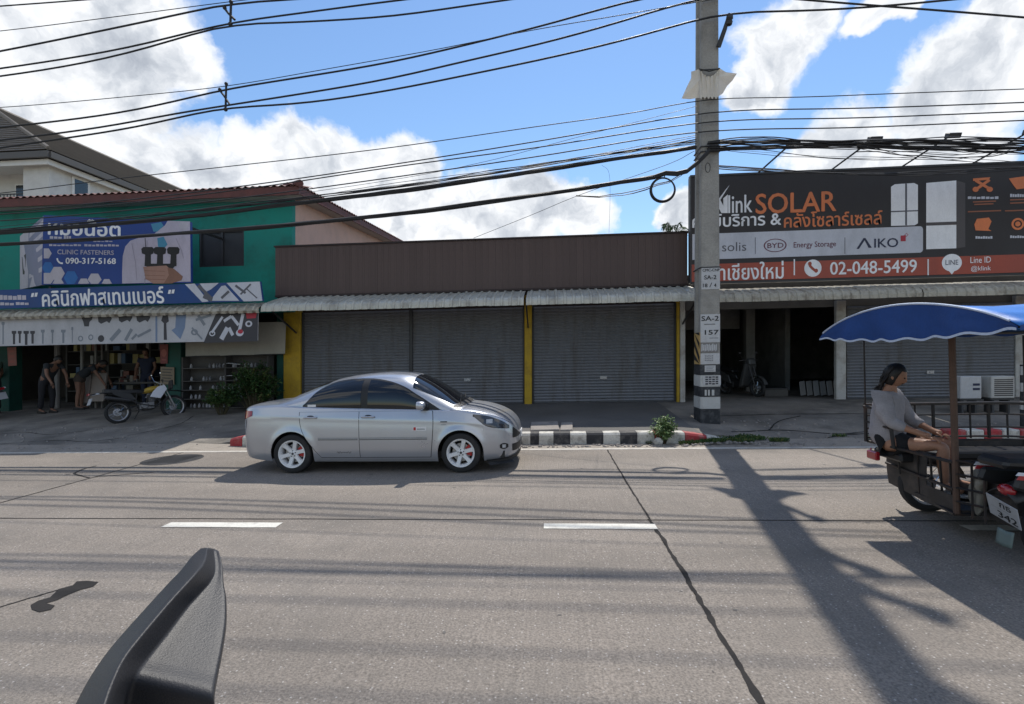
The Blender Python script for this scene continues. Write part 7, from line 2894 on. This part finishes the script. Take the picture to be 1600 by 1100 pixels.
def leaf(mb, p, d, L_, w, r_, m=0):
    d = d.normalized()
    s_ = d.cross(Vector((r_.uniform(-.5, .5), r_.uniform(-.5, .5), 1)))
    s_ = s_.normalized() if s_.length > .05 else Vector((1, 0, 0))
    n = s_.cross(d).normalized()
    mid = p + d * L_ * .5 - n * L_ * .06
    tip = p + d * L_ - n * L_ * .22
    mb.add([p, mid + s_ * w * .5 + n * w * .15, tip, mid - s_ * w * .5 + n * w * .15], [(0, 1, 2), (0, 2, 3)], m)


def shrub(name, label, base, rx, ry, h, n_stem, n_leaf, L_, seed, mats=LEAF, cat='shrub', droop=0.25, floor_z=None):
    r_ = random.Random(seed)
    t = thing(name, label, cat, base)
    st, fo = MB(), MB()
    b = Vector(base)
    per = max(1, n_leaf // n_stem)
    for k in range(n_stem):
        a = r_.uniform(0, 6.283)
        q_ = math.sqrt(r_.random())
        tip = b + Vector((math.cos(a) * rx * q_, math.sin(a) * ry * q_, h * (1.05 - .62 * q_ * q_) * r_.uniform(.65, 1.08)))
        root = b + Vector((math.cos(a) * rx * .15, math.sin(a) * ry * .15, 0))
        mid = root.lerp(tip, .5) + Vector((r_.uniform(-.06, .06), r_.uniform(-.06, .06), h * .10))
        c = catmull([root, mid, tip], 5)
        st.tube(c, [.012 * (1 - .7 * i / len(c)) * max(.4, h) for i in range(len(c))], 4)
        shade_i = r_.choice((0, 0, 1, 1, 1, 2))
        for j in range(per):
            f = r_.uniform(.25, 1.0) ** .7
            p = c[min(len(c) - 1, int(f * (len(c) - 1)))] + Vector((r_.uniform(-1, 1), r_.uniform(-1, 1), r_.uniform(-.8, .8))) * L_ * .7
            d = Vector((r_.uniform(-1, 1), r_.uniform(-1, 1), r_.uniform(-.3, .9)))
            mi = min(len(mats) - 1, max(0, shade_i + r_.choice((-1, 0, 0, 1))))
            leaf(fo, p, d, L_ * r_.uniform(.6, 1.25), L_ * r_.uniform(.35, .55), r_, mi)
    st.build('stem', M['stem'], t)
    fo.build('foliage', mats, t)
    return t


g = lambda x, y: pave_z(x, y)
shrub('shrub', 'bushy green shrub growing against the yellow corner column behind the car', (-7.85, 13.2, g(-7.85, 13.2)), .80, .45, 1.50, 50, 3800, .10, 3)
shrub('shrub', 'low pale leaved shrub spreading left of the yellow corner column', (-8.45, 12.75, g(-8.45, 12.75)), .62, .35, .80, 34, 1900, .085, 4)
shrub('weed_plant', 'small bright green weed growing out of the red painted kerb end', (2.14, 9.72, 0.0), .34, .24, .50, 34, 1200, .070, 5, [LEAF[2],  leaf_mat('leaf_bright', (0.17, 0.26, 0.10)), leaf_mat('leaf_lime', (0.27, 0.35, 0.16))], 'weed')
shrub('weed_plant', 'tiny weed sprouting at the kerb foot left of the larger weed', (1.88, 9.70, 0.0), .05, .04, .06, 6, 60, .03, 6, cat='weed')


def grass(name, label, pts, n, h, seed):
    r_ = random.Random(seed)
    mb = MB()
    for k in range(n):
        cx, cy, rx, ry = r_.choice(pts)
        a, q_ = r_.uniform(0, 6.283), math.sqrt(r_.random())
        x, y = cx + rx * q_ * math.cos(a), cy + ry * q_ * math.sin(a)
        z = pave_z(x, y) if y > 9.35 else 0.0
        if y < 9.97:
            z = max(0.0, (1 - k_(x)) * pave_z(x, y))
        hh = h * r_.uniform(.4, 1.2)
        d = Vector((r_.uniform(-1, 1), r_.uniform(-1, 1), 0)) * hh * .7
        w = Vector((-d.y, d.x, 0)).normalized() * .005
        p = Vector((x, y, z))
        mb.add([p - w, p + w, p + d * .6 + Vector((0, 0, hh * .8)), p + d + Vector((0, 0, hh * .75))], [(0, 1, 2), (0, 2, 3)], r_.choice((0, 1, 1, 2, 3)))
    o = mb.build(name, LEAF, None)
    return tag(o, label, 'grass', kind='stuff')


grass('grass', 'patch of rough grass at the end of the red kerb below the pole', [(3.35, 9.74, .35, .16), (3.0, 9.62, .25, .08), (3.8, 9.90, .28, .12), (3.55, 9.62, .2, .07), (4.25, 9.75, .18, .05), (2.6, 9.60, .2, .05)], 2600, .075, 3)
grass('grass', 'thin tuft of grass on the verge left of the sidecar', [(6.1, 9.9, .22, .08), (5.5, 10.1, .15, .05)], 260, .06, 4)
r_ = random.Random(5)
mb = MB()
for k in range(260):
    x, y = r_.uniform(-1.0, 4.6), 9.40 + abs(r_.gauss(0, .16))
    s_ = r_.uniform(.006, .022)
    mb.obox((x, y, max(0.0, (1 - k_(x)) * pave_z(x, y)) + s_ * .4), (s_, s_ * .3, 0), (-s_ * .3, s_ * .8, 0), (0, s_ * .2, s_ * .6))
for k in range(200):
    x, y = r_.uniform(-16, -7), r_.uniform(9.4, 11.5)
    s_ = r_.uniform(.006, .02)
    mb.obox((x, y, pave_z(x, y) + s_ * .4), (s_, s_ * .3, 0), (-s_ * .3, s_ * .8, 0), (0, s_ * .2, s_ * .6))
for k in range(200):
    x, y = r_.uniform(3.5, 9), r_.uniform(9.4, 11.5)
    s_ = r_.uniform(.006, .02)
    mb.obox((x, y, pave_z(x, y) + s_ * .4), (s_, s_ * .3, 0), (-s_ * .3, s_ * .8, 0), (0, s_ * .2, s_ * .6))
tag(mb.build('gravel', M['slab']), 'loose grit along the road edge', 'gravel', kind='stuff')
mb = MB()
mb.ball((2.03, 9.60, .055), .085, .06, .08, 10, 8)
for i, v in enumerate(mb.v):
    mb.v[i] = v + Vector((noise.noise(v * 14), noise.noise(v * 14 + Vector((3, 0, 0))), noise.noise(v * 14 + Vector((0, 3, 0))))) * .025
tag(mb.build('stone', M['kerb_white']), 'pale lump of broken concrete under the bright green weed', 'stone')
mb = MB()
mb.ball((2.66, 9.63, .03), .06, .045, .035, 9, 7)
tag(mb.build('stone', M['kerb_white']), 'small white stone in the grit right of the weed', 'stone')

# palm behind the brown shop
pt = at(1048, 352, 34)
pm = thing('palm_tree', 'tip of a palm tree showing over the right end of the brown fascia', 'tree', (pt.x, 34, 0))
MB().tube([(pt.x, 34, 0), (pt.x + .1, 34, pt.z - 1.6)], [.22, .15], 8).build('trunk', M['stem'], pm)
r_ = random.Random(8)
for k in range(11):
    a = k * 6.283 / 11 + r_.uniform(-.2, .2)
    el = r_.uniform(.25, 1.35)
    base = Vector((pt.x + .1, 34, pt.z - 1.6))
    out = Vector((math.cos(a), math.sin(a) * .8, 0))
    c = catmull([base, base + out * .7 * math.cos(el) + Vector((0, 0, 1.1 * math.sin(el))), base + out * 1.5 * math.cos(el) + Vector((0, 0, 1.75 * math.sin(el))), base + out * 2.3 * math.cos(el) + Vector((0, 0, 1.9 * math.sin(el) - .3))], 5)
    mb = MB()
    mb.tube(c, [.03 * (1 - .8 * i / len(c)) for i in range(len(c))], 4)
    for i in range(2, len(c)):
        tg = (c[i] - c[i - 1]).normalized()
        sd = tg.cross(Vector((0, 0, 1))).normalized()
        for s_ in (-1, 1):
            for q_ in (0, .5):
                p = c[i - 1].lerp(c[i], q_)
                d = (sd * s_ + tg * .9 + Vector((0, 0, -.25))).normalized()
                leaf(mb, p, d, .55 * (1 - .5 * i / len(c)), .05, r_)
    mb.build('frond', LEAF[1], pm)

# ------------------------------------------------------------------ inside and in front of the green shop
sg_col = Sign(gs, at(250, 538, 13.69), at(263, 538, 13.69), at(262, 568, 13.69), at(251, 568, 13.69))
rs = thing('hanging_sign', 'red printed paper sign hanging on the green column of the shop', 'sign', (-10.5, 13.69, 2))
s1 = Sign(rs, *[p + Vector((0, -.01, 0)) for p in sg_col.c])
panel_box(s1, .01, flat_mat('red_paper', (0.20, 0.05, 0.045)), 'sheet', rs)
mb = MB()
s1.disc(mb, .5, .45, .36, .2, .003, 10)
s1.rect(mb, .2, .78, .8, .84, .003)
mb.build('print', flat_mat('red_print', (0.33, 0.10, 0.08)), rs)
nbd = thing('notice_board', 'small yellowish notice board leaning on the green column', 'notice board', (-10.3, 13.66, 1.3))
s2 = Sign(nbd, *[at(a, b, 13.66) for a, b in ((251, 573), (272, 574), (272, 601), (250, 600))])
panel_box(s2, .02, flat_mat('old_paper', (0.22, 0.17, 0.11)), 'sheet', nbd)
mb = MB()
for k in range(5):
    s2.rect(mb, .12, .1 + .17 * k, .88 - .1 * (k % 2), .17 + .17 * k, .003)
mb.build('print', flat_mat('notice_ink', (0.09, 0.075, 0.06)), nbd)
rp = thing('hanging_sign', 'reddish paper streamer hanging at the left end of the shop front', 'sign', (-14.9, 13.5, 2))
s3 = Sign(rp, *[at(a, b, 13.5) for a, b in ((11, 543), (25, 542), (26, 571), (13, 572))])
panel_box(s3, .01, flat_mat('pink_paper', (0.26, 0.10, 0.08)), 'sheet', rp)
mb = MB()
for k in range(3):
    s3.rect(mb, .2, .15 + .28 * k, .8, .28 + .28 * k, .003)
mb.build('print', M['red_print'], rp)
for k, (pa, pb, ya, yb, c_) in enumerate(((86, 93, 538, 590, (0.22, 0.21, 0.20)), (126, 130, 538, 612, (0.26, 0.25, 0.23)), (148, 151, 538, 590, (0.20, 0.19, 0.17)), (158, 161, 538, 590, (0.12, 0.11, 0.10)))):
    a_, b_ = at(pa, ya, 14.3), at(pb, yb, 14.3)
    p_ = thing('upright_pipe', ('grey post standing behind the stooping man', 'pale pipe standing left of the stacked boards', 'thin pale pipe above the stacked boards', 'darkest thin pipe above the stacked boards')[k], 'pipe', ((a_.x + b_.x) / 2, 14.3, .3), group='upright pipes in the green shop')
    MB().tube([((a_.x + b_.x) / 2, 14.3, .3), ((a_.x + b_.x) / 2, 14.3, 3.05)], abs(b_.x - a_.x) / 2, 8).build('pipe', flat_mat('pipe_%d' % k, c_), p_)
for k, (pa, pb, ya, yb) in enumerate(((131, 139, 582, 618), (141, 163, 583, 616))):
    a_, b_ = at(pa, ya, 14.1), at(pb, yb, 14.1)
    mb = MB()
    mb.obox(((a_.x + b_.x) / 2, 14.15, (a_.z + b_.z) / 2 - .1), ((b_.x - a_.x) / 2, 0, 0), (0, .03, .006), (0, .06, (a_.z - b_.z) / 2 + .1))
    tag(mb.build('board', flat_mat('old_board', (0.26, 0.22, 0.19)), bevel=.006), ('narrow pale board leaning beside the pipes', 'wide pale board leaning beside the pipes')[k], 'board', 'boards leaning in the green shop')
tb = thing('workbench', 'dark cluttered workbench inside the green shop', 'workbench', (-12.6, 14.6, .3))
MB().box(-13.3, -11.4, 14.4, 15.0, 1.05, 1.10).build('top', M['inside_dark'], tb)
for x in (-13.2, -11.5):
    for y in (14.45, 14.95):
        MB().box(x - .03, x + .03, y - .03, y + .03, .3, 1.05).build('leg', M['inside_dark'], tb)
r_ = random.Random(21)
for k in range(22):
    x = r_.uniform(-13.2, -11.5)
    w_, h_ = r_.uniform(.05, .14), r_.uniform(.05, .22)
    c_ = r_.choice(((0.12, 0.11, 0.10), (0.06, 0.06, 0.065), (0.2, 0.18, 0.15), (0.10, 0.03, 0.025), (0.28, 0.27, 0.25)))
    mb = MB().box(x - w_ / 2, x + w_ / 2, 14.5 + r_.uniform(0, .25), 14.75 + r_.uniform(0, .1), 1.102, 1.102 + h_)
    tag(mb.build('small_box', flat_mat('box_%d' % (int(c_[0] * 100)), c_), bevel=.004), 'small dim carton among the clutter on the workbench', 'box', 'cartons on the workbench')
rk = thing('stock_rack', 'tall dim rack of stock at the back of the green shop', 'rack', (-13.2, 16.6, .3))
for z in (.75, 1.2, 1.65, 2.1):
    MB().box(-16.4, -10.6, 16.4, 16.9, z - .03, z).build('shelf_board', M['interior'], rk)
for x in (-16.4, -14.9, -13.4, -11.9, -10.6):
    MB().box(x - .03, x + .03, 16.38, 16.92, .3, 2.6).build('upright', M['interior'], rk)
for k in range(70):
    z = r_.choice((.752, 1.202, 1.652, 2.102))
    x = -16.2 + 5.5 * ((k * 0.618) % 1)
    w_, h_ = r_.uniform(.10, .26), r_.uniform(.14, .36)
    c_ = r_.choice(((0.30, 0.27, 0.22), (0.12, 0.12, 0.13), (0.26, 0.10, 0.07), (0.36, 0.35, 0.33), (0.08, 0.14, 0.24), (0.40, 0.33, 0.12)))
    mb = MB().box(x - w_ / 2, x + w_ / 2, 16.42 + .02 * (k % 3), 16.75, z, z + h_)
    tag(mb.build('stock_box', flat_mat('stock_%d_%d' % (int(c_[0] * 100), int(c_[2] * 100)), c_), bevel=.005), 'dim carton of stock on the rack at the back of the shop', 'box', 'cartons on the back rack')
# shelf of bottles at the right of the green shop
sf = thing('display_shelf', 'dark display shelf with rows of small pale bottles under the beige sheet', 'shelf', (-8.9, 14.0, .3))
zs = [at(340, p, 13.7).z for p in (636, 622, 608, 594, 574)]
for z in zs:
    MB().box(-10.2, -7.72, 13.62, 13.95, z - .03, z - .005).build('shelf_board', M['inside_dark'], sf)
for x in (-10.2, -8.95, -7.72):
    MB().box(x - .02, x + .02, 13.64, 13.93, .25, zs[-1] + .3).build('upright', M['inside_dark'], sf)
MB().box(-10.2, -7.72, 13.955, 13.97, .25, zs[-1] + .4).build('back_panel', M['inside_dark'], sf)
bt = MB()
bt.lathe([(0, 0), (.030, 0), (.032, .01), (.032, .075), (.02, .09), (.013, .095), (.013, .115), (0, .115)], (0, 0, 0), (0, 0, 1), 8)
bcols = [flat_mat('bottle_white', (0.34, 0.34, 0.35)), flat_mat('bottle_grey', (0.16, 0.16, 0.17))]
proto = [bt.build('bottle', m_) for m_ in bcols]
first = [True, True]
for ri, z in enumerate(zs):
    x = -10.1
    while x < -7.8:
        x += r_.uniform(.075, .13)
        if r_.random() < .22:
            x += .12
            continue
        ci = 0 if r_.random() < .6 else 1
        if first[ci]:
            o = proto[ci]
            first[ci] = False
        else:
            o = proto[ci].copy()
            COL.objects.link(o)
        o.location = (x, 13.70 + r_.uniform(0, .05), z - .005)
        tag(o, ('small white bottle standing in a row on the display shelf', 'small grey bottle standing in a row on the display shelf')[ci], 'bottle', 'bottles on the display shelf')
for k, (pa, pb, py, wv) in enumerate(((348, 376, 569, 2), (348, 395, 588, 3))):
    a_, b_ = at(pa, py, 13.66), at(pb, py - 1, 13.66)
    mb = MB()
    mb.grid(8, 2, lambda u, v: a_.lerp(b_, u) + Vector((0, .06 * v, .02 * math.sin(u * 5) + .015 * v)))
    o = mb.build('plastic_wrap', M['label_sheet'], smooth=True)
    o.modifiers.new('thickness', 'SOLIDIFY').thickness = .012
    tag(o, ('crumpled pale plastic lying on the top shelf under the beige sheet', 'crumpled pale plastic lying along the second shelf under the beige sheet')[k], 'plastic wrap', 'plastic wraps on the shelf')

# ------------------------------------------------------------------ things in and before the garage
for k in range(6):
    a_ = at(1246 + k * 10.2, 588, 15.0)
    mb = MB()
    mb.obox((a_.x + .09, 14.9 - .012 * k, .40 + .19), (.082, .02, .01), (0, .012, -.002), (.012, .07, .19 + .006 * (k % 3)))
    tag(mb.build('tile_panel', flat_mat('tile_pale_%d' % (k // 2), (0.16 + .06 * (k // 2),) * 3), bevel=.004), 'pale panel leaning in the row at the foot of the garage wall' if k < 5 else 'last pale panel of the leaning row, next to the white garage post', 'panel', 'panels leaning in the garage')
cr = thing('crate', 'dark low crate on the garage floor left of the leaning panels', 'crate', (6.4, 15.1, .37))
MB().box(6.1, 6.75, 14.9, 15.3, .36, .58).build('body', M['inside_dark'], cr, bevel=.02)
MB().box(6.08, 6.77, 14.88, 15.32, .58, .60).build('lid', M['steel_dark'], cr)
for k, (pa, pb, ya, yb) in enumerate(((1501, 1534, 588, 623), (1549, 1586, 588, 622))):
    Y = 11.8
    a_, b_ = at(pa, (ya + yb) / 2, Y), at(pb, (ya + yb) / 2, Y)
    zt, zb = at((pa + pb) / 2, ya, Y).z, at((pa + pb) / 2, yb, Y).z
    ac = thing('outdoor_unit', ('white metal cabinet with two dark blue marks behind the sidecar rail', 'grey white metal cabinet with dark mesh front behind the sidecar rail')[k], 'air conditioner', ((a_.x + b_.x) / 2, Y, zb))
    MB().box(a_.x, b_.x, Y, Y + .32, zb, zt).build('casing', M['post_white'] if k else M['label_sheet'], ac, bevel=.012)
    mb = MB()
    if k == 0:
        w_ = (b_.x - a_.x)
        for q_ in (.38, .58):
            mb.box(a_.x + w_ * .58, a_.x + w_ * .90, Y - .006, Y - .001, zb + (zt - zb) * q_, zb + (zt - zb) * (q_ + .10))
        mb.build('blue_mark', M['letter_navy'], ac)
    else:
        for q_ in range(9):
            mb.box(a_.x + .06, b_.x - .04, Y - .006, Y - .001, zb + (zt - zb) * (.1 + .09 * q_), zb + (zt - zb) * (.15 + .09 * q_))
        mb.build('grille', M['inside_dark'], ac)
    mb = MB()
    zg = pave_z((a_.x + b_.x) / 2, Y)
    for x in (a_.x + .08, b_.x - .08):
        mb.box(x - .02, x + .02, Y + .05, Y + .27, zg, zb - .002)
    mb.box(a_.x, b_.x, Y + .02, Y + .3, zb - .04, zb - .002)
    mb.build('stand', M['steel_dark'], ac)
bx = at(1602, 640, 10.6).x
bo = thing('bollard', 'black and white banded post at the right edge behind the sidecar', 'post', (bx, 10.6, .1))
zz = pave_z(bx, 10.6)
MB().tube([(bx, 10.6, zz - .05), (bx, 10.6, 1.32)], .075, 10).build('shaft', M['band_black'], bo)
for z in (.45, .80, 1.12):
    MB().tube([(bx, 10.6, z), (bx, 10.6, z + .17)], .078, 10).build('white_band', M['band_white'], bo)

# ------------------------------------------------------------------ hand guard of the motorcycle the picture was taken from
M['guard'] = mat('grained_black_plastic', (0.030, 0.030, 0.033), rough=0.44, var=0.08, vs=4, fine=0.10, fs=900, bump=0.7, bs=520, bd=0.0006, spec=0.25, rvar=0.03)
hg = thing('motorcycle_handguard', 'black grained plastic hand guard of the nearest motorcycle, low at the left', 'handguard', (-.33, .52, 1.42), rigid=True)
rows = [  # photo positions: outer edge, ridge, valley, rim; distance; how far the ridge stands up
    ((316, 846), (326, 845), (336, 847), (344, 851), .74),
    ((301, 859), (322, 866), (338, 881), (349, 872), .725),
    ((284, 880), (308, 885), (330, 899), (350.5, 900), .705),
    ((265, 899), (288, 907), (314, 917), (354, 923), .685),
    ((225, 942), (265, 932), (294, 938), (354, 963), .645),
    ((178, 994), (222, 982), (262, 979), (348, 1005), .59),
    ((147, 1036), (195, 1017), (232, 1016), (341, 1041), .55),
    ((124, 1076), (178, 1053), (212, 1046), (335, 1076), .51),
    ((108, 1110), (165, 1092), (200, 1085), (336, 1110), .475),
    ((88, 1170), (148, 1150), (190, 1145), (330, 1170), .43),
    ((70, 1240), (130, 1230), (180, 1230), (322, 1240), .39)]
PN = Vector((.36, -.10, .92)).normalized()      # the broad face leans to the right and a little back
PP = ray(300, 1000) * .50
gp = []
for (L_, rg_, va, ri, d) in rows:
    dv, dr, dl, dg_ = (PN.dot(PP) / PN.dot(ray(*q_)) for q_ in (va, ri, L_, rg_))
    if len(gp) > 7:      # the lower part of the face turns down
        dv, dr = keep
    keep = (dv, dr)
    mid_ = ((va[0] + ri[0]) * .5, (va[1] + ri[1]) * .5)
    gp.append([Vector((0, 0, H)) + p for p in (ray(L_[0] + 4 * min(1, len(gp) / 3), L_[1] + 12 * min(1, len(gp) / 3)) * dl * 1.06, ray(*L_) * dl * 1.0, ray(*rg_) * dg_ * (1 - .07 * min(1, .25 + len(gp) / 3)), ray(*va) * dv * 1.0, ray(*mid_) * (PN.dot(PP) / PN.dot(ray(*mid_)) if len(gp) <= 7 else .5 * (dv + dr)), ray(*ri) * dr * .998, ray(ri[0] + min(1, len(gp) / 3), ri[1] + 3 * min(1, len(gp) / 3)) * dr * (1.01 + .04 * min(1, len(gp) / 3)))])
nc = len(gp[0])
cols_ = [catmull([r2[j] for r2 in gp], 8) for j in range(nc)]
nr_ = len(cols_[0])
fine = []
for i in range(nr_):
    c = [cols_[j][i] for j in range(nc)]
    row = []
    for j in range(nc - 1):
        f0 = .10 if j > 0 else 0
        row += [c[j].lerp(c[j + 1], f) for f in (f0, .35, .65, .90)]
        if j < nc - 2:      # rounded corner at the crease
            row.append((c[j].lerp(c[j + 1], .965) + c[j + 1].lerp(c[j + 2], .035)) / 2)
    fine.append(row)
nc = len(fine[0])
mb = MB()
mb.add([p for r2 in fine for p in r2], [(i * nc + j, (i + 1) * nc + j, (i + 1) * nc + j + 1, i * nc + j + 1) for i in range(nr_ - 1) for j in range(nc - 1)])
o = mb.build('shell', M['guard'], hg, smooth=False)
for p in o.data.polygons:
    p.use_smooth = True
md = o.modifiers.new('thickness', 'SOLIDIFY')
md.thickness = .006
md.offset = -1.0
mb = MB()
mb.tube([Vector((-.18, .36, 1.33)), Vector((-.32, .30, 1.36)), Vector((-.45, .10, 1.37))], .016, 10)
mb.build('bar_end', M['moto_black'], hg, smooth=True)


# ------------------------------------------------------------------ the street rises gently to the right: lift everything onto it
def on_the_slope():
    done = set()

    def shear(me):
        if me.name in done:
            return
        done.add(me.name)
        for v in me.vertices:
            v.co.z += G * v.co.x

    def walk(o):
        for ch in o.children:
            if abs(ch.rotation_euler.x) + abs(ch.rotation_euler.y) + abs(ch.rotation_euler.z) > 1e-6:
                ch.location.z += G * ch.location.x
                continue
            ch.location.z += G * ch.location.x
            if ch.type == 'MESH':
                shear(ch.data)
            walk(ch)
    for o in list(S.objects):
        if o.parent is not None or o.type in ('CAMERA', 'LIGHT'):
            continue
        o.location.z += G * o.location.x
        if o.name in RIGID:
            tilt = Matrix.Rotation(-math.atan(G), 3, 'Y')
            o.rotation_euler = (tilt @ o.rotation_euler.to_matrix()).to_euler()
            continue
        if o.type == 'MESH':
            shear(o.data)
        walk(o)


on_the_slope()
